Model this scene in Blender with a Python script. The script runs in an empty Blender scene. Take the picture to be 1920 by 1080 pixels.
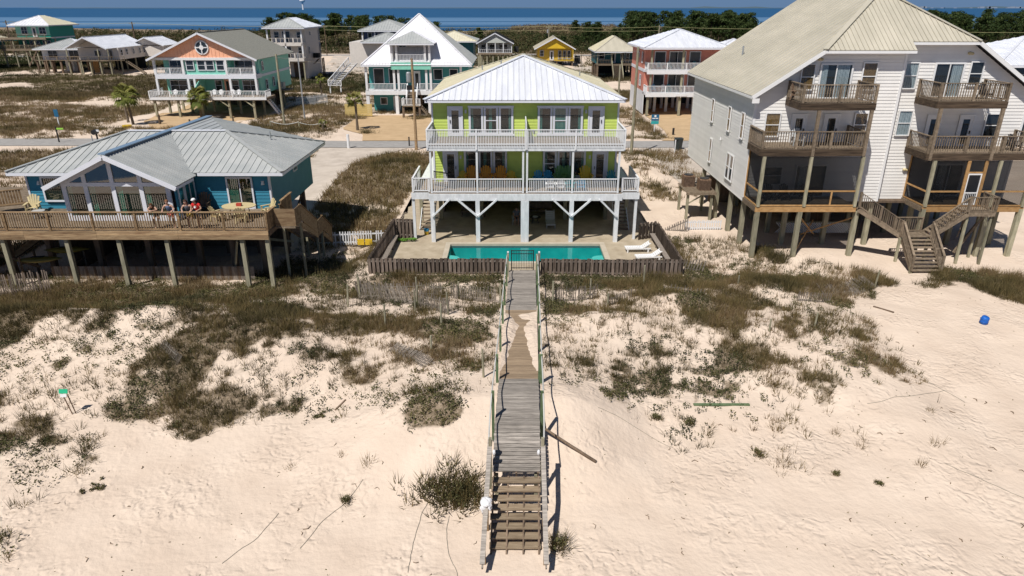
import bpy, bmesh, math, random
import numpy as np
from mathutils import Vector, Matrix

SC = bpy.context.scene
COL = SC.collection
random.seed(7)
RNG = np.random.default_rng(11)

# ------------------------------------------------------------------ camera
cam_d = bpy.data.cameras.new('camera')
cam = bpy.data.objects.new('camera', cam_d)
COL.objects.link(cam)
cam.location = (0, 0, 15)
cam.rotation_euler = (math.radians(90 - 22.33), 0, 0)
cam_d.sensor_width = 36
cam_d.lens = 36 * 1281 / 1920
cam_d.clip_start = 0.2
cam_d.clip_end = 60000
SC.camera = cam

# ------------------------------------------------------------------ world, sun
SUN = Vector((-0.36, -0.56, 1.0)).normalized()
world = bpy.data.worlds.new('World')
SC.world = world
world.use_nodes = True
wn = world.node_tree.nodes
wl = world.node_tree.links
wn.clear()
wout = wn.new('ShaderNodeOutputWorld')
wbg = wn.new('ShaderNodeBackground')
sky = wn.new('ShaderNodeTexSky')
sky.sky_type = 'NISHITA'
sky.sun_disc = False
sky.sun_elevation = math.asin(SUN.z)
sky.sun_rotation = math.atan2(SUN.x, SUN.y)
sky.altitude = 0
sky.air_density = 0.8
sky.dust_density = 0.1
sky.ozone_density = 3.0
wbg.inputs['Strength'].default_value = 0.055
# clear blue band of air low over the horizon, the same all the way round
wtc = wn.new('ShaderNodeTexCoord'); wsp = wn.new('ShaderNodeSeparateXYZ'); wmr = wn.new('ShaderNodeMapRange'); wmx = wn.new('ShaderNodeMixRGB')
wmr.interpolation_type = 'SMOOTHSTEP'; wmr.inputs['From Min'].default_value = 0.0; wmr.inputs['From Max'].default_value = 0.30
wl.new(wtc.outputs['Generated'], wsp.inputs[0]); wl.new(wsp.outputs['Z'], wmr.inputs['Value']); wl.new(wmr.outputs[0], wmx.inputs[0])
wmx.inputs[1].default_value = (2.3, 3.9, 6.6, 1)
wl.new(sky.outputs[0], wmx.inputs[2]); wl.new(wmx.outputs[0], wbg.inputs['Color'])
wl.new(wbg.outputs[0], wout.inputs['Surface'])
sun_d = bpy.data.lights.new('sun', 'SUN')
sun_d.energy = 4.95
sun_d.angle = math.radians(0.5)
sun_d.color = (1.0, 0.95, 0.88)
sun = bpy.data.objects.new('sun', sun_d)
COL.objects.link(sun)
sun.location = (-20, -30, 60)
sun.rotation_euler = (-SUN).to_track_quat('-Z', 'Y').to_euler()

SC.view_settings.view_transform = 'Standard'
SC.view_settings.look = 'None'
SC.view_settings.exposure = 0.0
SC.view_settings.gamma = 1.0
SC.view_settings.use_curve_mapping = False
SC.cycles.max_bounces = 6
SC.cycles.diffuse_bounces = 3
SC.cycles.glossy_bounces = 3
SC.cycles.transparent_max_bounces = 12
SC.cycles.caustics_reflective = False
SC.cycles.caustics_refractive = False

# ------------------------------------------------------------------ helpers
ORG = {}

def tag(o, label=None, cat=None, group=None, kind=None):
    if label: o['label'] = label
    if cat: o['category'] = cat
    if group: o['group'] = group
    if kind: o['kind'] = kind
    return o

def thing(name, label, cat, loc=(0, 0, 0), group=None):
    o = bpy.data.objects.new(name, None)
    o.empty_display_size = 0.3
    COL.objects.link(o)
    o.location = loc
    ORG[o] = Vector(loc)
    return tag(o, label, cat, group)

def link(name, me, parent=None, world=(0, 0, 0)):
    o = bpy.data.objects.new(name, me)
    COL.objects.link(o)
    w = Vector(world)
    if parent is not None:
        o.parent = parent
        o.location = w - ORG[parent]
    else:
        o.location = w
    ORG[o] = w
    return o

class MB:
    def __init__(s):
        s.v = []; s.f = []
    def add(s, vs, fs):
        n = len(s.v)
        s.v += [tuple(p) for p in vs]
        s.f += [tuple(i + n for i in f) for f in fs]
        return s
    def box(s, x0, x1, y0, y1, z0, z1):
        return s.add([(x0,y0,z0),(x1,y0,z0),(x1,y1,z0),(x0,y1,z0),(x0,y0,z1),(x1,y0,z1),(x1,y1,z1),(x0,y1,z1)],
              [(0,3,2,1),(4,5,6,7),(0,1,5,4),(1,2,6,5),(2,3,7,6),(3,0,4,7)])
    def bar(s, a, b, w, h, up=(0, 0, 1)):
        a = Vector(a); b = Vector(b); d = (b - a).normalized(); up = Vector(up)
        if abs(d.dot(up)) > 0.99: up = Vector((0, 1, 0))
        x = d.cross(up).normalized(); y = x.cross(d).normalized()
        x *= w / 2; y *= h / 2
        return s.add([a-x-y, a+x-y, a+x+y, a-x+y, b-x-y, b+x-y, b+x+y, b-x+y],
              [(0,1,2,3),(7,6,5,4),(4,5,1,0),(5,6,2,1),(6,7,3,2),(7,4,0,3)])
    def tube(s, pts, rad, n=8, cap=True):
        pts = [Vector(p) for p in pts]
        if not isinstance(rad, (list, tuple)): rad = [rad] * len(pts)
        base = len(s.v)
        for i, p in enumerate(pts):
            d = (pts[min(i+1, len(pts)-1)] - pts[max(i-1, 0)]).normalized()
            up = Vector((0, 0, 1)) if abs(d.z) < 0.95 else Vector((0, 1, 0))
            x = d.cross(up).normalized(); y = x.cross(d).normalized()
            for k in range(n):
                t = 2 * math.pi * k / n
                s.v.append(tuple(p + x * (math.cos(t) * rad[i]) + y * (math.sin(t) * rad[i])))
        for i in range(len(pts) - 1):
            for k in range(n):
                a = base + i * n + k; b = base + i * n + (k + 1) % n
                s.f.append((a, b, b + n, a + n))
        if cap:
            s.f.append(tuple(base + k for k in range(n))[::-1])
            s.f.append(tuple(base + (len(pts) - 1) * n + k for k in range(n)))
        return s
    def prism(s, poly, vec):
        poly = [Vector(p) for p in poly]; vec = Vector(vec); n = len(poly)
        nr = sum(((poly[i] - poly[0]).cross(poly[(i+1) % n] - poly[0]) for i in range(1, n - 1)), Vector())
        if nr.dot(vec) > 0: poly = poly[::-1]
        vs = poly + [p + vec for p in poly]
        fs = [tuple(range(n)), tuple(range(2*n - 1, n - 1, -1))]
        for i in range(n):
            j = (i + 1) % n
            fs.append((j, i, i + n, j + n))
        return s.add(vs, fs)
    def disc(s, c, r, n=16, nrm=(0, -1, 0), th=0.04):
        c = Vector(c); nrm = Vector(nrm).normalized()
        up = Vector((0, 0, 1)) if abs(nrm.z) < 0.9 else Vector((0, 1, 0))
        x = nrm.cross(up).normalized(); y = x.cross(nrm)
        return s.prism([c + x*math.cos(2*math.pi*k/n)*r + y*math.sin(2*math.pi*k/n)*r for k in range(n)], nrm * th)
    def ball(s, c, r, sx=1, sy=1, sz=1, nu=8, nv=6):
        c = Vector(c); b = len(s.v)
        for i in range(nv + 1):
            t = math.pi * i / nv
            for k in range(nu):
                p = 2 * math.pi * k / nu
                s.v.append((c.x + r*sx*math.sin(t)*math.cos(p), c.y + r*sy*math.sin(t)*math.sin(p), c.z + r*sz*math.cos(t)))
        for i in range(nv):
            for k in range(nu):
                a = b + i*nu + k; d = b + i*nu + (k+1) % nu
                s.f.append((a, a + nu, d + nu, d))
        return s
    def build(s, name, mat, parent=None, smooth=False, world=None, kind=None, label=None):
        w = Vector(world) if world is not None else (ORG[parent] if parent is not None else Vector((0, 0, 0)))
        me = bpy.data.meshes.new(name)
        me.from_pydata([(p[0]-w.x, p[1]-w.y, p[2]-w.z) for p in s.v], [], s.f)
        me.materials.append(mat)
        if smooth:
            me.polygons.foreach_set('use_smooth', [True] * len(me.polygons))
        me.update()
        o = link(name, me, parent, w)
        if kind: o['kind'] = kind
        if label: o['label'] = label
        return o

_bc = {}
def pbox(name, mat, parent, x0, x1, y0, y1, z0, z1, label=None):
    """one box part; alike boxes share their mesh"""
    d = (round(abs(x1-x0), 3), round(abs(y1-y0), 3), round(abs(z1-z0), 3))
    key = (name, d, mat.name)
    if key not in _bc:
        a, b, c = d[0]/2, d[1]/2, d[2]/2
        m = MB().box(-a, a, -b, b, -c, c)
        me = bpy.data.meshes.new(name); me.from_pydata(m.v, [], m.f); me.materials.append(mat)
        _bc[key] = me
    o = link(name, _bc[key], parent, ((x0+x1)/2, (y0+y1)/2, (z0+z1)/2))
    if label: o['label'] = label
    return o

def pbar(name, mat, parent, a, b, w, h, up=(0, 0, 1)):
    """one oriented bar part; alike bars share their mesh"""
    a = Vector(a); b = Vector(b); L = (b - a).length
    key = (name, 'bar', round(L, 2), w, h, mat.name)
    if key not in _bc:
        m = MB().box(-w/2, w/2, -round(L, 2)/2, round(L, 2)/2, -h/2, h/2)
        me = bpy.data.meshes.new(name); me.from_pydata(m.v, [], m.f); me.materials.append(mat)
        _bc[key] = me
    o = link(name, _bc[key], parent, (a + b) / 2)
    d = (b - a).normalized(); up = Vector(up)
    if abs(d.dot(up)) > 0.99: up = Vector((0, 1, 0))
    x = d.cross(up).normalized(); z = x.cross(d)
    o.rotation_euler = Matrix((x, d, z)).transposed().to_euler()
    return o

def children(o):
    return [c for c in bpy.data.objects if c.parent is o]

def copy_tree(o, parent=None, kids=None):
    if kids is None:
        kids = {}
        for c in bpy.data.objects:
            if c.parent is not None: kids.setdefault(c.parent.name, []).append(c)
    c = o.copy(); COL.objects.link(c); c.parent = parent
    for k in kids.get(o.name, []):
        copy_tree(k, c, kids)
    return c

# ------------------------------------------------------------------ noise
def _hash(ix, iy, seed):
    h = (ix.astype(np.int64) * 374761393 + iy.astype(np.int64) * 668265263 + seed * 974634777) & 0x7fffffff
    h = ((h ^ (h >> 13)) * 1274126177) & 0x7fffffff
    return ((h ^ (h >> 16)) & 0xffff) / 65535.0
def vnoise(x, y, seed=0):
    x = np.asarray(x, float); y = np.asarray(y, float)
    ix = np.floor(x); iy = np.floor(y); fx = x - ix; fy = y - iy
    fx = fx*fx*(3-2*fx); fy = fy*fy*(3-2*fy)
    a = _hash(ix, iy, seed); b = _hash(ix+1, iy, seed); c = _hash(ix, iy+1, seed); d = _hash(ix+1, iy+1, seed)
    return (a*(1-fx)+b*fx)*(1-fy) + (c*(1-fx)+d*fx)*fy
def fbm(x, y, sc, octv=4, seed=0, gain=.5):
    s = 0; amp = 1; tot = 0
    for i in range(octv):
        s = s + amp * vnoise(x/sc*2**i + 17.3*i, y/sc*2**i - 9.1*i, seed+i); tot += amp; amp *= gain
    return s / tot
def sstep(a, b, x):
    t = np.clip((np.asarray(x, float) - a) / (b - a), 0, 1)
    return t*t*(3-2*t)

# ------------------------------------------------------------------ materials
def new_mat(name):
    m = bpy.data.materials.new(name); m.use_nodes = True
    nt = m.node_tree; b = nt.nodes.get('Principled BSDF')
    return m, nt, b
def setp(b, **k):
    for n, v in k.items():
        n = n.replace('_', ' ')
        if n in b.inputs: b.inputs[n].default_value = v
def rgba(c): return (c[0], c[1], c[2], 1)

def mat_var(name, c1, c2, scale=3.0, rough=0.7, spec=0.3, bump=0.0, bscale=None, stretch=(1, 1, 1), metallic=0.0, rnd=0.0, detail=5, c3=None):
    """two-tone noise material in object-independent coordinates; rnd = per-object brightness spread"""
    m, nt, b = new_mat(name)
    N = nt.nodes; L = nt.links
    geo = N.new('ShaderNodeNewGeometry')
    mp = N.new('ShaderNodeMapping'); mp.inputs['Scale'].default_value = stretch
    L.new(geo.outputs['Position'], mp.inputs['Vector'])
    nz = N.new('ShaderNodeTexNoise'); nz.inputs['Scale'].default_value = scale; nz.inputs['Detail'].default_value = detail
    nz.inputs['Roughness'].default_value = 0.65
    L.new(mp.outputs[0], nz.inputs['Vector'])
    cr = N.new('ShaderNodeValToRGB')
    cr.color_ramp.elements[0].position = 0.32; cr.color_ramp.elements[1].position = 0.68
    cr.color_ramp.elements[0].color = rgba(c1); cr.color_ramp.elements[1].color = rgba(c2)
    if c3:
        e = cr.color_ramp.elements.new(0.8); e.color = rgba(c3)
    L.new(nz.outputs['Fac'], cr.inputs[0])
    out = cr.outputs[0]
    if rnd:
        oi = N.new('ShaderNodeObjectInfo')
        mr = N.new('ShaderNodeMapRange'); mr.inputs['To Min'].default_value = 1 - rnd; mr.inputs['To Max'].default_value = 1 + rnd
        L.new(oi.outputs['Random'], mr.inputs['Value'])
        hs = N.new('ShaderNodeHueSaturation'); L.new(out, hs.inputs['Color']); L.new(mr.outputs[0], hs.inputs['Value'])
        out = hs.outputs[0]
    L.new(out, b.inputs['Base Color'])
    setp(b, Roughness=rough, Metallic=metallic)
    b.inputs['Specular IOR Level'].default_value = spec
    if bump:
        n2 = N.new('ShaderNodeTexNoise'); n2.inputs['Scale'].default_value = bscale or scale*3; n2.inputs['Detail'].default_value = 4
        L.new(mp.outputs[0], n2.inputs['Vector'])
        bp = N.new('ShaderNodeBump'); bp.inputs['Strength'].default_value = bump; bp.inputs['Distance'].default_value = 0.03
        L.new(n2.outputs['Fac'], bp.inputs['Height']); L.new(bp.outputs[0], b.inputs['Normal'])
    return m

def wood(name, c1, c2, stretch=(1, 1, 1), rnd=0.25, c3=None, scale=6):
    return mat_var(name, c1, c2, scale=scale, rough=0.85, spec=0.2, bump=0.3, stretch=stretch, rnd=rnd, c3=c3, detail=8)

def glass_mat(name, tint=(0.95, 0.97, 0.97), refl=0.03):
    m, nt, b = new_mat(name)
    N = nt.nodes; L = nt.links
    out = N.get('Material Output')
    tr = N.new('ShaderNodeBsdfTransparent'); tr.inputs[0].default_value = rgba(tint)
    gl = N.new('ShaderNodeBsdfGlossy'); gl.inputs['Roughness'].default_value = 0.03
    gl.inputs[0].default_value = (1, 1, 1, 1)
    fr = N.new('ShaderNodeFresnel'); fr.inputs['IOR'].default_value = 1.5
    ad = N.new('ShaderNodeMath'); ad.operation = 'ADD'; ad.inputs[1].default_value = refl; ad.use_clamp = True
    L.new(fr.outputs[0], ad.inputs[0])
    gb = N.new('ShaderNodeNewGeometry'); ib = N.new('ShaderNodeMath'); ib.operation = 'SUBTRACT'; ib.inputs[0].default_value = 1; L.new(gb.outputs['Backfacing'], ib.inputs[1])
    mb = N.new('ShaderNodeMath'); mb.operation = 'MULTIPLY'; L.new(ad.outputs[0], mb.inputs[0]); L.new(ib.outputs[0], mb.inputs[1]); ad = mb
    mx = N.new('ShaderNodeMixShader'); L.new(ad.outputs[0], mx.inputs[0]); L.new(tr.outputs[0], mx.inputs[1]); L.new(gl.outputs[0], mx.inputs[2])
    L.new(mx.outputs[0], out.inputs['Surface'])
    N.remove(b)
    return m

def plain(name, c, rough=0.5, spec=0.4, metallic=0.0, v=0.12, scale=2.0):
    d = [max(0, x * (1 - v)) for x in c]
    return mat_var(name, d, c, scale=scale, rough=rough, spec=spec, metallic=metallic)

def screen_mat(name):
    m, nt, b = new_mat(name)
    N = nt.nodes; L = nt.links
    out = N.get('Material Output')
    tr = N.new('ShaderNodeBsdfTransparent')
    df = N.new('ShaderNodeBsdfDiffuse'); df.inputs[0].default_value = (0.015, 0.016, 0.018, 1)
    mx = N.new('ShaderNodeMixShader'); mx.inputs[0].default_value = 0.45
    L.new(tr.outputs[0], mx.inputs[1]); L.new(df.outputs[0], mx.inputs[2]); L.new(mx.outputs[0], out.inputs['Surface'])
    N.remove(b)
    return m

M = {}
M["white"] = plain('white_paint', (.76, .77, .79), .55, v=.1)
M['white_post'] = mat_var('weathered_white_paint', (.56, .58, .60), (.76, .78, .80), 4, .6, .3, stretch=(1, 1, .3))
M['trim'] = plain('trim_paint', (.70, .72, .78), .5, v=.06)
M['vinyl'] = plain('white_vinyl', (.80, .80, .80), .4, v=.04)
M['lime'] = mat_var('lime_paint', (.50, .62, .13), (.56, .69, .16), 1.5, .6, .3, rnd=.04)
M['siding_white'] = mat_var('white_vinyl_siding', (.76, .745, .72), (.83, .815, .79), .8, .55, .3, rnd=.04)
M['blue'] = mat_var('blue_paint', (.035, .20, .30), (.045, .235, .35), 1.2, .6, .3, rnd=.05)
M['blue_side'] = mat_var('teal_blue_panel', (.035, .19, .27), (.045, .22, .31), 1.2, .6, .3)
M['glass'] = glass_mat('window_glass')
M['glass_green'] = glass_mat('green_tinted_glass', (.72, .88, .82), .10)
M['glass_dark'] = mat_var('dark_window_glass', (.012, .018, .024), (.03, .04, .05), 1.2, .08, .6)
M['seam_shade'] = plain('seam_shade_underlay', (.10, .10, .11), .8)  # dark tone that acts as shadow in the roof seams
M['room'] = plain('near_black', (.018, .02, .022), .9)  # near black; on window backings it stands in for the unlit room
M['curtain'] = mat_var('curtain_cloth', (.30, .36, .40), (.52, .58, .62), 5, .9, .1, stretch=(4, 4, .2))
M['curtain_teal'] = mat_var('teal_curtain_cloth', (.05, .16, .15), (.16, .34, .31), 5, .9, .1, stretch=(4, 4, .2))
M['bamboo'] = mat_var('bamboo_shade', (.13, .07, .025), (.34, .21, .08), 6, .8, .2, stretch=(.5, .5, 6))
M['roof_white'] = mat_var('white_metal_roof', (.62, .64, .70), (.76, .78, .83), .9, .32, .5, stretch=(2, .3, 1), rnd=.04)
M['roof_cream'] = mat_var('cream_metal_roof', (.60, .56, .42), (.70, .66, .52), .9, .35, .5, stretch=(1, 1, 1), rnd=.03)
M['roof_grey'] = mat_var('grey_metal_roof', (.36, .38, .38), (.46, .47, .46), .7, .35, .5, rnd=.05)
M['roof_tan'] = mat_var('tan_metal_roof', (.44, .41, .33), (.54, .50, .41), .5, .4, .4, stretch=(1.4, .35, 1), rnd=.04)
M['ridge_blue'] = plain('blue_grey_ridge_metal', (.18, .27, .38), .35, .5)
M['shingle'] = mat_var('grey_shingle', (.20, .20, .18), (.30, .30, .27), 8, .9, .2)
M['roof_pale'] = mat_var('pale_metal_roof', (.66, .66, .70), (.80, .80, .84), .8, .4, .4)
M['deck_wood'] = wood('weathered_deck_wood', (.13, .10, .07), (.28, .22, .16), (1, 1, 1))
M['rail_wood'] = wood('brown_rail_wood', (.14, .085, .045), (.33, .23, .13), (.4, .4, 1))
M['beam_wood'] = wood('stained_beam_wood', (.17, .10, .055), (.40, .29, .17), (.3, 1, 3), c3=(.12, .07, .04), scale=4)
M['beam_dark'] = wood('dark_wet_beam', (.025, .017, .012), (.14, .10, .068), (.22, 1, 3.0), c3=(.34, .20, .09), scale=3)
M['beam_new'] = wood('orange_new_lumber', (.33, .18, .07), (.50, .31, .14), (.5, .5, 1))
M['pile'] = wood('grey_green_pile', (.20, .19, .13), (.38, .35, .25), (1, 1, .25))
M['pile_brown'] = wood('brown_pile', (.10, .07, .048), (.22, .16, .115), (1, 1, .25))
M['walk'] = wood('boardwalk_plank', (.15, .135, .12), (.40, .36, .32), (.35, 4, 1), rnd=.22, scale=5)
M['walk_tan'] = wood('sandy_tan_plank', (.21, .15, .10), (.37, .28, .19), (.35, 4, 1), rnd=.15, scale=5)
M['tread'] = wood('stair_tread_wood', (.16, .115, .075), (.33, .26, .18), (.35, 4, 1), rnd=.2, scale=5)
M['fence_wood'] = wood('dark_fence_wood', (.09, .065, .05), (.25, .20, .165), (2, 2, .3), rnd=.4)
M['fence_back_shade'] = wood('back_board_shade_tone', (.035, .026, .02), (.09, .07, .055), (2, 2, .3), rnd=.3)  # darker copy of the fence wood, the back boards' shade put into colour
M['fence_side'] = wood('grey_fence_wood', (.13, .11, .095), (.30, .26, .22), (2, 2, .3), rnd=.25)
M['slat'] = wood('grey_fence_slat', (.10, .085, .07), (.25, .215, .18), (1, 1, 1), rnd=.3)
M['green_post'] = wood('green_treated_post', (.075, .12, .06), (.15, .20, .11), (1, 1, .5), rnd=.15)
M['rope'] = plain('pale_rope', (.55, .55, .52), .9)
M['rope_dark'] = plain('grey_rope', (.28, .26, .22), .9)
M['concrete'] = mat_var('patio_concrete', (.34, .28, .20), (.47, .40, .30), 1.2, .9, .15, bump=.1)
M['coping'] = mat_var('pool_coping', (.42, .37, .29), (.52, .46, .37), 2, .8, .2)
M['asphalt'] = mat_var('pale_asphalt', (.27, .26, .25), (.36, .345, .33), 1.5, .9, .15)
M['drive'] = mat_var('tan_concrete_drive', (.44, .31, .18), (.54, .39, .235), .6, .9, .15)
M['drive_pale'] = mat_var('pale_sandy_drive', (.44, .38, .32), (.58, .51, .44), .7, .9, .15)
M['black_metal'] = plain('black_metal', (.02, .02, .022), .4)
M['grey_metal'] = plain('grey_metal', (.40, .42, .44), .4, .5, .4)
M['rust'] = wood('rusty_metal', (.12, .07, .045), (.28, .19, .13))
M['trunk'] = wood('tree_bark', (.07, .05, .035), (.16, .12, .085), (1, 1, .4))
M['palm_trunk'] = wood('palm_bark', (.09, .07, .05), (.20, .16, .12), (1, 1, 3))
def colmat(name, c, rough=.5): 
    if name not in M: M[name] = plain(name, c, rough)
    return M[name]
colmat('yellow_paint', (.68, .46, .03)); colmat('orange_paint', (.72, .30, .02)); colmat('sky_paint', (.03, .28, .50))
colmat('green_chair_paint', (.11, .25, .07)); colmat('teal_paint', (.02, .26, .30)); colmat('grey_plastic', (.45, .46, .46))
colmat('yellow_siding', (.62, .42, .05)); colmat('pink_siding', (.62, .23, .17)); colmat('salmon_siding', (.92, .48, .31))
colmat('aqua_siding', (.24, .62, .50)); colmat('teal_siding', (.06, .30, .30)); colmat('cream_siding', (.70, .65, .60))
colmat('green_siding', (.02, .30, .23)); colmat('navy_siding', (.05, .08, .17)); colmat('dark_teal_siding', (.015, .13, .16))
colmat('pale_siding', (.56, .58, .55)); colmat('red_cloth', (.62, .02, .02), .9); colmat('blue_plastic', (.01, .12, .50))
colmat('white_cloth', (.78, .78, .80), .9); colmat('lamp_cream', (.60, .50, .28)); colmat('lamp_white', (.75, .75, .74))
BLOBS = [(-24.8,32.6,3.0,4.0,0.95),(-21.8,33.9,6.3,3.0,0.95),(-16.4,34.7,5.0,2.2,0.95),(-10.8,31.2,2.2,1.3,0.85),(-23.7,29.0,1.0,2.8,0.85),(-21.1,29.2,3.0,1.7,0.5),(-13.2,28.7,2.1,2.1,0.9),(-14.6,26.2,2.2,2.3,0.95),(-14.8,24.1,1.7,1.6,0.85),(-12.3,23.3,1.6,1.6,0.9),(-10.2,23.9,0.6,0.8,0.5),(-16.5,30.3,1.6,0.9,0.5),(-20.2,25.4,1.8,2.7,0.3),(-18.8,22.1,1.2,2.2,0.45),(-16.7,20.7,1.7,1.6,0.4),(-16.7,18.8,0.7,1.1,0.35),(-15.5,16.6,0.2,0.7,0.3),(-18.3,26.6,0.9,1.4,0.15),(-12.9,39.0,3.2,3.2,0.75),(-11.8,42.3,1.7,2.1,0.3),(-10.9,36.0,3.9,2.8,0.5),(-12.4,32.2,2.5,1.3,0.85),(-14.5,35.8,1.8,1.6,0.7),(-6.7,29.9,3.4,1.4,0.95),(-3.3,29.2,2.7,1.7,0.95),(-4.3,31.3,3.2,1.6,0.5),(-8.7,34.1,3.7,2.9,0.4),(-4.8,27.6,1.5,1.4,0.6),(-2.4,27.1,1.4,1.7,0.6),(-3.2,22.2,1.2,1.2,0.8),(-4.7,23.5,1.0,1.3,0.3),(-1.6,31.6,1.1,1.8,0.65),(-4.1,37.9,4.4,1.2,0.85),(-3.3,35.1,2.7,1.5,0.6),(-1.8,34.5,1.5,3.0,0.4),(-2.2,24.4,1.3,1.7,0.3),(-9.7,32.2,0.8,1.0,0.6),(2.5,38.2,1.0,3.5,0.8),(4.7,37.1,3.4,2.4,0.8),(8.0,38.2,4.1,1.6,0.7),(11.4,39.3,2.0,1.3,0.6),(3.0,31.7,1.6,1.7,0.9),(5.4,33.2,2.5,1.5,0.5),(7.8,34.2,1.7,1.9,0.8),(14.4,37.4,3.8,2.6,1),(16.6,36.6,2.6,2.5,1),(17.8,34.3,1.2,1.5,0.8),(11.1,34.3,1.7,1.6,0.5),(10.5,31.4,1.9,2.7,0.9),(10.3,28.5,1.5,2.5,0.75),(13.0,31.6,1.6,2.3,0.5),(4.9,30.1,2.3,2.1,0.4),(4.2,27.8,1.7,1.5,0.35),(6.0,25.8,0.8,0.7,0.6),(6.4,24.5,0.6,0.9,0.5),(8.7,25.5,1.8,0.6,0.5),(10.9,25.5,0.9,0.5,0.4),(12.0,26.7,1.2,2.4,0.3),(14.2,29.9,1.5,2.9,0.3),(19.0,39.4,2.3,2.3,0.35),(21.9,38.6,1.0,1.6,0.85),(20.0,36.5,0.7,1.6,0.6),(16.5,27.6,1.3,0.8,0.45),(17.2,26.5,0.7,0.6,0.3),(28.6,38.8,2.8,1.8,0.85),(28.8,36.8,1.8,2.8,0.8),(25.1,37.5,1.6,0.7,0.35),(10.2,23.6,1.5,1.8,0.22),(6.8,22.7,1.0,1.3,0.3),(10.5,22.0,1.2,1.1,0.15),(8.6,29.4,1.5,3.4,0.35),(-13.2,63.8,5.8,12.9,0.88),(-13.2,51.9,2.6,7.5,0.75),(-8.7,49.2,3.6,4.7,0.75),(-12.2,71.2,6.1,4.9,0.9),(-8.5,60.9,1.9,10.0,0.8),(-14.9,46.1,1.5,4.9,0.5),(16.1,75.4,3.2,4.8,0.85),(15.1,68.9,3.2,3.6,0.6),(17.4,64.8,2.6,3.0,0.65),(12.4,57.7,2.1,2.8,0.3),(12.4,72.4,0.8,11.0,0.6),(16.6,59.6,1.4,2.9,0.4),(14.9,44.5,1.8,1.6,0.25),(19.7,49.6,2.4,1.7,0.2),(13.0,60.4,1.9,1.2,0.5),(-51.8,73.9,5.2,4.6,0.85),(-48.8,66.2,2.1,4.7,0.5),(-47.8,76.7,6.0,2.5,0.7),(-60.0,86.4,6.0,1.9,0.3),(-104.5,173.6,24.5,13.1,1),(-100.4,156.2,17.5,9.5,1),(-74.3,133.4,15.1,6.2,0.85),(-68.5,145.6,6.5,12.4,0.7),(-74.0,108.0,8.2,3.5,0.75),(-66.3,107.5,9.8,4.1,0.85),(-64.1,92.7,7.1,4.0,0.85),(-56.4,90.5,4.2,3.0,0.7),(-48.5,90.1,4.9,2.9,0.6),(-57.4,109.5,6.7,7.3,0.55),(-52.4,109.4,4.2,6.0,0.3),(-37.9,95.0,4.4,4.2,0.8),(-30.5,90.2,5.5,4.2,0.95),(-42.4,109.2,3.3,3.6,0.5),(-30.8,103.6,5.5,5.5,0.5),(-35.1,115.7,3.5,5.4,0.7),(-28.1,115.6,5.3,4.0,0.35),(-37.9,139.7,7.4,4.8,0.4),(-42.4,184.3,6.8,13.1,0.6),(-40.7,135.1,3.1,5.4,0.6),(-19.9,99.7,1.5,2.0,0.6),(-24.4,93.5,4.3,2.2,0.2),(23.0,120.2,1.8,12.9,0.5),(18.3,93.9,1.8,6.3,0.6),(17.9,82.7,1.9,1.8,0.6),(18.9,101.7,1.2,10.5,0.4),(18.6,89.6,1.4,6.2,0.6),(26.4,168.8,10.1,8.3,0.5),(16.4,184.8,6.8,16.4,0.4),(26.7,212.9,9.4,17.3,0.2),(80.2,112.7,2.6,7.7,0.7),(100.0,145.6,3.3,12.4,0.5),(101.2,183.9,13.7,9.8,0.3),(-43.0,223.7,16.5,14.3,0.3),(-41.2,95.8,4.4,1.9,0.4),(-2.4,48.2,0.4,0.7,0)]
BL = np.array(BLOBS)

# ------------------------------------------------------------------ terrain
def shore(x):
    return np.interp(x, [-600, -380, -150, -30, 20, 60, 200, 600], [640, 600, 505, 515, 600, 640, 600, 560]) + 14 * (fbm(x, x*0, 40, 3, 5) - .5)

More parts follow.
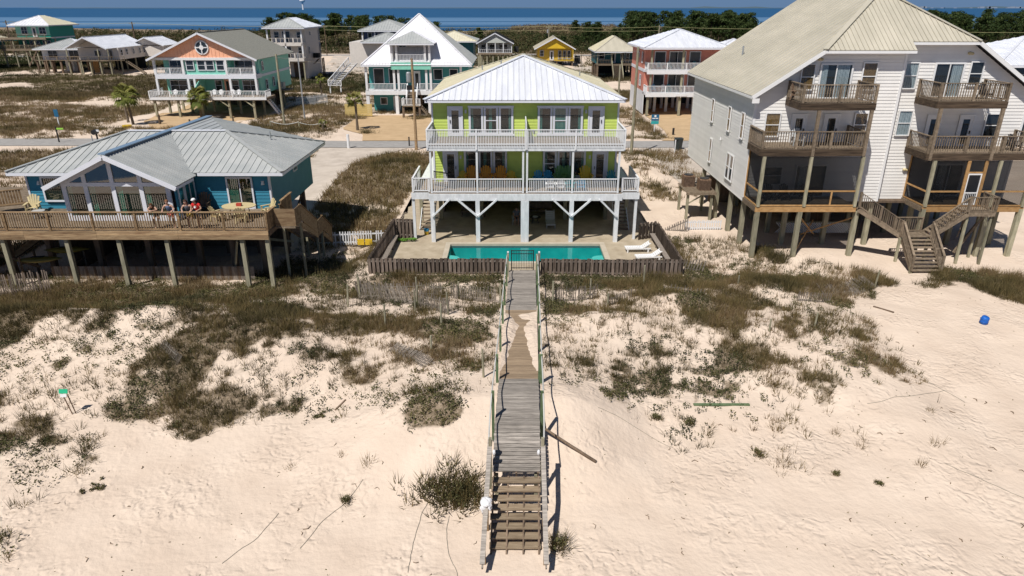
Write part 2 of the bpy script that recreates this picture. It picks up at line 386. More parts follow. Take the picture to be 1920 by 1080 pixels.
def terrain(x, y):
    x = np.asarray(x, float); y = np.asarray(y, float)
    ys = [-60, 12, 16.5, 18.5, 20.3, 22.6, 25.5, 31, 35, 38.3, 45, 60, 9999]
    zc = np.interp(y, ys, [-.9, -.7, -.55, -.4, .35, 1.22, .92, .80, .3, .05, 0, 0, 0])
    zl = np.interp(y, [-60, 12, 17, 20, 24, 28, 30.5, 33, 36, 40, 45, 9999], [-.9, -.75, -.6, -.45, -.1, .65, 1.0, .65, .25, .0, 0, 0])
    zr = np.interp(y, [-60, 12, 17, 25, 31, 36, 41, 46, 9999], [-.8, -.7, -.6, -.45, -.1, -.05, -.3, -.2, 0])
    zm = np.interp(y, [-60, 12, 17, 22, 26, 31, 35, 37, 38.4, 45, 9999], [-.8, -.7, -.6, -.4, .2, .75, .5, .2, -.05, 0, 0])
    wl_ = sstep(-2.5, -9, x); wr = sstep(13, 19, x); wm = sstep(2.0, 6, x) * (1 - wr)
    z = zc * (1 - wl_) * (1 - wm) * (1 - wr) + zl * wl_ + zm * wm + zr * wr
    # the sand right beside the walk stays close to its profile
    nearwalk = np.exp(-((x - .4) / 2.2) ** 2) * (y < 38.5)
    a = np.where(y < 46, .80 * sstep(21, 27, y) * (1 - .6 * wr), .8 * sstep(50, 66, y))
    a = a * (1 - .8 * nearwalk)
    calm = np.ones_like(z)
    calm = calm * (1 - (sstep(-11, -9.2, x) * (1 - sstep(11.2, 13, x)) * sstep(37.2, 38.2, y) * (1 - sstep(60, 63, y))))
    calm = calm * (1 - sstep(13, 15, x) * (1 - sstep(33, 36, x)) * sstep(40, 43, y) * (1 - sstep(60, 63, y)) * .8)
    calm = calm * (1 - (1 - sstep(-12, -10, x)) * sstep(34, 36.5, y) * (1 - sstep(50, 55, y)) * .85)
    calm = calm * (1 - sstep(73, 76, y) * (1 - sstep(106, 112, y)) * sstep(-30, -20, x) * .9) * (1 - sstep(75, 77, y) * (1 - sstep(86, 88, y)))
    calm = calm * (1 - sstep(235, 242, y) * (1 - sstep(254, 262, y)))
    z = z + a * calm * (fbm(x, y, 6.5, 4, 3) - .5) * 1.5
    z = z + calm * .10 * (fbm(x, y, 1.6, 3, 9) - .5) * sstep(14, 24, y)
    z = z + .05 * (fbm(x, y, .55, 2, 21) - .5) * (1 - sstep(22, 30, y))        # trodden sand
    # dune mound left of the green house
    z = z + .9 * np.exp(-((x + 13.5) / 5.0) ** 2 - ((y - 63) / 9.0) ** 2) * calm
    z = z + .5 * np.exp(-((x - 13.5) / 3.0) ** 2 - ((y - 67) / 6.0) ** 2) * calm
    for (mx_, my_, mh_, ma_, mb_) in ((-17.5, 30.3, .65, 2.6, 1.5), (-11.0, 29.0, .5, 2.2, 1.3), (-8.0, 26.6, .35, 2.4, 1.2), (5.0, 30.6, .45, 1.8, 1.2), (8.5, 33.2, .55, 2.4, 1.2), (13.2, 35.6, .6, 2.6, 1.3), (17.6, 37.0, .45, 2.0, 1.2), (10.5, 29.6, .3, 2.0, 1.2), (-22.5, 30.5, .5, 3.0, 1.5)):
        z = z + mh_ * np.exp(-((x - mx_) / ma_) ** 2 - ((y - my_ - .25 * np.sin(x)) / mb_) ** 2)
    # mound under the right house front
    z = z + .35 * np.exp(-((x - 20) / 3.2) ** 2 - ((y - 42.5) / 2.0) ** 2)
    # flat road and house pads
    road = sstep(77, 78, y) * (1 - sstep(85, 86.5, y))
    z = z * (1 - road) + (-.03) * road
    # pool pit and slab
    inside = (x > -8.2) & (x < 9.9) & (y > 39.2) & (y < 59.5)
    z = np.where(inside, -2.2, z)
    # land's end
    d = shore(x) - y
    z = np.where(d < 40, z * np.clip(d / 40, 0, 1) + np.where(d < 12, (d - 12) * .12, 0), z)
    return np.maximum(z, -4)

def tz(x, y): return float(terrain(np.array([x]), np.array([y]))[0])

def veg_raw(x, y):
    x = np.asarray(x, float); y = np.asarray(y, float)
    d = np.zeros_like(x)
    wx = x + 1.2 * (fbm(x, y, 2.2, 2, 41) - .5); wy = y + 1.2 * (fbm(x, y, 2.2, 2, 47) - .5)
    near = y < 130
    for (cx, cy, rx, ry, q) in BLOBS:
        m = near & (np.abs(x - cx) < rx * 1.6 + 1) & (np.abs(y - cy) < ry * 1.6 + 1)
        if not m.any(): continue
        r = np.sqrt(((wx[m] - cx) / rx) ** 2 + ((wy[m] - cy) / ry) ** 2)
        v = q * (1 - sstep(.65, 1.25, r))
        d[m] = np.maximum(d[m], v)
    # thin cover between the mapped patches
    th = fbm(x, y, 5.0, 3, 83)
    base = np.where(y < 46, .42 * sstep(21, 27, y) * (1 - sstep(11, 15, x)) + .22 * sstep(22, 30, y) * sstep(11, 15, x) * (1 - sstep(17, 20, x)), 0)
    base = np.maximum(base, .36 * sstep(56, 62, y) * (1 - sstep(-3, 3, x)) * (y < 77))
    base = np.maximum(base, np.where((y > 85) & (x < -23), .58, 0) * sstep(.30, .5, fbm(x*.45, y, 7, 3, 87)))
    base = np.maximum(base, np.where((y > 85) & (x > -23), .45, 0) * sstep(.35, .6, fbm(x*.45, y, 7, 3, 87)))
    base = base * (.55 + .9 * th)
    d = np.where(near, np.maximum(d, base), d)
    # outside the mapped area: the same banded dune cover goes on
    nb = fbm(x * .35, y, 9, 4, 61)
    side = (np.abs(x) > .72 * y + 7) & (y > 27)
    d = np.where(side & near, np.maximum(d, .9 * sstep(.45, .62, nb)), d)
    far = y >= 118
    df = .95 * sstep(.30, .45, fbm(x * .3, y, 16, 4, 71))
    df = np.where(y > 200, np.maximum(df, .8 + .2 * sstep(.3, .5, fbm(x*.4, y, 25, 3, 73))), df)
    t = sstep(112, 135, y)
    d = np.where(near, d * (1 - t) + np.maximum(d, df) * t, df)
    return d

def veg_mask(x, y):
    """0..1 chance of plant cover, broken up by noise; zero on paved areas"""
    d = veg_raw(x, y)
    fine = np.where(y < 48, fbm(x, y, .55, 3, 33), fbm(x, y, .9, 3, 33))
    wf = np.where(y < 48, .35, .5)
    n = fbm(x, y, 1.5, 3, 31) * (.65 - wf) + fbm(x, y, 4.2, 3, 37) * .35 + fine * wf
    m = sstep(.64 - d * .40 - .10 * sstep(.7, .9, d), .70 - d * .28 - .10 * sstep(.7, .9, d), n) * sstep(.05, .2, d)
    m = np.maximum(m, np.where(y < 48, .20, .30) * sstep(.05, .3, d))
    return m * clear(x, y)

def rect(x, y, x0, x1, y0, y1): return (x > x0) & (x < x1) & (y > y0) & (y < y1)
def clear(x, y):
    k = np.ones_like(np.asarray(x, float))
    k = np.where((y > 77.6) & (y < 84.6), 0, k)
    k = np.where(rect(x, y, -9.0, 10.4, 38.4, 62.5), 0, k)
    wc = .62 + (y - 38.5) * .0241
    k = np.where((np.abs(x - wc) < 1.0) & (y < 38.6) & (y > 14), 0, k)
    k = np.where(drive_l(x, y), 0, k)
    k = np.where(rect(x, y, -22.8, -9, 84, 106), 0, k)
    k = np.where(rect(x, y, 19.6, 31, 84, 118), 0, k)
    k = np.where(rect(x, y, -56, -36, 92, 122), 0, k)
    k = np.where(rect(x, y, 16, 33.5, 44, 60), 0, k)
    k = np.where(rect(x, y, -32, -14.5, 38.6, 50), 0, k)
    k = np.where((y > 243) & (y < 252), 0, k)
    k = np.where(rect(x, y, -66, -24, 170, 243) , k * .10, k)
    k = np.where(rect(x, y, -90, -34, 205, 246) , 0, k)
    k = np.where(rect(x, y, 2, 28, 200, 243), k * .3, k)
    return k
def drive_l(x, y):
    xc = np.interp(y, [38, 50, 64, 72, 79], [-20, -19.2, -18.8, -18.4, -17.0])
    w = np.interp(y, [38, 60, 72, 79], [3.4, 3.2, 3.0, 5.0])
    return (np.abs(x - xc) < w) & (y > 44) & (y < 79)

def grid_mesh(name, X, Y, Z, mat, attr=None, parent=None, smooth=True):
    r, c = X.shape
    me = bpy.data.meshes.new(name)
    nv = r * c
    me.vertices.add(nv)
    co = np.stack([X, Y, Z], -1).reshape(-1).astype(np.float32)
    me.vertices.foreach_set('co', co)
    i = np.arange(nv).reshape(r, c)
    q = np.stack([i[:-1, :-1], i[:-1, 1:], i[1:, 1:], i[1:, :-1]], -1).reshape(-1)
    nf = (r-1)*(c-1)
    me.loops.add(nf*4); me.polygons.add(nf)
    me.loops.foreach_set('vertex_index', q.astype(np.int32))
    me.polygons.foreach_set('loop_start', np.arange(0, nf*4, 4, dtype=np.int32))
    me.polygons.foreach_set('loop_total', np.full(nf, 4, dtype=np.int32))
    me.polygons.foreach_set('use_smooth', np.ones(nf, bool))
    me.update(calc_edges=True)
    if attr is not None:
        a = me.attributes.new('veg', 'FLOAT', 'POINT')
        a.data.foreach_set('value', attr.reshape(-1).astype(np.float32))
    me.materials.append(mat)
    return link(name, me, parent)

def sand_material():
    m, nt, b = new_mat('dune_sand')
    N = nt.nodes; L = nt.links
    geo = N.new('ShaderNodeNewGeometry')
    at = N.new('ShaderNodeAttribute'); at.attribute_name = 'veg'
    n1 = N.new('ShaderNodeTexNoise'); n1.inputs['Scale'].default_value = .5; n1.inputs['Detail'].default_value = 8
    n2 = N.new('ShaderNodeTexNoise'); n2.inputs['Scale'].default_value = 5.0; n2.inputs['Detail'].default_value = 8; n2.inputs['Roughness'].default_value = .7
    for n in (n1, n2): L.new(geo.outputs['Position'], n.inputs['Vector'])
    cr = N.new('ShaderNodeValToRGB')
    cr.color_ramp.elements[0].position = .3; cr.color_ramp.elements[1].position = .7
    cr.color_ramp.elements[0].color = (.60, .487, .392, 1); cr.color_ramp.elements[1].color = (.685, .568, .465, 1)
    L.new(n1.outputs['Fac'], cr.inputs[0])
    # litter of dead leaves and roots under the plants
    cl = N.new('ShaderNodeValToRGB')
    cl.color_ramp.elements[0].position = .35; cl.color_ramp.elements[1].position = .62
    cl.color_ramp.elements[0].color = (.10, .075, .045, 1); cl.color_ramp.elements[1].color = (.30, .235, .17, 1)
    L.new(n2.outputs['Fac'], cl.inputs[0])
    n3 = N.new('ShaderNodeTexNoise'); n3.inputs['Scale'].default_value = 9.0; n3.inputs['Detail'].default_value = 6; n3.inputs['Roughness'].default_value = .8
    L.new(geo.outputs['Position'], n3.inputs['Vector'])
    ad = N.new('ShaderNodeMath'); ad.operation = 'MULTIPLY_ADD'; ad.inputs[1].default_value = 1.5; ad.inputs[2].default_value = -.42
    L.new(at.outputs['Fac'], ad.inputs[0])
    sb = N.new('ShaderNodeMath'); sb.operation = 'ADD'
    mu = N.new('ShaderNodeMath'); mu.operation = 'MULTIPLY_ADD'; mu.inputs[1].default_value = 1.6; mu.inputs[2].default_value = -.8
    L.new(n3.outputs['Fac'], mu.inputs[0])
    L.new(ad.outputs[0], sb.inputs[0]); L.new(mu.outputs[0], sb.inputs[1]); sb.use_clamp = True
    # no speckle where nothing grows
    gate = N.new('ShaderNodeMath'); gate.operation = 'MULTIPLY'
    mr = N.new('ShaderNodeMapRange'); mr.inputs['From Max'].default_value = .25
    L.new(at.outputs['Fac'], mr.inputs['Value'])
    L.new(sb.outputs[0], gate.inputs[0]); L.new(mr.outputs[0], gate.inputs[1])
    mx = N.new('ShaderNodeMixRGB'); L.new(gate.outputs[0], mx.inputs[0]); L.new(cr.outputs[0], mx.inputs[1]); L.new(cl.outputs[0], mx.inputs[2])
    L.new(mx.outputs[0], b.inputs['Base Color'])
    setp(b, Roughness=.95); b.inputs['Specular IOR Level'].default_value = .1
    # foot prints and wind ripples
    vo = N.new('ShaderNodeTexVoronoi'); vo.inputs['Scale'].default_value = 3.9; vo.feature = 'SMOOTH_F1'
    mp = N.new('ShaderNodeMapping'); mp.inputs['Scale'].default_value = (1, 1, .2)
    L.new(geo.outputs['Position'], mp.inputs['Vector']); 
    nd = N.new('ShaderNodeTexNoise'); nd.inputs['Scale'].default_value = 1.7
    L.new(mp.outputs[0], nd.inputs['Vector'])
    va = N.new('ShaderNodeVectorMath'); va.operation = 'ADD'; L.new(mp.outputs[0], va.inputs[0]); L.new(nd.outputs['Color'], va.inputs[1])
    L.new(va.outputs[0], vo.inputs['Vector'])
    nb = N.new('ShaderNodeTexNoise'); nb.inputs['Scale'].default_value = 4.5; nb.inputs['Detail'].default_value = 5
    L.new(geo.outputs['Position'], nb.inputs['Vector'])
    na = N.new('ShaderNodeTexNoise'); na.inputs['Scale'].default_value = .35
    L.new(geo.outputs['Position'], na.inputs['Vector'])
    ar = N.new('ShaderNodeMapRange'); ar.inputs['From Min'].default_value = .42; ar.inputs['From Max'].default_value = .58
    L.new(na.outputs['Fac'], ar.inputs['Value'])
    m1 = N.new('ShaderNodeMath'); m1.operation = 'MULTIPLY'; L.new(vo.outputs['Distance'], m1.inputs[0]); L.new(ar.outputs[0], m1.inputs[1])
    m2 = N.new('ShaderNodeMath'); m2.operation = 'MULTIPLY_ADD'; m2.inputs[1].default_value = .45
    L.new(nb.outputs['Fac'], m2.inputs[0]); L.new(m1.outputs[0], m2.inputs[2])
    bp = N.new('ShaderNodeBump'); bp.inputs['Strength'].default_value = .7; bp.inputs['Distance'].default_value = .14
    L.new(m2.outputs[0], bp.inputs['Height']); L.new(bp.outputs[0], b.inputs['Normal'])
    return m
M['sand'] = sand_material()

ysl = [-60, -40, -20, -8]
y_ = 0.0
ysl.append(0.0); y_ = 6.0
while y_ < 720:
    ysl.append(y_); y_ += max(.14, .0068 * y_)
yv = np.array(ysl)
t = np.linspace(-1, 1, 471)
sp = np.sign(t) * (np.abs(t) * .55 + np.abs(t) ** 3 * .45)
W = 1.45 * np.abs(yv) + 26
GX = sp[None, :] * W[:, None]
GY = np.repeat(yv[:, None], len(t), 1)
GZ = terrain(GX, GY)
GV = veg_mask(GX, GY)
tag(grid_mesh('sand_ground', GX, GY, GZ, M['sand'], GV), kind='structure')

# ------------------------------------------------------------------ sea
def sea_material():
    m, nt, b = new_mat('bay_water')
    N = nt.nodes; L = nt.links
    geo = N.new('ShaderNodeNewGeometry')
    mp = N.new('ShaderNodeMapping'); mp.inputs['Scale'].default_value = (.00035, .0035, 1)
    L.new(geo.outputs['Position'], mp.inputs['Vector'])
    nz = N.new('ShaderNodeTexNoise'); nz.inputs['Scale'].default_value = 1.0; nz.inputs['Detail'].default_value = 5; nz.inputs['Roughness'].default_value = .55
    L.new(mp.outputs[0], nz.inputs['Vector'])
    cr = N.new('ShaderNodeValToRGB')
    cr.color_ramp.elements[0].position = .50; cr.color_ramp.elements[1].position = .60
    cr.color_ramp.elements[0].color = (.018, .085, .195, 1); cr.color_ramp.elements[1].color = (.085, .19, .34, 1)
    L.new(nz.outputs['Fac'], cr.inputs[0])
    # a pale belt of still water lies off the shore
    sx = N.new('ShaderNodeSeparateXYZ'); L.new(geo.outputs['Position'], sx.inputs[0])
    wob = N.new('ShaderNodeMath'); wob.operation = 'MULTIPLY_ADD'; wob.inputs[1].default_value = 500; L.new(nz.outputs['Fac'], wob.inputs[0]); L.new(sx.outputs['Y'], wob.inputs[2])
    bd = N.new('ShaderNodeValToRGB'); e = bd.color_ramp.elements; bd.color_ramp.interpolation = 'EASE'
    mr = N.new('ShaderNodeMapRange'); mr.inputs['From Min'].default_value = 700; mr.inputs['From Max'].default_value = 2200; L.new(wob.outputs[0], mr.inputs['Value']); L.new(mr.outputs[0], bd.inputs[0])
    e[0].position = .14; e[0].color = (0, 0, 0, 1); e[1].position = .24; e[1].color = (1, 1, 1, 1)
    for p_, v_ in ((.33, .15), (.37, .9), (.52, .75), (.60, 0)): q_ = e.new(p_); q_.color = (v_, v_, v_, 1)
    mx = N.new('ShaderNodeMixRGB'); mx.inputs[1].default_value = (.018, .085, .195, 1); mx.inputs[2].default_value = (.11, .215, .36, 1)
    L.new(bd.outputs[0], mx.inputs[0])
    L.new(mx.outputs[0], b.inputs['Base Color'])
    setp(b, Roughness=.55); b.inputs['Specular IOR Level'].default_value = .18
    nb = N.new('ShaderNodeTexNoise'); nb.inputs['Scale'].default_value = .12; nb.inputs['Detail'].default_value = 6
    L.new(geo.outputs['Position'], nb.inputs['Vector'])
    bp = N.new('ShaderNodeBump'); bp.inputs['Strength'].default_value = .8; bp.inputs['Distance'].default_value = 2
    L.new(nb.outputs['Fac'], bp.inputs['Height']); L.new(bp.outputs[0], b.inputs['Normal'])
    return m
M['sea'] = sea_material()
sea = MB(); sea.v = [(-50000, 380, -1.25), (50000, 380, -1.25), (50000, 45000, -1.25), (-50000, 45000, -1.25)]; sea.f = [(0, 1, 2, 3)]
tag(sea.build('bay_water', M['sea']), kind='structure')
# far shore, low and dark, with pale specks of buildings
fs = MB()
xs = np.linspace(-9000, 20000, 90)
top = [(x, 14200, 6 + 34 * float(vnoise(np.array([x/420.]), np.array([3.]), 5)[0]) * (1 if x > 3500 else .25)) for x in xs]
for a, c in zip(top[:-1], top[1:]):
    fs.add([(a[0], 14000, -1.2), (c[0], 14000, -1.2), c, a, (a[0], 14500, -1.2), (c[0], 14500, -1.2)], [(0, 1, 2, 3), (3, 2, 5, 4)])
tag(fs.build('far_shore', plain('far_wooded_shore', (.07, .11, .14), .9)), kind='structure')
sb_ = MB()
for k in range(60):
    x = random.uniform(5600, 11500); w = random.uniform(20, 90); h = random.uniform(10, 34)
    sb_.box(x, x + w, 13950, 13980, -1, h)
tag(sb_.build('far_shore_buildings', plain('far_white_walls', (.30, .34, .40), .9)), label='scatter of tiny white buildings along the far shore of the bay', cat='buildings', kind='stuff')

# ------------------------------------------------------------------ roads and drives
def sheet(name, poly_fn, xs, ys, z, mat, kind='structure'):
    X, Y = np.meshgrid(xs, ys)
    return
def strip(name, left, right, mat, lift=.02, n=40, follow=True):
    """paved strip between two polylines, laid on the terrain"""
    def samp(pl, t):
        pl = np.array(pl, float); seg = np.r_[0, np.cumsum(np.hypot(*np.diff(pl, axis=0).T))]; s = t * seg[-1]
        return np.interp(s, seg, pl[:, 0]), np.interp(s, seg, pl[:, 1])
    ts = np.linspace(0, 1, n)
    lx, ly = samp(left, ts); rx, ry = samp(right, ts)
    u = np.linspace(0, 1, 7)[:, None]
    X = lx[None] * (1-u) + rx[None] * u; Y = ly[None] * (1-u) + ry[None] * u
    Z = terrain(X, Y) + lift if follow else np.full_like(X, lift)
    o = grid_mesh(name, X.T.copy(), Y.T.copy(), Z.T.copy(), mat)
    # normals up
    o.data.polygons[0].normal
    return tag(o, kind='structure')
xr = [-140, -90, -45, -20, 0, 20, 45, 90, 140]
strip('road', [(x, 78.4 + (.8 if abs(x) < 30 else 2.0)) for x in xr], [(x, 82.6 + (.8 if abs(x) < 30 else 2.5)) for x in xr], M['asphalt'], .045, 120)
strip('bay_road', [(x, 244.5 - abs(x - 0) * .06) for x in np.linspace(-330, 330, 40)], [(x, 250.5 - abs(x - 0) * .06) for x in np.linspace(-330, 330, 40)], M['asphalt'], .08, 90)
strip('driveway', [(-22.8, 104.5), (-22.6, 92), (-19.0, 88), (-18.2, 83.6)], [(-9.6, 104.5), (-9.4, 92), (-9.8, 86), (-9.8, 83.6)], M['drive'], .06, 20)
strip('driveway', [(20.2, 118), (20.3, 92), (19.6, 86.5), (18.2, 83.6)], [(30.6, 118), (30.6, 92), (31.5, 86.5), (33, 83.6)], M['drive'], .06, 20)
strip('driveway', [(-53, 121), (-52.6, 99), (-46.5, 90), (-46.2, 86)], [(-37.5, 121), (-37.6, 97), (-39.5, 90), (-40.5, 86)], M['drive'], .06, 20)
strip('sandy_driveway', [(-23.4, 42), (-22.3, 50), (-22.0, 64), (-21.4, 72), (-22.0, 78.9)], [(-16.6, 42), (-16.0, 50), (-15.6, 64), (-15.4, 72), (-12.0, 78.9)], M['drive_pale'], .05, 40)
strip('sandy_driveway', [(15.5, 60), (14.8, 70), (14.5, 79)], [(22.5, 60), (22.0, 70), (23.5, 79)], M['drive_pale'], .05, 20)
strip('sandy_driveway', [(15.5, 172), (16.5, 200), (17, 244)], [(26, 172), (20.5, 200), (22, 244)], M['drive_pale'], .07, 20)
strip('sandy_driveway', [(-47, 176), (-52, 200), (-60, 244)], [(-33, 176), (-34, 200), (-40, 244)], M['drive_pale'], .07, 20)
# ------------------------------------------------------------------ vegetation
def leaf_mat(name, cols, rough=.75, trans=.25):
    m, nt, b = new_mat(name)
    N = nt.nodes; L = nt.links
    at = N.new('ShaderNodeAttribute'); at.attribute_name = 'tone'
    cr = N.new('ShaderNodeValToRGB')
    el = cr.color_ramp.elements
    while len(el) < len(cols): el.new(.5)
    for i, c in enumerate(cols):
        el[i].position = i / (len(cols) - 1); el[i].color = rgba(c)
    L.new(at.outputs['Fac'], cr.inputs[0]); L.new(cr.outputs[0], b.inputs['Base Color'])
    setp(b, Roughness=rough); b.inputs['Specular IOR Level'].default_value = .2
    out = N.get('Material Output')
    tl = N.new('ShaderNodeBsdfTranslucent'); L.new(cr.outputs[0], tl.inputs[0])
    mx = N.new('ShaderNodeMixShader'); mx.inputs[0].default_value = trans
    L.new(b.outputs[0], mx.inputs[1]); L.new(tl.outputs[0], mx.inputs[2]); L.new(mx.outputs[0], out.inputs['Surface'])
    return m
M['grass'] = leaf_mat('dune_grass', [(.07, .06, .027), (.13, .105, .045), (.22, .165, .07), (.19, .125, .07), (.34, .265, .15)])
M['creeper'] = leaf_mat('dune_creeper', [(.055, .058, .028), (.10, .10, .042), (.15, .14, .055), (.20, .145, .085)])
M['straw'] = leaf_mat('dry_stalks', [(.09, .065, .04), (.28, .22, .13), (.40, .32, .20)])
M['pine'] = leaf_mat('pine_needles', [(.018, .034, .010), (.035, .06, .016), (.06, .085, .025), (.085, .10, .035)])
M['scrub'] = leaf_mat('bay_scrub', [(.035, .05, .016), (.06, .065, .022), (.10, .075, .04), (.12, .11, .04), (.17, .13, .07)])
M['palm'] = leaf_mat('palm_frond', [(.06, .08, .018), (.12, .15, .03), (.22, .23, .06), (.26, .20, .08)])

def tri_mesh(name, P, tone, mat, parent=None, world=None, quads=False):
    """P: (n,3,3) or (n,4,3) faces; tone: (n,)"""
    P = np.asarray(P, np.float32); n, k = P.shape[:2]
    w_ = Vector(world) if world is not None else (ORG[parent] if parent else Vector((0, 0, 0)))
    P = P - np.array(tuple(w_), np.float32)
    me = bpy.data.meshes.new(name)
    me.vertices.add(n*k); me.vertices.foreach_set('co', P.reshape(-1))
    me.loops.add(n*k); me.polygons.add(n)
    me.loops.foreach_set('vertex_index', np.arange(n*k, dtype=np.int32))
    me.polygons.foreach_set('loop_start', np.arange(0, n*k, k, dtype=np.int32))
    me.polygons.foreach_set('loop_total', np.full(n, k, np.int32))
    me.update(calc_edges=True)
    a = me.attributes.new('tone', 'FLOAT', 'FACE')
    a.data.foreach_set('value', np.clip(tone, 0, 1).astype(np.float32))
    me.materials.append(mat)
    if parent is False: return me
    return link(name, me, parent, world if world is not None else (ORG[parent] if parent else (0, 0, 0)))

def blades(px, py, pz, size, nb, width, spread, rng, lean=.5):
    """nb blades for every root point -> triangles (n*nb,3,3)"""
    n = len(px); N_ = n * nb
    rx = np.repeat(px, nb); ry = np.repeat(py, nb); rz = np.repeat(pz, nb); s = np.repeat(size, nb) * rng.uniform(.5, 1.15, N_)
    a = rng.uniform(0, 2*np.pi, N_); r = rng.uniform(0, 1, N_) ** .7 * spread * np.repeat(size, nb)
    bx = rx + np.cos(a) * r; by = ry + np.sin(a) * r
    la = a + rng.normal(0, .6, N_); l = rng.uniform(.1, 1, N_) * lean * s
    tx = bx + np.cos(la) * l; ty = by + np.sin(la) * l; tzv = rz + s * np.sqrt(np.maximum(.15, 1 - (l / np.maximum(s, 1e-6))**2 * .8))
    w = width * rng.uniform(.6, 1.3, N_); wa = rng.uniform(0, 2*np.pi, N_)
    dx = np.cos(wa) * w; dy = np.sin(wa) * w
    z0 = rz - .03
    P = np.stack([np.stack([bx-dx, by-dy, z0], -1), np.stack([bx+dx, by+dy, z0], -1), np.stack([tx, ty, tzv], -1)], 1)
    return P

def leaves(px, py, pz, rad, nl, lw, rng, flat=.5):
    """nl small leaf quads scattered round every point"""
    n = len(px); N_ = n * nl
    d = rng.normal(0, 1, (N_, 3)); d /= np.linalg.norm(d, axis=1)[:, None]
    r = np.repeat(rad, nl) * rng.uniform(.25, 1, N_) ** .5
    c = np.stack([np.repeat(px, nl), np.repeat(py, nl), np.repeat(pz, nl)], -1) + d * r[:, None] * np.array([1, 1, flat])
    c[:, 2] += np.repeat(rad, nl) * flat * .6
    u = rng.normal(0, 1, (N_, 3)); u /= np.linalg.norm(u, axis=1)[:, None]
    v = np.cross(u, d + rng.normal(0, .4, (N_, 3))); v /= (np.linalg.norm(v, axis=1)[:, None] + 1e-6)
    s = (lw * rng.uniform(.6, 1.4, N_))[:, None]
    return np.stack([c - u*s, c - v*s*.5, c + u*s, c + v*s*.5], 1)

def scatter(n, x0, x1, y0, y1, rng, pw=1.0, cut=None):
    x = rng.uniform(x0, x1, n); y = y0 + (y1 - y0) * rng.uniform(0, 1, n) ** pw
    m = veg_mask(x, y)
    if cut: m = np.where(cut(x, y), 0, m)
    k = rng.uniform(0, 1, n) < m
    return x[k], y[k]

rg = np.random.default_rng(5)
# near dunes, Y 14..46
x, y = scatter(88000, -38, 38, 14, 46, rg)
keep = np.abs(x) < .80 * y + 4
x, y = x[keep], y[keep]
kind = fbm(x, y, 3.0, 3, 91)
z = terrain(x, y)
sz = .20 + .30 * fbm(x, y, 1.2, 2, 93) + .16 * sstep(28, 40, y)
g = kind + rg.normal(0, .06, len(x)) > .42
ct = np.clip(fbm(x, y, 3.0, 3, 95) * 1.6 - .45 + rg.normal(0, .16, len(x)), 0, 1)
P = blades(x[g], y[g], z[g], sz[g], 15, .013, .42, rg, .95)
tone = np.repeat(ct[g], 15) + rg.normal(0, .09, len(P))
tag(tri_mesh('dune_grass', P, tone, M['grass']), 'brown and olive dune grass covering the near dunes', 'grass', kind='stuff')
g2 = ~g
P = leaves(x[g2], y[g2], z[g2], .19 + 0*x[g2], 15, .046, rg, .7)
tone = np.repeat(ct[g2], 15) * .9 + rg.normal(0, .14, len(P))
tag(tri_mesh('dune_creeper', P, tone, M['creeper']), 'low dark leafy creeper lying over the near dunes', 'ground cover', kind='stuff')
# thin dry stalks standing above the grass
xs_ = rg.uniform(-34, 34, 9000); ys_ = rg.uniform(15, 46, 9000)
vr = veg_raw(xs_, ys_) * clear(xs_, ys_)
k = rg.uniform(0, 1, 9000) < np.clip(vr * .7, 0, 1)
xs_, ys_ = xs_[k], ys_[k]; zs_ = terrain(xs_, ys_)
P = blades(xs_, ys_, zs_, .72 + 0*xs_, 3, .007, .12, rg, .45)
tag(tri_mesh('sea_oats', P, rg.uniform(0, 1, len(P)) * .45, M['straw']), 'thin dry sea oat stalks standing over the dune grass', 'grass', kind='stuff')
# sparse fallen leaves, twigs and seeds on the open sand
n = 7000
xd = rg.uniform(-26, 30, n); yd = 14 + 28 * rg.uniform(0, 1, n)
vr = np.clip(veg_raw(xd, yd) + veg_raw(xd + 1.5, yd + 1.2) * .6 + .10 + .14 * (yd < 26), 0, 1) * clear(xd, yd) * (fbm(xd, yd, 1.3, 3, 55) > .44)
k = rg.uniform(0, 1, n) < vr
xd, yd = xd[k], yd[k]; zd = terrain(xd, yd) + .012
P = leaves(xd, yd, zd - .01, .03 + 0*xd, 2, .032, rg, .25)
tag(tri_mesh('leaf_litter', P, rg.uniform(0, 1, len(P)), M['creeper']), 'dark bits of leaf and seaweed scattered over the pale sand', 'litter', kind='stuff')
# middle distance, Y 46..135
x, y = scatter(130000, -115, 60, 46, 135, rg, 1.2)
keep = (np.abs(x) < .80 * y + 4)
x, y = x[keep], y[keep]; z = terrain(x, y)
sz = .38 + .3 * fbm(x, y, 3.0, 2, 93) + .1 * sstep(60, 120, y)
P = blades(x, y, z, sz, 9, .028, .6, rg, .9)
tone = np.repeat(np.clip(fbm(x, y, 4.0, 3, 95) * 1.7 - .3 + rg.normal(0, .14, len(x)), 0, 1), 9) + rg.normal(0, .1, len(P))
tag(tri_mesh('dune_grass', P, tone, M['grass']), 'brown and olive grass on the dunes between the houses', 'grass', kind='stuff')
# far flats
def flats(n, x0, x1, y0, y1, h, w, nb, name, label, mat, tb=0):
    x, y = scatter(n, x0, x1, y0, y1, rg, 1.4)
    keep = (np.abs(x) < .80 * y + 4); x, y = x[keep], y[keep]; z = terrain(x, y)
    P = blades(x, y, z, h * (.6 + .8 * fbm(x, y, 6, 2, 12)), nb, w, 1.1, rg, .9)
    tone = np.repeat(fbm(x, y * .6, 24, 4, 96) * 1.9 - .45 + tb, nb) + rg.normal(0, .10, len(P))
    tag(tri_mesh(name, P, tone, mat), label, 'scrub', kind='stuff')
flats(42000, -190, 60, 128, 215, .62, .055, 9, 'flats_grass', 'brown and olive grass on the flats between the far cottages', M['scrub'])
flats(42000, -330, 330, 205, 430, .95, .11, 9, 'bay_scrub', 'brown and green scrub on the flats towards the bay', M['scrub'])
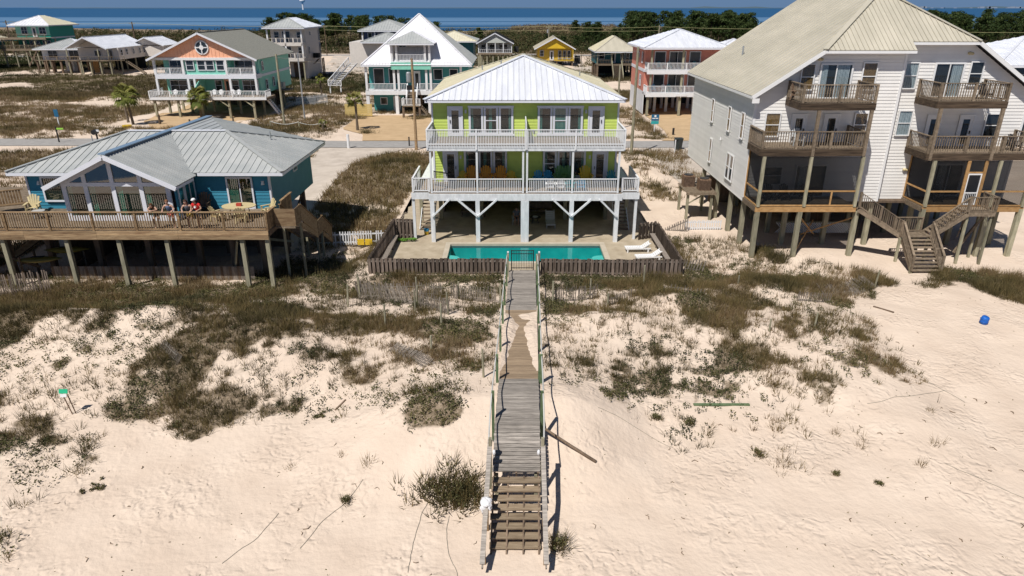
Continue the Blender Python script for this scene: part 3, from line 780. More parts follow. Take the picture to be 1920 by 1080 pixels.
# taller brush and reeds along the bay
def brush(n, fx, r, name, label, mat, tn=.5, nl=26, lw=.42, fl=.75):
    x, y = fx(n); k = (y < shore(x) - 4) & ~((y > 225) & (y < 258) & (x > -100) & (x < -24)) & ~((y > 240) & (y < 254)); x, y = x[k], y[k]; z = terrain(x, y)
    rr = r * rg.uniform(.6, 1.4, len(x))
    P = leaves(x, y, z, rr, nl, lw, rg, fl)
    tone = np.repeat(rg.normal(tn, .16, len(x)), nl) + rg.normal(0, .14, len(P))
    return tag(tri_mesh(name, P, tone, mat), label, 'brush', kind='stuff')
def f_left(n):
    y = rg.uniform(228, 480, n); x = rg.uniform(-.85, .02, n) * y
    k = fbm(x*.4, y, 30, 3, 201) > .42; return x[k], y[k]
brush(3600, f_left, 2.1, 'bay_brush', 'dark brush in front of the bay, left of the middle', M['scrub'], .28)
def f_right(n):
    y = rg.uniform(256, 430, n); x = rg.uniform(.10, .9, n) * y; return x, y
brush(4600, f_right, 2.6, 'bay_brush', 'thick green undergrowth of the wood on the right', M['scrub'], .15)
def f_mid(n):
    y = rg.uniform(262, 460, n); x = rg.uniform(-.02, .12, n) * y; return x, y
brush(800, f_mid, 1.8, 'bay_brush', 'low brush behind the yellow cottage', M['scrub'], .25)
def f_reed(n):
    y = rg.uniform(430, 600, n); x = rg.uniform(.0, .14, n) * y; return x, y
brush(1300, f_reed, 2.3, 'reed_bed', 'straw coloured reeds on the spit in the bay', M['straw'], .25)

# ------------------------------------------------------------------ pines
def pine_proto(h, seed, flat=False):
    r = random.Random(seed); rgp = np.random.default_rng(seed)
    m = MB()
    lean = (r.uniform(-.4, .4), r.uniform(-.4, .4))
    pts = [(lean[0]*t*t*h*.1, lean[1]*t*t*h*.1, h*t) for t in (0, .3, .6, .85, .97)]
    m.tube(pts, [.16*h/10, .13*h/10, .10*h/10, .06*h/10, .03*h/10], 6)
    cl = []
    nl = 13 if not flat else 11
    for i in range(nl):
        t = (.42 if not flat else .58) + (.58 if not flat else .42) * i / nl
        L = h * (.30 * (1.12 - t) + .05) * r.uniform(.75, 1.3) if not flat else h * .22 * r.uniform(.7, 1.2) * (1 - abs(t - .8))
        for q in range(3):
            a = r.uniform(0, 6.28)
            b0 = Vector((lean[0]*t*t*h*.1, lean[1]*t*t*h*.1, h*t))
            e = b0 + Vector((math.cos(a)*L, math.sin(a)*L, L*.25))
            m.tube([b0, e], [.035*h/10, .012*h/10], 4, False)
            cl.append((e, h*.075)); cl.append(((b0+e)/2 + Vector((0, 0, .1)), h*.066))
    cl.append((Vector((lean[0]*h*.1, lean[1]*h*.1, h*.99)), h*.05))
    cx = np.array([c[0].x for c in cl]); cy = np.array([c[0].y for c in cl]); cz = np.array([c[0].z for c in cl]); cr_ = np.array([c[1] for c in cl])
    nlv = 17
    P = leaves(cx, cy, cz - cr_*.3, cr_*1.15, nlv, h*.030, rgp, .7)
    tone = np.repeat(rgp.uniform(.15, .75, len(cl)), nlv) + rgp.normal(0, .12, len(P))
    tm = bpy.data.meshes.new('trunk'); tm.from_pydata(m.v, [], m.f); tm.materials.append(M['trunk'])
    cm = tri_mesh('crown', P, tone, M['pine'], parent=False)
    return tm, cm
PR = [pine_proto(10, 1), pine_proto(10, 2), pine_proto(10, 3), pine_proto(10, 4, True), pine_proto(10, 5, True)]
def pine(x, y, h, k, label, group):
    z = tz(x, y) - .1
    t = thing('pine_tree', label, 'tree', (x, y, z), group)
    s = h / 10
    for nme, me in (('trunk', PR[k][0]), ('crown', PR[k][1])):
        o = link(nme, me, t, (x, y, z)); o.scale = (s*random.uniform(.95, 1.2),)*2 + (s,)
        o.rotation_euler[2] = 0
    t.rotation_euler[2] = random.uniform(0, 6.28)
rp = random.Random(3)
for i in range(235):
    y = rp.uniform(262, 372); fx = rp.uniform(.085, .80)
    if fx < .17 and rp.random() < .4: continue
    tall = 12.2 if fx > .16 else 8.5
    if .38 < fx < .52: tall = 11
    pine(fx * y, y, tall * rp.uniform(.65, 1.12) * (.8 + y/1500), rp.choice([0, 1, 2, 2, 3, 4]), 'dark green pine in the long wood on the right before the bay', 'pines in the wood on the right')
for i in range(26):
    y = rp.uniform(285, 330); x = rp.uniform(-.335, -.20) * y
    pine(x, y, rp.uniform(9.5, 12.5), rp.choice([0, 1, 3, 4]), 'tall pine in the dark clump behind the parked silver car', 'pines in the clump behind the silver car')
for (px_, y, h) in ((700, 300, 11), (722, 305, 12), (745, 300, 11.5), (760, 310, 11), (815, 300, 9.5), (898, 300, 7.5)):
    pass
for fx, y, h, lb in ((-.205, 310, 10.5, 'pine rising over the blue and grey house'), (-.18, 300, 11.6, 'pine left of the steep white roof'), (-.165, 305, 11.8, 'dense pine just left of the steep white roof peak'),
                     (-.15, 300, 10.8, 'pine touching the steep white roof on its left'), (-.105, 290, 9.6, 'round pine right of the steep white roof'), (-.045, 300, 7.2, 'lone thin pine over the brush in front of the bay'),
                     (-.245, 300, 9, 'short pine between the dark clump and the blue house')):
    pine(fx * y, y, h, rp.choice([0, 3, 4]), lb, None)
for i in range(22):
    y = rp.uniform(262, 330); fx = rp.uniform(.03, .16)
    pine(fx * y, y, rp.uniform(3.0, 5.5), rp.choice([0, 1, 2]), 'small bushy pine behind the yellow cottage', 'small pines behind the yellow cottage')
def round_tree(x, y, r, label, tn=.35):
    z = tz(x, y)
    t = thing('bush_tree', label, 'tree', (x, y, z))
    m = MB(); m.tube([(x, y, z), (x+.2, y, z + r*.8), (x+.3, y+.1, z + r*1.3)], [.18, .12, .05], 6)
    for a in range(5): m.tube([(x+.1, y, z + r*.5), (x + math.cos(a*1.3)*r*.6, y + math.sin(a*1.3)*r*.6, z + r*1.2)], [.08, .03], 5)
    m.build('trunk', M['trunk'], t)
    rgp = np.random.default_rng(int(abs(x*7)))
    n = 34; a = rgp.uniform(0, 6.28, n); q = rgp.uniform(.2, 1, n)**.5 * r * .8
    P = leaves(x + np.cos(a)*q, y + np.sin(a)*q, z + r*.55 + rgp.uniform(0, r*.8, n), np.full(n, r*.35), 22, .2*r/2, rgp, .9)
    tri_mesh('crown', P, np.repeat(rgp.uniform(tn-.25, tn+.35, n), 22) + rgp.normal(0, .1, len(P)), M['scrub'], t)
for x, y, r, lb in ((-152, 262, 3.4, 'round olive tree behind the white cottages on the left'), (-171, 250, 3.0, 'dark tree at the right of the green house'), (-130, 268, 2.4, 'small tree between the cottages and the bay'),
                    (-113, 262, 2.6, 'bushy tree above the white cottage roof'), (-17, 285, 3.0, 'brownish tree left of the pale cottage')):
    round_tree(x, y, r, lb)

# ------------------------------------------------------------------ palms
def palm(x, y, h, label, crown_r=1.7, nf=34, seed=1, lean=(.0, .0), green=.5, bare=0, group=None):
    r = random.Random(seed); z = tz(x, y) - .05
    t = thing('palm_tree', label, 'tree', (x, y, z), group)
    m = MB(); top = Vector((x + lean[0]*h, y + lean[1]*h, z + h))
    m.tube([(x, y, z), (x + lean[0]*h*.3, y, z + h*.4), tuple(top)], [.20, .15, .17], 8)
    m.build('trunk', M['palm_trunk'], t)
    tris = []; tone = []
    for i in range(nf):
        a = r.uniform(0, 6.28); el = r.uniform(-.9, 1.25); L = crown_r * r.uniform(.8, 1.1)
        d = Vector((math.cos(a)*math.cos(el), math.sin(a)*math.cos(el), math.sin(el)))
        c = top + d * (L*.5) + Vector((0, 0, .05))
        side = d.cross(Vector((0, 0, 1))).normalized(); upv = side.cross(d).normalized()
        tn = .25 + .5*(el+.9)/2.1 + r.uniform(-.15, .15)
        tris.append([top, top + d*L*.5 + side*.03, top + d*L*.5 - side*.03, top]); tone.append(tn)
        for k in range(13):
            b = (k - 6) / 6 * 1.25
            dd = d*math.cos(b) + side*math.sin(b)
            tip = c + dd * L*.55 + Vector((0, 0, -.28*L*abs(math.sin(b)) - .12*L))
            w = side*math.cos(b) - d*math.sin(b)
            mid = c + dd*L*.3
            tris.append([c, mid + w*.075, tip, mid - w*.075]); tone.append(tn + r.uniform(-.1, .1))
    tri_mesh('crown', np.array([[tuple(p) for p in q] for q in tris]), np.array(tone), M['palm'], t)
palm(-51.6, 94.6, 3.9, 'full palm at the left of the salmon gabled house drive', 1.95, 46, 2, (-.07, 0))
palm(-54.2, 98.2, 3.6, 'thin half bare palm beside the full palm', .9, 9, 3, (-.05, 0))
palm(-45.0, 101.0, 3.1, 'palm in front of the salmon gabled house deck', 1.8, 42, 4)
palm(-20.3, 91.0, 4.0, 'slim palm beside the tan driveway of the steep roofed house', 1.35, 26, 5)
palm(-38.8, 115.5, 3.9, 'palm right of the salmon gabled house', 2.0, 42, 6)
palm(-33.3, 123.5, 3.6, 'thin palm standing by the white side fence', 1.2, 14, 7)
palm(-24.6, 90.2, 1.0, 'tiny sand palm left of the slim palm', .7, 9, 8)
# ------------------------------------------------------------------ building helpers
class Wall:
    """a frame on a wall plane: u along the wall, n outwards, both axis aligned"""
    def __init__(s, o, u, n):
        s.o = Vector(o); s.u = Vector(u); s.n = Vector(n)
    def p(s, u, z, n=0):
        q = s.o + s.u * u + s.n * n; q.z = z; return q
    def lim(s, u0, u1, z0, z1, n0, n1):
        a = s.p(u0, z0, n0); b = s.p(u1, z1, n1)
        return min(a.x, b.x), max(a.x, b.x), min(a.y, b.y), max(a.y, b.y), z0, z1
    def mb(s, m, u0, u1, z0, z1, n0, n1): m.box(*s.lim(u0, u1, z0, z1, n0, n1)); return m
    def part(s, name, mat, parent, u0, u1, z0, z1, n0, n1, label=None):
        return pbox(name, mat, parent, *s.lim(u0, u1, z0, z1, n0, n1), label=label)

def front(y): return Wall((0, y, 0), (1, 0, 0), (0, -1, 0))
def leftw(x): return Wall((x, 0, 0), (0, 1, 0), (-1, 0, 0))
def rightw(x): return Wall((x, 0, 0), (0, 1, 0), (1, 0, 0))

def siding(w, parent, u0, u1, z0, z1, mat, pitch=.2, ul=None, ur=None):
    """lapped boards, each a part; ul/ur give the ends at height z on a raking wall"""
    n = max(1, int(round((z1 - z0) / pitch))); p = (z1 - z0) / n
    for i in range(n):
        a = z0 + i * p; b = a + p
        la, lb = (ul(a), ul(b)) if ul else (u0, u0)
        ra, rb = (ur(a), ur(b)) if ur else (u1, u1)
        la = max(la, u0); lb = max(lb, u0); ra = min(ra, u1); rb = min(rb, u1)
        if ra - la < .1: continue
        if rb < lb: rb = lb = (rb + lb) / 2
        key = ('siding', mat.name, round(ra-la, 3), round(p, 3), round(lb-la, 3), round(rb-ra, 3), tuple(w.u), tuple(w.n))
        c = w.p((la + ra) / 2, a)
        if key not in _bc:
            m = MB(); h = (ra - la) / 2
            U = w.u; N_ = w.n; Z = Vector((0, 0, 1))
            pts = [U*-h, U*h, U*(h + rb - ra) + Z*p*.94, U*(-h + lb - la) + Z*p*.94]
            fr = [pts[0] + N_*.031, pts[1] + N_*.031, pts[2] + N_*.008, pts[3] + N_*.008]
            m.add(pts + fr, [(0, 1, 2, 3), (7, 6, 5, 4), (0, 4, 5, 1), (1, 5, 6, 2), (2, 6, 7, 3), (3, 7, 4, 0)])
            me = bpy.data.meshes.new('siding_board'); me.from_pydata(m.v, [], m.f); me.materials.append(mat)
            bm = bmesh.new(); bm.from_mesh(me); bmesh.ops.recalc_face_normals(bm, faces=bm.faces); bm.to_mesh(me); bm.free()
            _bc[key] = me
        link('siding_board', _bc[key], parent, c)

def window(w, parent, u0, u1, z0, z1, near=True, sash=True, vert=0, frame='trim', fw=.09, glass=None, cur=None, name='window', label=None, behind=None, base=.078):
    """frame part > pane, sash bar, curtain"""
    m = MB(); b = base
    w.mb(m, u0-fw, u0, z0-fw, z1+fw, b, b+.06); w.mb(m, u1, u1+fw, z0-fw, z1+fw, b, b+.06)
    w.mb(m, u0, u1, z1, z1+fw, b, b+.06); w.mb(m, u0, u1, z0-fw, z0, b, b+.075)
    if not near:
        if sash: w.mb(m, u0, u1, (z0+z1)/2-.025, (z0+z1)/2+.025, b, b+.045)
        for k in range(vert):
            c = u0 + (u1-u0)*(k+1)/(vert+1); w.mb(m, c-.025, c+.025, z0, z1, b, b+.047)
    f = m.build(name, M[frame], parent, world=w.p((u0+u1)/2, z0, b), label=label)
    if near:
        w.part('room_shade_sheet', behind or M['room'], f, u0, u1, z0, z1, b-.024, b-.012)  # flat dark sheet in place of the unlit room behind the glass
        if cur:
            for (c0, c1, cm) in cur:
                cb = MB(); n = 10; a = u0 + (u1-u0)*c0; e = u0 + (u1-u0)*c1
                for k in range(n):
                    w.mb(cb, a + (e-a)*k/n, a + (e-a)*(k+.7)/n, z0, z1, b-.008 + (k % 2)*.006, b + (k % 2)*.008)
                cb.build('curtain', M[cm], f)
        w.part('pane', glass or M['glass'], f, u0, u1, z0, z1, b+.018, b+.024)
        if sash: w.part('sash_bar', M[frame], f, u0, u1, (z0+z1)/2-.025, (z0+z1)/2+.025, b+.02, b+.05)
        for k in range(vert):
            c = u0 + (u1-u0)*(k+1)/(vert+1); w.part('sash_bar', M[frame], f, c-.03, c+.03, z0, z1, b+.02, b+.052)
    else:
        w.part('pane', glass or M['glass_dark'], f, u0, u1, z0, z1, b-.01, b+.015)
    return f

def door(w, parent, u0, u1, z0, z1, mat='white', glassfrac=(.25, .78), near=True, leaf=None, base=.078, name='door', hand=1):
    m = MB(); b = base; fw = .10
    w.mb(m, u0-fw, u0, z0, z1+fw, b, b+.06); w.mb(m, u1, u1+fw, z0, z1+fw, b, b+.06); w.mb(m, u0, u1, z1, z1+fw, b, b+.06)
    du = u1-u0; g0, g1 = u0+du*.22, u1-du*.22; h0 = z0+(z1-z0)*.12; h1 = z1-(z1-z0)*.10
    w.mb(m, u0, g0, z0, z1, b, b+.03); w.mb(m, g1, u1, z0, z1, b, b+.03); w.mb(m, g0, g1, z0, h0, b, b+.03); w.mb(m, g0, g1, h1, z1, b, b+.03)
    f = m.build(name, M[mat], parent, world=w.p((u0+u1)/2, z0, b))
    if near:
        w.part('room_shade_sheet', M['room'], f, g0, g1, h0, h1, b-.02, b-.008); w.part('pane', M['glass'], f, g0, g1, h0, h1, b+.008, b+.014)  # dark sheet behind the pane paints the room's darkness
        hu = u1-du*.1 if hand > 0 else u0+du*.1
        w.part('handle', M['black_metal'], f, hu-.025, hu+.025, z0+.92, z0+1.12, b+.032, b+.09)
    else:
        w.part('pane', M['glass_dark'], f, g0, g1, h0, h1, b, b+.02)
    return f

def slider(w, parent, u0, u1, z0, z1, near=True, cur=None, glass=None, frame='vinyl', base=.078):
    return window(w, parent, u0, u1, z0, z1, near, False, 1, frame, .10, glass, cur, 'sliding_door', base=base)

def clip_poly(poly, a, lo, hi):
    """clip a 2-D polygon to lo <= p[a] <= hi"""
    def cl(P, keep, v):
        out = []
        for i in range(len(P)):
            p, q = P[i], P[(i+1) % len(P)]
            kp, kq = keep(p[a]), keep(q[a])
            if kp: out.append(p)
            if kp != kq:
                t = (v - p[a]) / (q[a] - p[a]); out.append((p[0]+(q[0]-p[0])*t, p[1]+(q[1]-p[1])*t))
        return out
    P = cl(poly, lambda c: c >= lo - 1e-9, lo)
    return cl(P, lambda c: c <= hi + 1e-9, hi) if len(P) > 2 else []

def roof_plane(parent, poly, mat, pw=.4, joined=False, th=.05, rib=.035, rw=.05, name='roof_panel', gap=.014, slope_name='roof_slope'):
    """a planar roof face cut into standing-seam panels running down the slope"""
    P = [Vector(p) for p in poly]
    nr = Vector()
    for i in range(1, len(P)-1): nr += (P[i]-P[0]).cross(P[i+1]-P[0])
    nr.normalize()
    if nr.z < 0: nr = -nr
    s = Vector((nr.x, nr.y, 0)); s = (s - nr * s.dot(nr)).normalized() if s.length > 1e-6 else Vector((0, -1, 0))
    a = nr.cross(s).normalized(); o = P[0]
    q = [((p-o).dot(a), (p-o).dot(s)) for p in P]
    a0 = min(p[0] for p in q); a1 = max(p[0] for p in q)
    n = max(1, int(round((a1-a0)/pw))); w = (a1-a0)/n
    to3 = lambda c, h=0: o + a*c[0] + s*c[1] + nr*h
    if joined:
        m = MB(); m.prism([to3(c, -th) for c in q], nr*th)
        for i in range(1, n):
            g = clip_poly(q, 0, a0+i*w-rw/2, a0+i*w+rw/2)
            if len(g) > 2: m.prism([to3(c) for c in g], nr*rib)
        return m.build(slope_name, mat, parent)
    U_ = MB(); U_.prism([to3(c, -th-.03) for c in q], nr*.02); U_.build('seam_shade_underlay', M['seam_shade'], parent, world=P[0])  # dark sheet seen through the panel gaps, painted as seam shadow
    for i in range(n):
        g = clip_poly(q, 0, a0+i*w+gap, a0+(i+1)*w)
        if len(g) < 3: continue
        m = MB(); m.prism([to3(c, -th) for c in g], nr*th)
        g2 = clip_poly(q, 0, a0+i*w+gap, a0+i*w+gap+rw)
        if len(g2) > 2: m.prism([to3(c) for c in g2], nr*rib)
        ctr = sum((to3(c) for c in g), Vector())/len(g)
        m.build(name, mat, parent, world=ctr)

def ridge(parent, a, b, mat, w=.28, h=.05, name='ridge_cap', lift=.05):
    a = Vector(a)+Vector((0, 0, lift)); b = Vector(b)+Vector((0, 0, lift))
    return MB().bar(a, b, w, h).build(name, mat, parent, world=(a+b)/2)

def railing(parent, pts, z, h=1.0, mat='white', sp=.13, bw=.035, post=2.0, pw=.10, near=True, toprail=.12, low=.08, name='railing', topmat=None, posts=True, ends=True, drop=0.0):
    """polyline railing: one part with top rail, bottom rail, posts and balusters as its pieces"""
    m = M[mat]; tm = M[topmat] if topmat else m
    P = [Vector(p) if len(p) == 3 else Vector((p[0], p[1], z)) for p in pts]
    root = None
    J = MB()
    for i in range(len(P)-1):
        a, b = P[i], P[i+1]; L = (b-a).length; d = (b-a)/L
        up = Vector((0, 0, 1))
        if near:
            t = pbar('top_rail', tm, parent, a+up*h, b+up*h, toprail, .045)
            pbar('bottom_rail', m, parent, a+up*low, b+up*low, .05, .07)
        else:
            J.bar(a+up*h, b+up*h, toprail, .06); J.bar(a+up*low, b+up*low, .05, .08)
        if posts:
            k = max(1, int(round(L/post)))
            for j in range(0 if (i == 0 and ends) else 1, k+1 if (ends or i < len(P)-2) else k):
                c = a+d*(L*j/k)
                if near: pbar('rail_post', m, parent, c-up*drop, c+up*(h+.04), pw, pw)
                else: J.bar(c-up*drop, c+up*(h+.04), pw, pw)
        n = int(L/sp)
        for j in range(1, n):
            c = a+d*(L*j/n)
            if near: pbar('baluster', m, parent, c+up*(low-drop), c+up*(h-.02), bw, bw)
            else: J.bar(c+up*low, c+up*(h-.02), bw, bw)
    if not near: J.build(name, m, parent)

def deck_floor(parent, x0, x1, y0, y1, z, mat, along='x', bw=.14, name='deck_boards'):
    m = MB()
    if along == 'x':
        n = max(1, int((y1-y0)/bw))
        for i in range(n):
            a = y0+(y1-y0)*i/n; m.box(x0, x1, a+.006, a+(y1-y0)/n-.006, z-.04, z - (i % 3)*.003)
    else:
        n = max(1, int((x1-x0)/bw))
        for i in range(n):
            a = x0+(x1-x0)*i/n; m.box(a+.006, a+(x1-x0)/n-.006, y0, y1, z-.04, z - (i % 3)*.003)
    o = m.build(name, mat, parent, kind='stuff'); return o

def stairs(parent, a, b, width, n, side, mat, smat, tread=.28, near=True, name='tread'):
    """open stairs from top edge a down to b; side = horizontal unit vector across"""
    a = Vector(a); b = Vector(b); side = Vector(side); run = Vector((b.x-a.x, b.y-a.y, 0)); rd = run.normalized()
    J = MB()
    for i in range(n):
        t = (i+.5)/n; c = a+(b-a)*((i+1)/n); c0 = a + run*((i+.0)/n); z = a.z+(b.z-a.z)*(i+1)/(n+0)
        p0 = Vector((c0.x, c0.y, z)) - side*width/2 + rd*tread/2
        p1 = p0+side*width
        if near: pbar(name, mat, parent, p0, p1, tread, .045)
        else: J.bar(p0, p1, tread, .05)
    for s in (-1, 1):
        o = side*(s*(width/2+.02))
        if near: pbar('stringer', smat, parent, a+o-Vector((0, 0, .16)), b+o-Vector((0, 0, .05)), .05, .26)
        else: J.bar(a+o-Vector((0, 0, .12)), b+o, .06, .26)
    if not near: J.build('stair', mat, parent)

def lamp(w, parent, u, z, mat='lamp_white', r=.07):
    m = MB(); w.mb(m, u-r, u+r, z-.12, z+.12, .035, .05); c = w.p(u, z, .05)
    m.tube([c + w.n*.06 + Vector((0, 0, .10)), c + w.n*.08 - Vector((0, 0, .10))], [r*.6, r], 8)
    m.build('wall_lamp', M[mat], parent, world=c)

# ------------------------------------------------------------------ furniture kinds
def adirondack(mat, label, loc, rz=0, s=1.0, group=None, cat='chair'):
    """tall-backed slatted chair, front towards -Y"""
    key = ('adirondack', mat)
    if key not in _bc:
        m = M[mat]; P = []
        def add(nm, b):
            me = bpy.data.meshes.new(nm); me.from_pydata(b.v, [], b.f); me.materials.append(m); P.append((nm, me))
        b = MB()
        for k in range(5): b.box(-.26, .26, -.34+k*.115, -.34+k*.115+.10, .36-k*.018, .385-k*.018)
        b.box(-.26, -.22, -.34, .25, .26, .36); b.box(.22, .26, -.34, .25, .26, .36)
        add('seat', b)
        b = MB()
        for k in range(5):
            x = (k-2)*.105; hh = 1.02 - abs(k-2)**2*.035
            b.bar((x*.8, .16, .30), (x*1.25, .40, hh), .095, .02, (0, -1, 0))
        b.bar((-.27, .30, .62), (.27, .30, .62), .05, .03)
        add('backrest', b)
        for s_ in (-1, 1):
            add('arm', MB().box(s_*.32-.065, s_*.32+.065, -.38, .34, .56, .585))
            add('leg', MB().box(s_*.29-.02, s_*.29+.02, -.36, -.27, 0, .56))
            add('leg', MB().bar((s_*.27, .36, 0), (s_*.27, .18, .56), .03, .09))
        _bc[key] = P
    t = thing('adirondack_chair', label, cat, loc, group)
    for nm, me in _bc[key]: link(nm, me, t, loc)
    t.rotation_euler[2] = rz; t.scale = (s, s, s)
    return t

def lounger(mat, label, loc, rz=0, back=.75, group=None, flat=False):
    """plastic sun lounger, head towards +Y"""
    t = thing('sun_lounger', label, 'sun lounger', loc, group); m = M[mat]
    def L(b, nm): 
        me = bpy.data.meshes.new(nm); me.from_pydata(b.v, [], b.f); me.materials.append(m); link(nm, me, t, loc)
    b = MB()
    for k in range(9): b.box(-.28, .28, -.95+k*.14, -.95+k*.14+.115, .30, .33)
    L(b, 'seat')
    b = MB(); b.box(-.34, -.28, -1.0, .95, .26, .36); b.box(.28, .34, -1.0, .95, .26, .36); b.box(-.28, .28, -1.0, -.95, .26, .36); L(b, 'frame')
    b = MB(); c, s_ = math.cos(back), math.sin(back)
    for k in range(5):
        d = .03+k*.145; b.bar((-.28, .31+d*c, .33+d*s_), (.28, .31+d*c, .33+d*s_), .12*1.0, .03, (0, -s_, c))
    b.bar((-.31, .31, .33), (-.31, .31+.76*c, .33+.76*s_), .06, .05); b.bar((.31, .31, .33), (.31, .31+.76*c, .33+.76*s_), .06, .05)
    L(b, 'backrest')
    for x in (-.30, .30):
        for y in (-.85, .75): b = MB(); b.box(x-.03, x+.03, y-.05, y+.05, 0, .28); L(b, 'leg')
    t.rotation_euler[2] = rz
    return t

def table(mat, label, loc, r=.6, h=.74, legs=4, name='round_table', items=None, oval=1.0):
    t = thing(name, label, 'table', loc); m = M[mat]; l = Vector(loc)
    b = MB(); n = 24
    b.prism([(l.x+math.cos(2*math.pi*k/n)*r*oval, l.y+math.sin(2*math.pi*k/n)*r, l.z+h-.04) for k in range(n)], (0, 0, .04)); b.build('tabletop', m, t)
    for k in range(legs):
        a = math.pi/4+k*2*math.pi/legs
        MB().tube([l+Vector((math.cos(a)*r*.75*oval, math.sin(a)*r*.75, 0)), l+Vector((math.cos(a)*r*.55*oval, math.sin(a)*r*.55, h-.04))], .03, 6).build('leg', m, t)
    return t
# ------------------------------------------------------------------ the lime green duplex and its pool
def green_house():
    H = thing('beach_house', 'lime green two storey house on white posts with a white metal roof behind the pool', 'house', (.9, 48.3, 0))
    x0, x1, yw, yr = -5.56, 7.39, 48.3, 62.0
    MB().box(x0, x1, yw+.02, yr, 3.0, 9.15).build('wall', M['lime'], H)
    w = front(yw)
    siding(w, H, x0+.1, x1-.1, 3.42, 6.25, M['lime'], .193)
    siding(w, H, x0+.1, x1-.1, 6.64, 9.05, M['lime'], .193)
    for x in (x0-.02, x1-.10): w.part('corner_trim', M['trim'], H, x, x+.12, 3.4, 9.0, .0, .075)
    w.part('frieze_board', M['trim'], H, x0, x1, 9.0, 9.12, .056, .08)
    # windows and doors, upper then lower
    for (zb, zt, sets, doors, cur) in ((6.86, 8.60, ((-3.02, .11), (1.76, 4.93)), ((-4.37, -3.50, -1), (5.36, 6.29, 1)), 0), (3.86, 5.60, ((-3.42, -.33), (2.17, 5.24)), ((-4.80, -3.90, 1), (5.78, 6.70, -1)), 1)):
        for si, (a, b) in enumerate(sets):
            wd = (b-a)/3
            MBf = MB(); w.mb(MBf, a-.03, b+.03, zt+.03, zt+.15, .06, .135); w.mb(MBf, a-.05, b+.05, zb-.15, zb-.03, .06, .16)
            F = MBf.build('window_surround', M['trim'], H)
            for k in range(3):
                c = [(0, .25, 'curtain_teal')] if k == 0 else ([(.75, 1, 'curtain_teal')] if k == 2 else ([(0, 1, 'curtain_teal')] if si == 1 and not cur else [(.3, .6, 'curtain_teal')]))
                window(w, H, a+k*wd+.16, a+(k+1)*wd-.16, zb+.06, zt-.03, True, k == 1 and not cur or (cur and si == 1 and k == 0), 0, 'trim', .14, None, c)
        for (a, b, hd) in doors: door(w, H, a, b, zb-.18 if not cur else 3.44, zt+.02, 'trim', near=True, hand=hd)
    for u, z in ((-3.20+.0, 8.35), (5.12, 8.35), (-3.64, 5.2), (5.5, 5.2)): lamp(w, H, u, z)
    w.part('electric_box', M['grey_metal'], H, 1.42, 1.55, 6.95, 7.1, .035, .1)
    # floors, beams and posts
    deck_floor(H, x0, x1, 45.0, 48.26, 6.6, M['deck_wood'])
    deck_floor(H, x0, x1, 45.0, 48.26, 3.42, M['deck_wood'])
    deck_floor(H, -6.75, x0-.02, 45.5, 49.5, 3.40, M['deck_wood']); deck_floor(H, x1+.02, 8.6, 45.5, 49.5, 3.40, M['deck_wood'])
    MB().box(x0, x1, 45.05, 48.26, 6.30, 6.55).build('upper_deck_frame', M['white_post'], H)
    MB().box(-6.7, 8.55, 45.6, 60.5, 3.02, 3.34).build('floor_frame', M['white_post'], H)
    for (a, b) in ((x0-.05, .93), (.95, x1+.05)):
        pbox('fascia_beam', M['white_post'], H, a, b, 44.90, 45.0, 2.92, 3.38)
        pbox('fascia_beam', M['white_post'], H, a, b, 44.97, 45.05, 6.26, 6.58)
    pbox('fascia_beam', M['white_post'], H, -6.85, x0-.06, 45.40, 45.5, 2.90, 3.34); pbox('fascia_beam', M['white_post'], H, x1+.06, 8.68, 45.40, 45.5, 2.90, 3.34)
    for x in (-5.40, -2.33, .74, 1.0, 4.04, 7.11):
        pbox('pile', M['white_post'], H, x-.14, x+.14, 44.85, 45.13, -.05, 2.9)
        pbox('porch_post', M['white_post'], H, x-.065, x+.065, 45.02, 45.15, 3.38, 6.28)
        for y in (50.3, 55.6): pbox('pile', M['pile'], H, x-.14, x+.14, y, y+.28, -.05, 3.0)
    for x in (-6.75, 8.5): pbox('pile', M['white_post'], H, x-.09, x+.09, 45.5, 45.68, -.05, 2.9)
    for x in (-6.75, 8.5): pbox('pile', M['pile'], H, x-.12, x+.12, 49.3, 49.5, -.05, 3.0)
    for (a, b) in ((-5.4, -4.2), (-2.33, -3.7), (-2.33, -1.0), (4.04, 2.75), (4.04, 5.35), (7.11, 5.9)):
        pbar('brace', M['white_post'], H, (a, 44.80, 1.85), (b, 44.80, 3.05), .10, .20, (0, -1, 0))
    # enclosed rear part under the house, its rear wall added for darkness
    MB().box(-5.3, 7.2, 57.0, 57.1, -.1, 3.0).build('rear_wall', M['pile_brown'], H)
    MB().box(-5.4, -5.3, 52.5, 57.1, -.1, 3.0).box(7.2, 7.3, 50.6, 57.1, -.1, 3.0).build('side_wall', M['pile_brown'], H)
    stairs(H, (-6.2, 52.6, 3.3), (-6.2, 47.6, .05), .95, 17, (1, 0, 0), M['deck_wood'], M['white_post'])
    stairs(H, (8.0, 52.6, 3.3), (8.0, 47.6, .05), .95, 17, (1, 0, 0), M['deck_wood'], M['white_post'])
    # railings; the upper one hangs its balusters over the fascia
    railing(H, [(x0, 48.2), (x0, 44.95), (.90, 44.95)], 6.60, 1.04, 'white', .105, .042, 3.3, .10, drop=.25, low=.12)
    railing(H, [(.98, 44.95), (x1, 44.95), (x1, 48.2)], 6.60, 1.04, 'white', .105, .042, 3.3, .10, drop=.25, low=.12)
    for (a, b) in ((-5.33, -2.40), (-2.26, .66), (1.08, 3.97), (4.11, 7.03)):
        railing(H, [(a, 45.06), (b, 45.06)], 3.42, .95, 'white', .115, .042, 9, .05, posts=False)
    railing(H, [(-6.72, 49.2), (-6.72, 45.48), (-5.62, 45.48)], 3.40, .93, 'white', .115, .04, 2, .12)
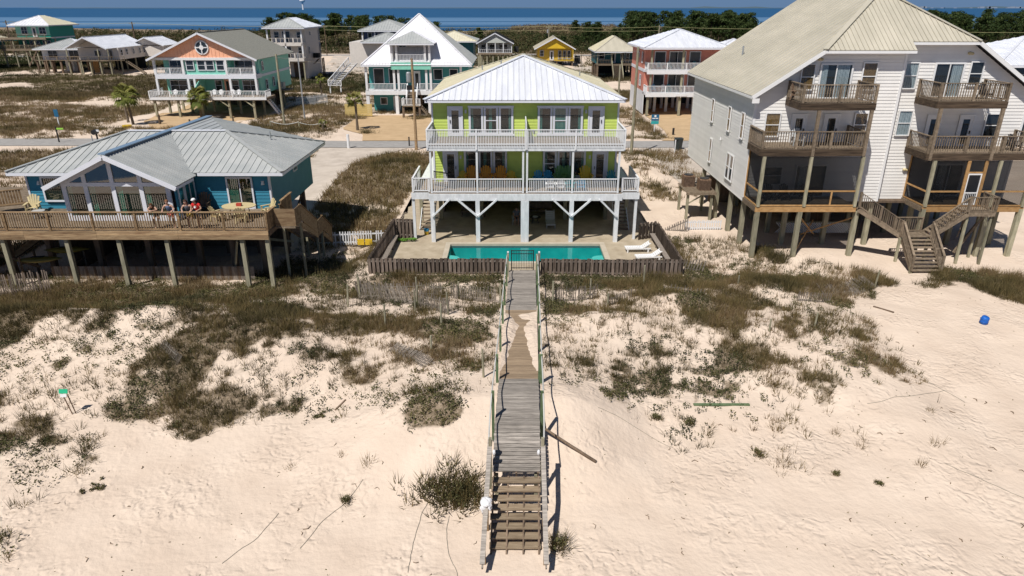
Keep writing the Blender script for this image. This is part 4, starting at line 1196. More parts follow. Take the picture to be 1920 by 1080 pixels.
    railing(H, [(7.46, 45.48), (8.55, 45.48), (8.55, 49.2)], 3.40, .93, 'white', .115, .04, 2, .12)
    railing(H, [(-5.45, 47.2), (-3.95, 46.2)], 3.42, 1.0, 'black_metal', .12, .025, 3, .05)
    pbox('privacy_divider', M['white_post'], H, .90, .97, 45.0, 48.2, 6.62, 8.05)
    # roof
    ex0, ex1, ey0, ey1, ez = -5.95, 7.72, 47.6, 62.6, 9.20
    hw = (ex1-ex0)/2; cx = (ex0+ex1)/2; rz = ez+hw*.355
    A, B = (cx, ey0+hw, rz), (cx, ey1-hw, rz)
    roof_plane(H, [(ex0, ey0, ez), (ex1, ey0, ez), A], M['roof_white'], .40)
    roof_plane(H, [(ex0, ey0, ez), A, B, (ex0, ey1, ez)], M['roof_cream'], .5)  # side slopes of the white roof: their different sheen put into cream colour
    roof_plane(H, [(ex1, ey0, ez), A, B, (ex1, ey1, ez)], M['roof_cream'], .5)
    roof_plane(H, [(ex0, ey1, ez), (ex1, ey1, ez), B], M['roof_white'], .5)
    for p in ((ex0, ey0, ez), (ex1, ey0, ez)): ridge(H, p, A, M['roof_white'], .30)
    for p in ((ex0, ey1, ez), (ex1, ey1, ez)): ridge(H, p, B, M['roof_cream'], .30)
    ridge(H, A, B, M['roof_cream'], .3)
    m = MB(); m.box(ex0+.02, ex1-.02, ey0+.02, ey0+.05, ez-.19, ez-.06); m.box(ex0+.02, ex0+.05, ey0+.05, ey1, ez-.19, ez-.06); m.box(ex1-.05, ex1-.02, ey0+.05, ey1, ez-.19, ez-.06)
    m.build('eave_fascia', M['trim'], H)
    MB().box(ex0+.05, ex1-.05, ey0+.05, 48.26, ez-.15, ez-.11).build('soffit', M['trim'], H)
    for (x, y) in ((-2.3, 55.5), (5.2, 54.8), (-.8, 53.2)):
        z = ez + .355*(hw-abs(x-cx))
        MB().tube([(x, y, z), (x, y, z+.35)], .05, 8).build('vent_pipe', M['grey_metal'], H)
green_house()

# patio slab with the pool let into it
PZ = 0.0
px0, px1, py0, py1 = -4.20, 6.0, 40.95, 44.45
m = MB()
m.box(-8.6, px0-.35, 38.7, 60, -.9, PZ); m.box(px1+.35, 10.15, 38.7, 60, -.9, PZ)
m.box(px0-.35, px1+.35, 38.7, py0-.35, -.9, PZ); m.box(px0-.35, px1+.35, py1+.35, 60, -.9, PZ)
tag(m.build('patio', M['concrete']), kind='structure')
sp_ = thing('swimming_pool', 'turquoise swimming pool set in the patio in front of the green house', 'swimming pool', ((px0+px1)/2, 42.7, 0))
m = MB(); m.box(px0-.34, px0, py0-.34, py1+.34, -.15, .02); m.box(px1, px1+.34, py0-.34, py1+.34, -.15, .02); m.box(px0, px1, py0-.34, py0, -.15, .02); m.box(px0, px1, py1, py1+.34, -.15, .02)
m.build('coping', M['coping'], sp_)
M['pool_blue'] = mat_var('turquoise_pool_plaster', (.05, .40, .41), (.12, .54, .52), .8, .6, .2)
M['pool_tile'] = mat_var('dark_pool_tile', (.02, .07, .10), (.04, .16, .20), 9, .3, .5)
M['pool_step'] = plain('pale_pool_step', (.62, .76, .70), .6)
m = MB(); m.box(px0, px1, py0, py1, -1.5, -1.35); m.box(px0-.1, px0, py0-.1, py1+.1, -1.5, -.28); m.box(px1, px1+.1, py0-.1, py1+.1, -1.5, -.28)
m.box(px0, px1, py0-.1, py0, -1.5, -.28); m.box(px0, px1, py1, py1+.1, -1.5, -.28); m.build('pool_shell', M['pool_blue'], sp_)
m = MB(); m.box(px0-.1, px0, py0-.1, py1+.1, -.28, -.15); m.box(px1, px1+.1, py0-.1, py1+.1, -.28, -.15); m.box(px0, px1, py0-.1, py0, -.28, -.15); m.box(px0, px1, py1, py1+.1, -.28, -.15); m.build('tile_band', M['pool_tile'], sp_)
for cxp, sx in ((px0+.02, 1), (px1-.02, -1)):
    for k, (r, z) in enumerate(((.75, -.20), (1.15, -.45), (1.6, -.7))):
        n = 12; MB().prism([(cxp + sx*math.cos(-math.pi/2+math.pi*i/n)*r, py0+1.2+math.sin(-math.pi/2+math.pi*i/n)*r*.75, z-.25-k*.003) for i in range(n+1)], (0, 0, .25)).build('pool_step', M['pool_step'], sp_)
def water_mat():
    m, nt, b = new_mat('pool_water'); N = nt.nodes; L = nt.links; out = N.get('Material Output')
    tr = N.new('ShaderNodeBsdfTransparent'); tr.inputs[0].default_value = (.38, .86, .86, 1)
    gl = N.new('ShaderNodeBsdfGlossy'); gl.inputs['Roughness'].default_value = .02
    fr = N.new('ShaderNodeFresnel'); fr.inputs['IOR'].default_value = 1.33
    nz = N.new('ShaderNodeTexNoise'); nz.inputs['Scale'].default_value = 1.6
    bp = N.new('ShaderNodeBump'); bp.inputs['Strength'].default_value = .04; bp.inputs['Distance'].default_value = .1
    L.new(nz.outputs['Fac'], bp.inputs['Height']); L.new(bp.outputs[0], gl.inputs['Normal'])
    mx = N.new('ShaderNodeMixShader'); L.new(fr.outputs[0], mx.inputs[0]); L.new(tr.outputs[0], mx.inputs[1]); L.new(gl.outputs[0], mx.inputs[2]); L.new(mx.outputs[0], out.inputs['Surface']); N.remove(b)
    return m
w_ = MB(); w_.v = [(px0, py0, -.13), (px1, py0, -.13), (px1, py1, -.13), (px0, py1, -.13)]; w_.f = [(0, 1, 2, 3)]
w_.build('water', water_mat(), sp_)

# dark board fence round the patio
def pool_fence():
    F = thing('pool_fence', 'dark weathered board fence round the pool patio', 'fence', (.8, 38.6, 0))
    rr = random.Random(8)
    def run(a, b, z0a, z0b, z1a, z1b, pitch, back=True, ww=.165):
        a = Vector((a[0], a[1], 0)); b = Vector((b[0], b[1], 0)); L = (b-a).length; d = (b-a)/L; nrm = Vector((-d.y, d.x, 0)); n = int(L/pitch)
        pbar('fence_rail', M['fence_side'], F, (a.x, a.y, z1a-.20), (b.x, b.y, z1b-.20), .05, .09)
        pbar('fence_rail', M['fence_side'], F, (a.x, a.y, z0a+.28), (b.x, b.y, z0b+.28), .05, .09)
        for i in range(n):
            t = (i+.5)/n; c = a+(b-a)*t; zb = z0a+(z0b-z0a)*t; zt = z1a+(z1b-z1a)*t + rr.choice([-.03, 0, .02])
            f = c - nrm*.045; lean = d*rr.uniform(-.02, .02)
            pbar('fence_board', M['fence_wood'], F, (f.x, f.y, zb), (f.x+lean.x, f.y+lean.y, zt), .022, ww, tuple(d))
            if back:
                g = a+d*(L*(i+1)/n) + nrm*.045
                pbar('fence_board', M['fence_back_shade'], F, (g.x, g.y, zb), (g.x, g.y, zt-.05), .022, ww, tuple(d))
    run((-8.70, 38.6), (-.28, 38.6), -.25, -.1, 1.08, 1.08, .25)
    run((1.68, 38.6), (10.25, 38.6), -.1, -.25, 1.06, 1.02, .25)
    run((-8.70, 38.7), (-8.25, 45.8), .0, 0, 1.05, 1.45, .25)
    run((-8.25, 45.8), (-6.9, 45.55), 0, 0, 1.45, 1.45, .25)
    run((10.25, 38.7), (10.15, 45.9), -.05, 0, .98, 1.2, .25)
    run((10.15, 45.9), (8.85, 45.4), 0, 0, 1.2, 1.2, .25)
pool_fence()
def bench(label, x, y0, y1):
    t = thing('bench', label, 'bench', (x, (y0+y1)/2, 0))
    pbox('seat', M['fence_side'], t, x-.16, x+.16, y0, y1, .42, .47)
    for y in np.linspace(y0+.15, y1-.15, 4): pbox('leg', M['fence_side'], t, x-.1, x+.1, y-.04, y+.04, .02, .42)
bench('long grey plank bench along the left pool fence', -8.0, 39.8, 45.0)
bench('long grey plank bench along the right pool fence', 9.75, 40.2, 45.4)
# gate
g = thing('pool_gate', 'black metal gate between the boardwalk and the pool', 'gate', (.62, 38.55, .3))
pbox('gate_post', M['black_metal'], g, -.06, 0, 38.52, 38.58, .2, 1.62); pbox('gate_post', M['black_metal'], g, 1.25, 1.31, 38.52, 38.58, .2, 1.62)
for z in (.48, 1.38, 1.58): pbox('gate_rail', M['black_metal'], g, 0, 1.25, 38.535, 38.565, z-.02, z+.02)
for k in range(12): x = .07+k*.1; pbox('gate_bar', M['black_metal'], g, x-.011, x+.011, 38.54, 38.56, .40, 1.58)
for (x, lb) in ((-.24, 'left'), (1.62, 'right')):
    t = thing('gate_side_post', 'grey post with a white cap at the %s of the pool gate' % lb, 'post', (x, 38.5, .2))
    pbox('post', M['fence_side'], t, x-.06, x+.06, 38.44, 38.56, .0, 1.45); pbox('cap', M['white'], t, x-.05, x+.05, 38.43, 38.57, 1.455, 1.53)

# furniture on the green house porch
ch = 'chairs on the lower porch of the green house'
for (x, mt, s, lb) in ((-3.50, 'yellow_paint', .92, 'low yellow chair by the left porch door, leftmost in the row'), (-2.84, 'orange_paint', 1.25, 'tall orange chair nearest the left porch door'), (-1.82, 'orange_paint', 1.25, 'tall orange chair in the middle of three orange ones'),
                       (-.82, 'orange_paint', 1.25, 'tall orange chair nearest the middle of the porch'), (-.04, 'yellow_paint', .92, 'low yellow chair right of the orange chairs'),
                       (1.83, 'sky_paint', .95, 'low blue chair, left one of two right of the middle post'), (2.55, 'sky_paint', .95, 'low blue chair, right one of two right of the middle post'),
                       (3.36, 'green_chair_paint', 1.25, 'tall green chair, left one of the green pair'), (3.95, 'green_chair_paint', 1.25, 'tall green chair, right one of the green pair'),
                       (5.18, 'yellow_paint', 1.25, 'tall yellow chair left of the right porch door'), (6.98, 'teal_paint', .95, 'low teal chair in the right porch corner')):
    adirondack(mt, lb, (x, 47.35, 3.43), random.uniform(-.1, .1), s, ch)
for (x, y, mt, lb) in ((2.60, 45.75, 'white', 'white chair behind the porch railing, left of the white pair'), (3.28, 45.75, 'white', 'white chair behind the porch railing, right of the white pair'),
                    (3.95, 45.8, 'teal_paint', 'teal chair behind the thin porch post'), (4.70, 45.8, 'sky_paint', 'small blue chair right of the thin porch post')):
    adirondack(mt, lb, (x, y, 3.43), math.pi, .85, ch)
lounger('grey_plastic', 'grey white lounger standing in the shade under the green house', (2.85, 48.9, 0), 0, 1.0)
lounger('vinyl', 'white plastic lounger by the pool, farther of the two', (8.35, 42.95, 0), -math.pi/2+.05, .6).scale = (.85,)*3
lounger('vinyl', 'white plastic lounger by the pool, nearer the fence', (8.75, 41.3, 0), -math.pi/2+.1, .6).scale = (.85,)*3
table('black_metal', 'round low table under the green house with a white plate on it', (1.75, 49.5, 0), .42, .45)
tag(MB().tube([(1.75, 49.5, .455), (1.75, 49.5, .49)], [.2, .22], 16).build('plate', M['white'], world=(1.75, 49.5, .455)), 'white dish on the low table under the green house', 'dish')
def sofa(label, x, y, w, mat):
    t = thing('patio_bench', label, 'bench', (x, y, 0)); m = M[mat]
    pbox('seat', m, t, x-w/2, x+w/2, y-.3, y+.3, .35, .45); pbox('backrest', m, t, x-w/2, x+w/2, y+.3, y+.38, .45, .9)
    for a in (-w/2+.08, w/2-.08):
        for b in (-.25, .25): pbox('leg', m, t, x+a-.04, x+a+.04, y+b-.04, y+b+.04, 0, .35)
sofa('dark wooden bench in the left half under the green house', -3.0, 51.3, 1.9, 'pile_brown')
sofa('long dark bench behind the round low table', 1.9, 51.6, 2.4, 'pile_brown')
b_ = thing('bucket', 'blue and yellow bucket on the patio under the left porch edge', 'bucket', (-6.1, 46.6, 0))
MB().tube([(-6.1, 46.6, 0), (-6.1, 46.6, .26)], [.15, .18], 12).build('body', M['yellow_paint'], b_); MB().tube([(-6.1, 46.6, .262), (-6.1, 46.6, .42)], [.18, .18], 12).build('lid', M['sky_paint'], b_)
cr = MB()
for k in range(60): 
    a = random.uniform(-7.9, -6.6); cr.ball((a, 45.0+random.uniform(-.12, .12), .1+random.uniform(0, .12)), .09, 1, 1, .6, 5, 3)
tag(cr.build('patio_weed', (colmat('weed_green', (.10, .22, .03)), M['weed_green'])[1]), 'bright green weeds at the foot of the left fence corner on the patio', 'weeds', kind='stuff')
# ------------------------------------------------------------------ boardwalk over the dune
DKY = [15, 18.5, 20.3, 22.6, 25.5, 31, 38.5]; DKZ = [.75, .80, 1.50, 1.42, 1.0, .84, .36]
def dkz(y): return float(np.interp(y, DKY, DKZ))
def dkx(y): return .62+(y-38.5)*.0241
BW = thing('boardwalk', 'long grey plank boardwalk running from the pool gate down to the beach', 'boardwalk', (.4, 28, 0))
y = 38.45; i = 0; rr = random.Random(4)
while y > 18.6:
    c = y-.07; z = dkz(c); cx = dkx(c); sl = (dkz(c+.05)-dkz(c-.05))/.1
    mt = M['walk_tan'] if 23.9 < c < 31.6 else M['walk']
    o = pbox('plank', mt, BW, -.79, .79, -.067, .067, -.02, .02)
    o.location = Vector((cx+rr.uniform(-.012, .012), c, z-.02+rr.uniform(-.004, .004)))-ORG[BW]
    o.rotation_euler = (math.atan(sl), 0, rr.uniform(-.006, .006))
    y -= .142
for s in (-1, 0, 1):
    pts = [(dkx(y)+s*.72, y, dkz(y)-.17) for y in (38.4, 34, 31, 28, 25.5, 24, 22.6, 21.4, 20.3, 18.6)]
    for a, b in zip(pts[:-1], pts[1:]): pbar('joist', M['pile_brown'], BW, a, b, .06, .24)
# stairs at the beach end
top = (18.5, .78); bot = (16.45, -.45); NS = 8
for k in range(NS):
    t = (k+.5)/NS; yy = top[0]+(bot[0]-top[0])*t; zz = top[1]-(top[1]-bot[1])*(k+1)/NS
    o = pbox('stair_tread', M['tread'], BW, -.80, .80, -.135, .135, -.022, .022)
    o.location = Vector((dkx(yy), yy, zz))-ORG[BW]; o.rotation_euler[2] = rr.uniform(-.004, .004)
for s in (-1, -.35, .35, 1):
    pbar('stringer', M['pile_brown'], BW, (dkx(18.5)+s*.74, 18.55, .60), (dkx(16.4)+s*.74, 16.35, -.62), .05, .24)
for y, zz in ((31, .8), (25.5, 1.), (22.6, 1.4), (20.4, 1.4), (18.7, .75)):
    for s in (-1, 1): pbox('support_post', M['pile'], BW, dkx(y)+s*.66-.06, dkx(y)+s*.66+.06, y-.06, y+.06, zz-2.0, zz-.12)
# green posts joined by a pale sagging rope
PY = [38.1, 36.0, 32.6, 29.9, 27.1, 23.9, 20.7, 18.75]
for s in (-1, 1):
    for j, y in enumerate(PY):
        x = dkx(y)+s*.86; z = dkz(y)
        wide = .17 if (s == 1 and abs(y-23.9) < .1) else .10
        pbox('rail_post', M['green_post'] if 0 < j < 7 else M['pile'], BW, x-wide/2, x+wide/2, y-.05, y+.05, z-.9, z+1.12)
        if j:
            y0 = PY[j-1]; a = Vector((dkx(y0)+s*.90, y0, dkz(y0)+1.06)); b = Vector((x+s*.04, y, z+1.06)); n = 8
            pts = [a+(b-a)*(q/n)-Vector((0, 0, .16*math.sin(math.pi*q/n)))+Vector((s*.02*math.sin(math.pi*q/n), 0, 0)) for q in range(n+1)]
            MB().tube(pts, .028, 6).build('rope', M['rope'], BW, True, world=(a+b)/2)
for s in (-1, 1):
    a = Vector((dkx(18.9)+s*.87, 18.95, 1.82)); b = Vector((dkx(15.5)+s*.94, 15.42, -.08))
    pbar('stair_rail', M['walk'], BW, a, b, .15, .05)
    pbar('stair_rail_side', M['walk'], BW, a-Vector((s*.0, 0, .16)), b-Vector((0, 0, .16)), .045, .14)
    x = dkx(15.95)+s*.93; pbox('rail_post', M['rail_wood'], BW, x-.06, x+.06, 15.9, 16.02, -1.1, .10)
    x = dkx(17.3)+s*.90; pbox('rail_post', M['rail_wood'], BW, x-.05, x+.05, 17.25, 17.35, -.9, .85)
    x = dkx(18.6)+s*.84
    c = MB().tube([(x+s*.12-.24*(s > 0), 18.62, 1.62), (x+s*.12+.01-.24*(s > 0), 18.62, 1.25)], [.04, .05], 8)
    t = thing('buoy', 'small white float hung on the %s rail at the top of the beach stairs' % ('right' if s > 0 else 'left'), 'float', (x - s*.02, 18.66, 1.6))
    MB().ball((x-.11*s, 18.60, 1.55), .07, .8, 1, 1.6).build('float', M['white'], t, True)
# sand blown over the planks
def drift(name, poly, zf, h=.07):
    pass
xs2 = np.linspace(-.80, .80, 41); ys2 = np.linspace(24.8, 31.4, 90)
X, Y = np.meshgrid(xs2, ys2)
edge = .80 - (np.interp(Y, [24.8, 25.6, 27, 28.6, 29.6, 30.2, 30.8, 31.4], [.02, .14, .30, .62, .74, .55, .30, .0])) + .34*(fbm(X, Y, .8, 4, 77)-.5)
right_edge = .80 - (np.interp(Y, [24.8, 25.6, 27, 28.6, 29.4, 30.0, 30.6, 31.4], [.06, .22, .42, .62, .74, .50, .15, 0])) + .34*(fbm(X, Y, .8, 4, 78)-.5)
bodyl = np.where(X < 0, -X-edge, X-right_edge)
Zd = np.array([[dkz(v) for v in row] for row in Y]) + np.clip(bodyl*.35, -.06, .10) + .012*(fbm(X, Y, .3, 2, 5)-.5)
X = X + np.vectorize(dkx)(Y)
tag(grid_mesh('sand_drift', X, Y, Zd, M['sand'], np.zeros_like(X)), kind='structure')

# towel
tw = thing('towel', 'crumpled white towel hung over the left rail of the beach stairs', 'towel', (-.86, 17.05, .85))
b = MB(); TL = Vector((dkx(17.05)-.90, 17.05, .86)); b.ball(TL, .165, 1, 1.2, .7, 30, 20); b.ball(TL+Vector((-.07, -.10, -.16)), .10, 1, .8, 1.7, 22, 16); b.ball(TL+Vector((.11, -.09, -.13)), .09, .8, 1, 1.6, 22, 16)
tv = np.array(b.v); dn_ = np.array([TL.x, TL.y, TL.z]); nn = (fbm(tv[:, 0]*16+tv[:, 2]*10, tv[:, 1]*14-tv[:, 2]*9, 1, 3, 4)-.5)[:, None]; tv = dn_+(tv-dn_)*(1+.75*nn); b.v = [tuple(q) for q in tv]
b.build('cloth', M['white_cloth'], tw, True)

# ------------------------------------------------------------------ things lying or standing on the beach
def on(x, y, dz=0): return Vector((x, y, tz(x, y)+dz))
def lying_board(label, a, b, w, h, mat, name='board', za=.03, zb=.03, cat='board'):
    p = on(*a, za); q = on(*b, zb)
    o = MB().bar(p, q, w, h).build(name, M[mat], None, world=(p+q)/2); return tag(o, label, cat)
lying_board('long green painted board lying on the sand right of the boardwalk', (7.4, 23.95), (9.7, 24.0), .12, .06, 'green_post')
o = MB().tube([on(1.15, 20.85, .42), on(2.1, 20.4, .14), on(2.97, 20.0, .02)], [.045, .055, .06], 8).build('log', M['pile_brown'], None, True, world=on(2, 21.1)); tag(o, 'brown pole leaning out from under the boardwalk onto the sand', 'pole')
lying_board('short dark plank half buried in the sand below the fallen slat fence', (19.6, 33.9), (20.3, 33.1), .10, .05, 'pile_brown')
lying_board('short dark stick on the sand left of the stairs bush', (-7.1, 23.5), (-6.8, 24.1), .05, .04, 'pile_brown', 'stick')
d_ = on(24.3, 31.9); dr = thing('drum', 'small bright blue plastic drum lying alone on the open sand', 'drum', tuple(d_))
MB().tube([d_+Vector((0, .02, .0)), d_+Vector((.01, .01, .04)), d_+Vector((.02, 0, .2)), d_+Vector((.03, -.03, .36)), d_+Vector((.035, -.04, .40))], [.16, .185, .195, .185, .16], 18).build('body', M['blue_plastic'], dr, True)
for yy in (.12, .27): MB().tube([d_+Vector((.016, 0, yy-.012)), d_+Vector((.018, 0, yy+.012))], .205, 18).build('rib', M['blue_plastic'], dr, True)
s_ = on(-17.67, 23.5); sg = thing('dune_sign', 'small green and white dune sign on two thin posts in the sand at the left', 'sign', tuple(s_))
for dx, top in ((-.10, 1.12), (.12, .95)): MB().tube([s_+Vector((dx*.4+.1, dx*.3, -.3)), s_+Vector((dx, -.15, top))], .022, 6).build('post', M['rust'], sg)
MB().prism([s_+Vector((-.17, -.19, 1.03)), s_+Vector((.17, -.18, 1.03)), s_+Vector((.17, -.12, 1.20)), s_+Vector((-.17, -.13, 1.20))], (0, -.02, .006)).build('sign_board', plain('sign_green', (.02, .42, .22)), sg)
MB().prism([s_+Vector((-.12, -.232, .89)), s_+Vector((.12, -.225, .89)), s_+Vector((.12, -.195, 1.02)), s_+Vector((-.12, -.205, 1.02))], (0, -.015, .006)).build('lower_board', M['white'], sg)
# thin vine runners on the sand
vr_ = MB(); rr = random.Random(12)
for (x, y, a, L) in ((-6.6, 16.6, 1.2, 3.2), (-3.1, 15.6, 1.62, 3.0), (-1.6, 15.4, 1.75, 2.6), (-8.8, 16.0, 1.0, 2.4), (3.2, 24.6, .7, 2.4), (3.3, 22.5, .05, 3.0), (15.8, 20.6, -.7, 3.0), (14.5, 24.0, .12, 4.6), (18, 27.6, -1.3, 3.0), (15.2, 31.5, -.1, 3.0), (17.0, 27.5, 1.9, 3.0), (5.4, 26.0, .4, 2.2)):
    pts = []; 
    for k in range(14):
        pts.append(on(x, y, .012)); x += math.cos(a)*L/13; y += math.sin(a)*L/13; a += rr.uniform(-.18, .18)
    vr_.tube(pts, .010, 4)
tag(vr_.build('vine_runners', M['rope_dark']), 'thin dry vine runners trailing over the open sand', 'vines', kind='stuff')
# twigs
tg = MB()
for k in range(170):
    x = rr.uniform(-19, 21); y = rr.uniform(14.5, 34)
    if abs(x-.3) < 1.2: continue
    a = rr.uniform(0, 6.28); L = rr.uniform(.05, .26)
    tg.tube([on(x, y, .01), on(x+math.cos(a)*L*.6, y+math.sin(a)*L*.6, .03), on(x+math.cos(a+.5)*L, y+math.sin(a+.5)*L, .012)], rr.uniform(.008, .02), 4)
tag(tg.build('twigs', M['pile_brown']), 'small dark twigs strewn over the sand', 'twigs', kind='stuff')

# single bushes that stand apart
def bush(x, y, r, h, label, n=900, seed=1, green=.4, sx=1.0, wide=.011, sy=1.0):
    rgp = np.random.default_rng(seed); z0 = tz(x, y)
    t = thing('beach_bush', label, 'bush', (x, y, z0))
    k = max(8, n//14)
    bx = x+rgp.normal(0, .42, k)*r*sx; by = y+rgp.normal(0, .42, k)*r*sy; bz = terrain(bx, by)
    dry = green < .27
    if dry: k = max(3, k//3); bx, by, bz = bx[:k], by[:k], bz[:k]
    P = blades(bx, by, bz, np.full(k, h*(1.2 if dry else 1)), 14, .008 if dry else wide, .5, rgp, .95)
    tri_mesh('stems', P, np.repeat(rgp.uniform(.3 if dry else 0, 1 if dry else .5, k), 14)+rgp.normal(0, .1, len(P)), M['grass'], t)['kind'] = 'stuff'
    if dry: return
    P = leaves(bx, by, bz+h*.25, np.full(k, h*.40), 9, .040, rgp, .8)
    tri_mesh('leaves', P, rgp.normal(green, .2, len(P)), M['creeper'], t)['kind'] = 'stuff'
bush(-1.95, 18.8, 1.35, .58, 'wide spiky olive bush right against the left side of the beach stairs', 1500, 1, .3, 1.25, .020, .62)
bush(1.45, 16.6, .28, .55, 'small leggy bush at the foot of the right stair rail', 260, 2, .4)
bush(10.0, 20.6, .42, .42, 'lone dark bush on the open sand in the lower right', 420, 3, .25)
bush(9.2, 21.2, .25, .25, 'small green clump just left of the lone dark bush', 160, 4, .7)
bush(-3.2, 23.3, .95, .5, 'ragged bush beside a grey stake above the stairs bush', 300, 5, .3, 1.9, .018, .5)
bush(20.9, 37.8, .55, .9, 'tall beachgrass clump beside the right house steps', 700, 6, .2, 1.2)
bush(11.6, 20.1, .16, .18, 'tiny tuft right of the lone dark bush', 70, 7, .6)
bush(15.0, 20.4, .2, .3, 'small dry tuft in a row on the lower right sand', 90, 8, .2)
bush(13.6, 22.3, .3, .35, 'dry grass tuft farther up the lower right sand', 130, 9, .2)
bush(-5.0, 20.1, .22, .4, 'thin dead looking twiggy plant on the sand left of the stairs bush', 90, 10, .1)
bush(-5.6, 18.6, .13, .3, 'little spiky tuft low on the sand left of the stairs', 60, 11, .4)
rb = random.Random(77)
for (px_, py_, r_, h_, lb) in ((11.4, 22.9, .22, .3, 'dry tuft nearest the lone dark bush on the lower right sand'), (12.6, 22.6, .25, .28, 'dry tuft between the lone dark bush and the debris line'), (13.2, 21.6, .16, .26, 'thin dry tuft right of the lone dark bush'), (16.0, 21.6, .2, .34, 'last dry tuft at the right end of the row on the lower right sand'),
    (17.0, 23.8, .14, .22, 'solitary small tuft on the open right sand'), (5.8, 23.2, .22, .3, 'sparse straw tuft below the green board, left one'), (7.0, 22.9, .2, .28, 'sparse straw tuft below the green board, right one'), (-8.0, 20.4, .16, .2, 'small reddish tuft in the middle left sand'), (-6.2, 20.6, .14, .2, 'small tuft between the twiggy plant and the middle left sand'), (-7.7, 23.3, .3, .16, 'low green creeper patch on the middle left sand'),
    (-14.6, 19.3, .5, .14, 'flat green creeper patch in the lower left'), (-10.3, 24.5, .35, .4, 'grassy clump at the tip of the big left grass patch'), (12.9, 19.6, .1, .16, 'tiny green sprig low on the right sand')):
    bush(px_, py_, r_, h_, lb, int(60+400*r_), int(px_*10) % 97, .45 if 'green' in lb else .15, 1.3)
bush(-16.2, 17.0, .35, .35, 'small sparse plant near the lower left corner', 120, 12, .3)

# ------------------------------------------------------------------ slat fences
def sand_fence(pts, label, h=1.0, pitch=.09, lean=0.0, fallen=0.0, stakes=True, mat='slat', seed=1, cat='fence', w=.045, gap=0.0, zoff=0):
    r = random.Random(seed); P = [Vector((p[0], p[1], 0)) for p in pts]
    c = P[len(P)//2]; F = thing('slat_fence', label, cat, (c.x, c.y, tz(c.x, c.y)))
    for a, b in zip(P[:-1], P[1:]):
        L = (b-a).length; d = (b-a)/L; nrm = Vector((-d.y, d.x, 0)); n = int(L/pitch)
        tops = []
        for i in range(n+1):
            if r.random() < gap: continue
            p = a+d*(L*i/n); z = tz(p.x, p.y)-.06+zoff
            ln = lean+r.uniform(-.06, .06); fl = fallen+r.uniform(-.05, .05) if fallen else 0
            hh = h*r.uniform(.88, 1.04)
            up = Vector((0, 0, math.cos(fl)))+nrm*math.sin(fl)+d*ln
            q0 = Vector((p.x, p.y, z + (.05 if fallen else 0))); q1 = q0+up*hh
            if fallen: q1.z = max(q1.z, tz(q1.x, q1.y)+.05)
            pbar('slat', M[mat], F, q0, q0 + (q1-q0).normalized()*round((q1-q0).length, 1), w, .012, tuple(nrm) if not fallen else (0, 0, 1)); tops.append((q0, q1))
        for f in (.3, .75):
            for s0, s1 in zip(tops[::6], tops[6::6]):
                A = s0[0]+(s0[1]-s0[0])*f; B = s1[0]+(s1[1]-s1[0])*f
                pbar('wire', M['rope_dark'], F, A, B, .012, .012)
    return F
def stake(x, y, h, label, lean=.0, r=.05):
    z = tz(x, y); o = MB().tube([(x, y, z-.3), (x+lean*h, y, z+h)], [r, r*.9], 7).build('stake', M['pile'], None, world=(x, y, z)); tag(o, label, 'stake')
sand_fence([(-8.9, 35.9), (-5.3, 35.0), (-2.9, 33.6), (-.55, 32.9)], 'long grey slat fence crossing the dune in front of the pool fence', .95, .10, 0, 0, seed=2, gap=.2)
sand_fence([(-8.3, 34.2), (-6.6, 33.7)], 'leaning slat fence piece left of the gap', .9, .09, -.35, .25, seed=3)
sand_fence([(-6.6, 33.7), (-5.2, 32.9)], 'nearly fallen slat fence piece in the middle of the dune hollow', .9, .10, -.8, .5, seed=4)
sand_fence([(-4.9, 32.6), (-3.2, 31.0)], 'slat fence piece ending at a grey stake left of the boardwalk', .95, .09, .15, 0, seed=5)
sand_fence([(2.1, 33.2), (4.6, 34.2)], 'slat fence buried in grass right of the boardwalk', .9, .09, 0, 0, seed=6, gap=.1)
sand_fence([(5.0, 32.8), (6.4, 33.8)], 'short pale slat fence piece on the right dune', .6, .12, 0, 0, seed=7)
sand_fence([(15.2, 33.5), (17.2, 34.0)], 'low slat fence sunk in sand in front of the fallen one', .62, .12, .1, 0, seed=8)
sand_fence([(17.4, 34.9), (19.6, 35.6), (21.6, 37.2)], 'slat fence fallen flat on the sand below the right house steps', 1.25, .085, .3, 1.35, seed=9, cat='fence', w=.06)
sand_fence([(-34, 33.3), (-30.5, 34.1), (-25.6, 35.0)], 'dark upright slat fence at the left edge below the deck', 1.35, .12, .02, 0, seed=10, mat='fence_wood', w=.06)
sand_fence([(-15.9, 27.4), (-14.6, 26.2)], 'crumpled slat fence half buried in the left dune', .5, .08, .2, .6, seed=11)
sand_fence([(-26.4, 26.6), (-24.2, 25.6)], 'low slat fence in the sand at the far left', .5, .11, 0, .2, seed=12)
sand_fence([(-5.6, 27.5), (-3.8, 25.6)], 'dark fallen slat fence under the grass left of the boardwalk', .6, .09, .3, .9, seed=13, mat='fence_side')
sand_fence([(10.4, 39.4), (11.6, 39.1)], 'few tilted pale pickets at the right corner of the pool fence', .85, .16, .25, 0, seed=14, w=.07)
sand_fence([(8.2, 34.0), (10.2, 33.6)], 'half buried pale slats on the right dune ridge', .45, .16, .1, 0, seed=15, gap=.2)
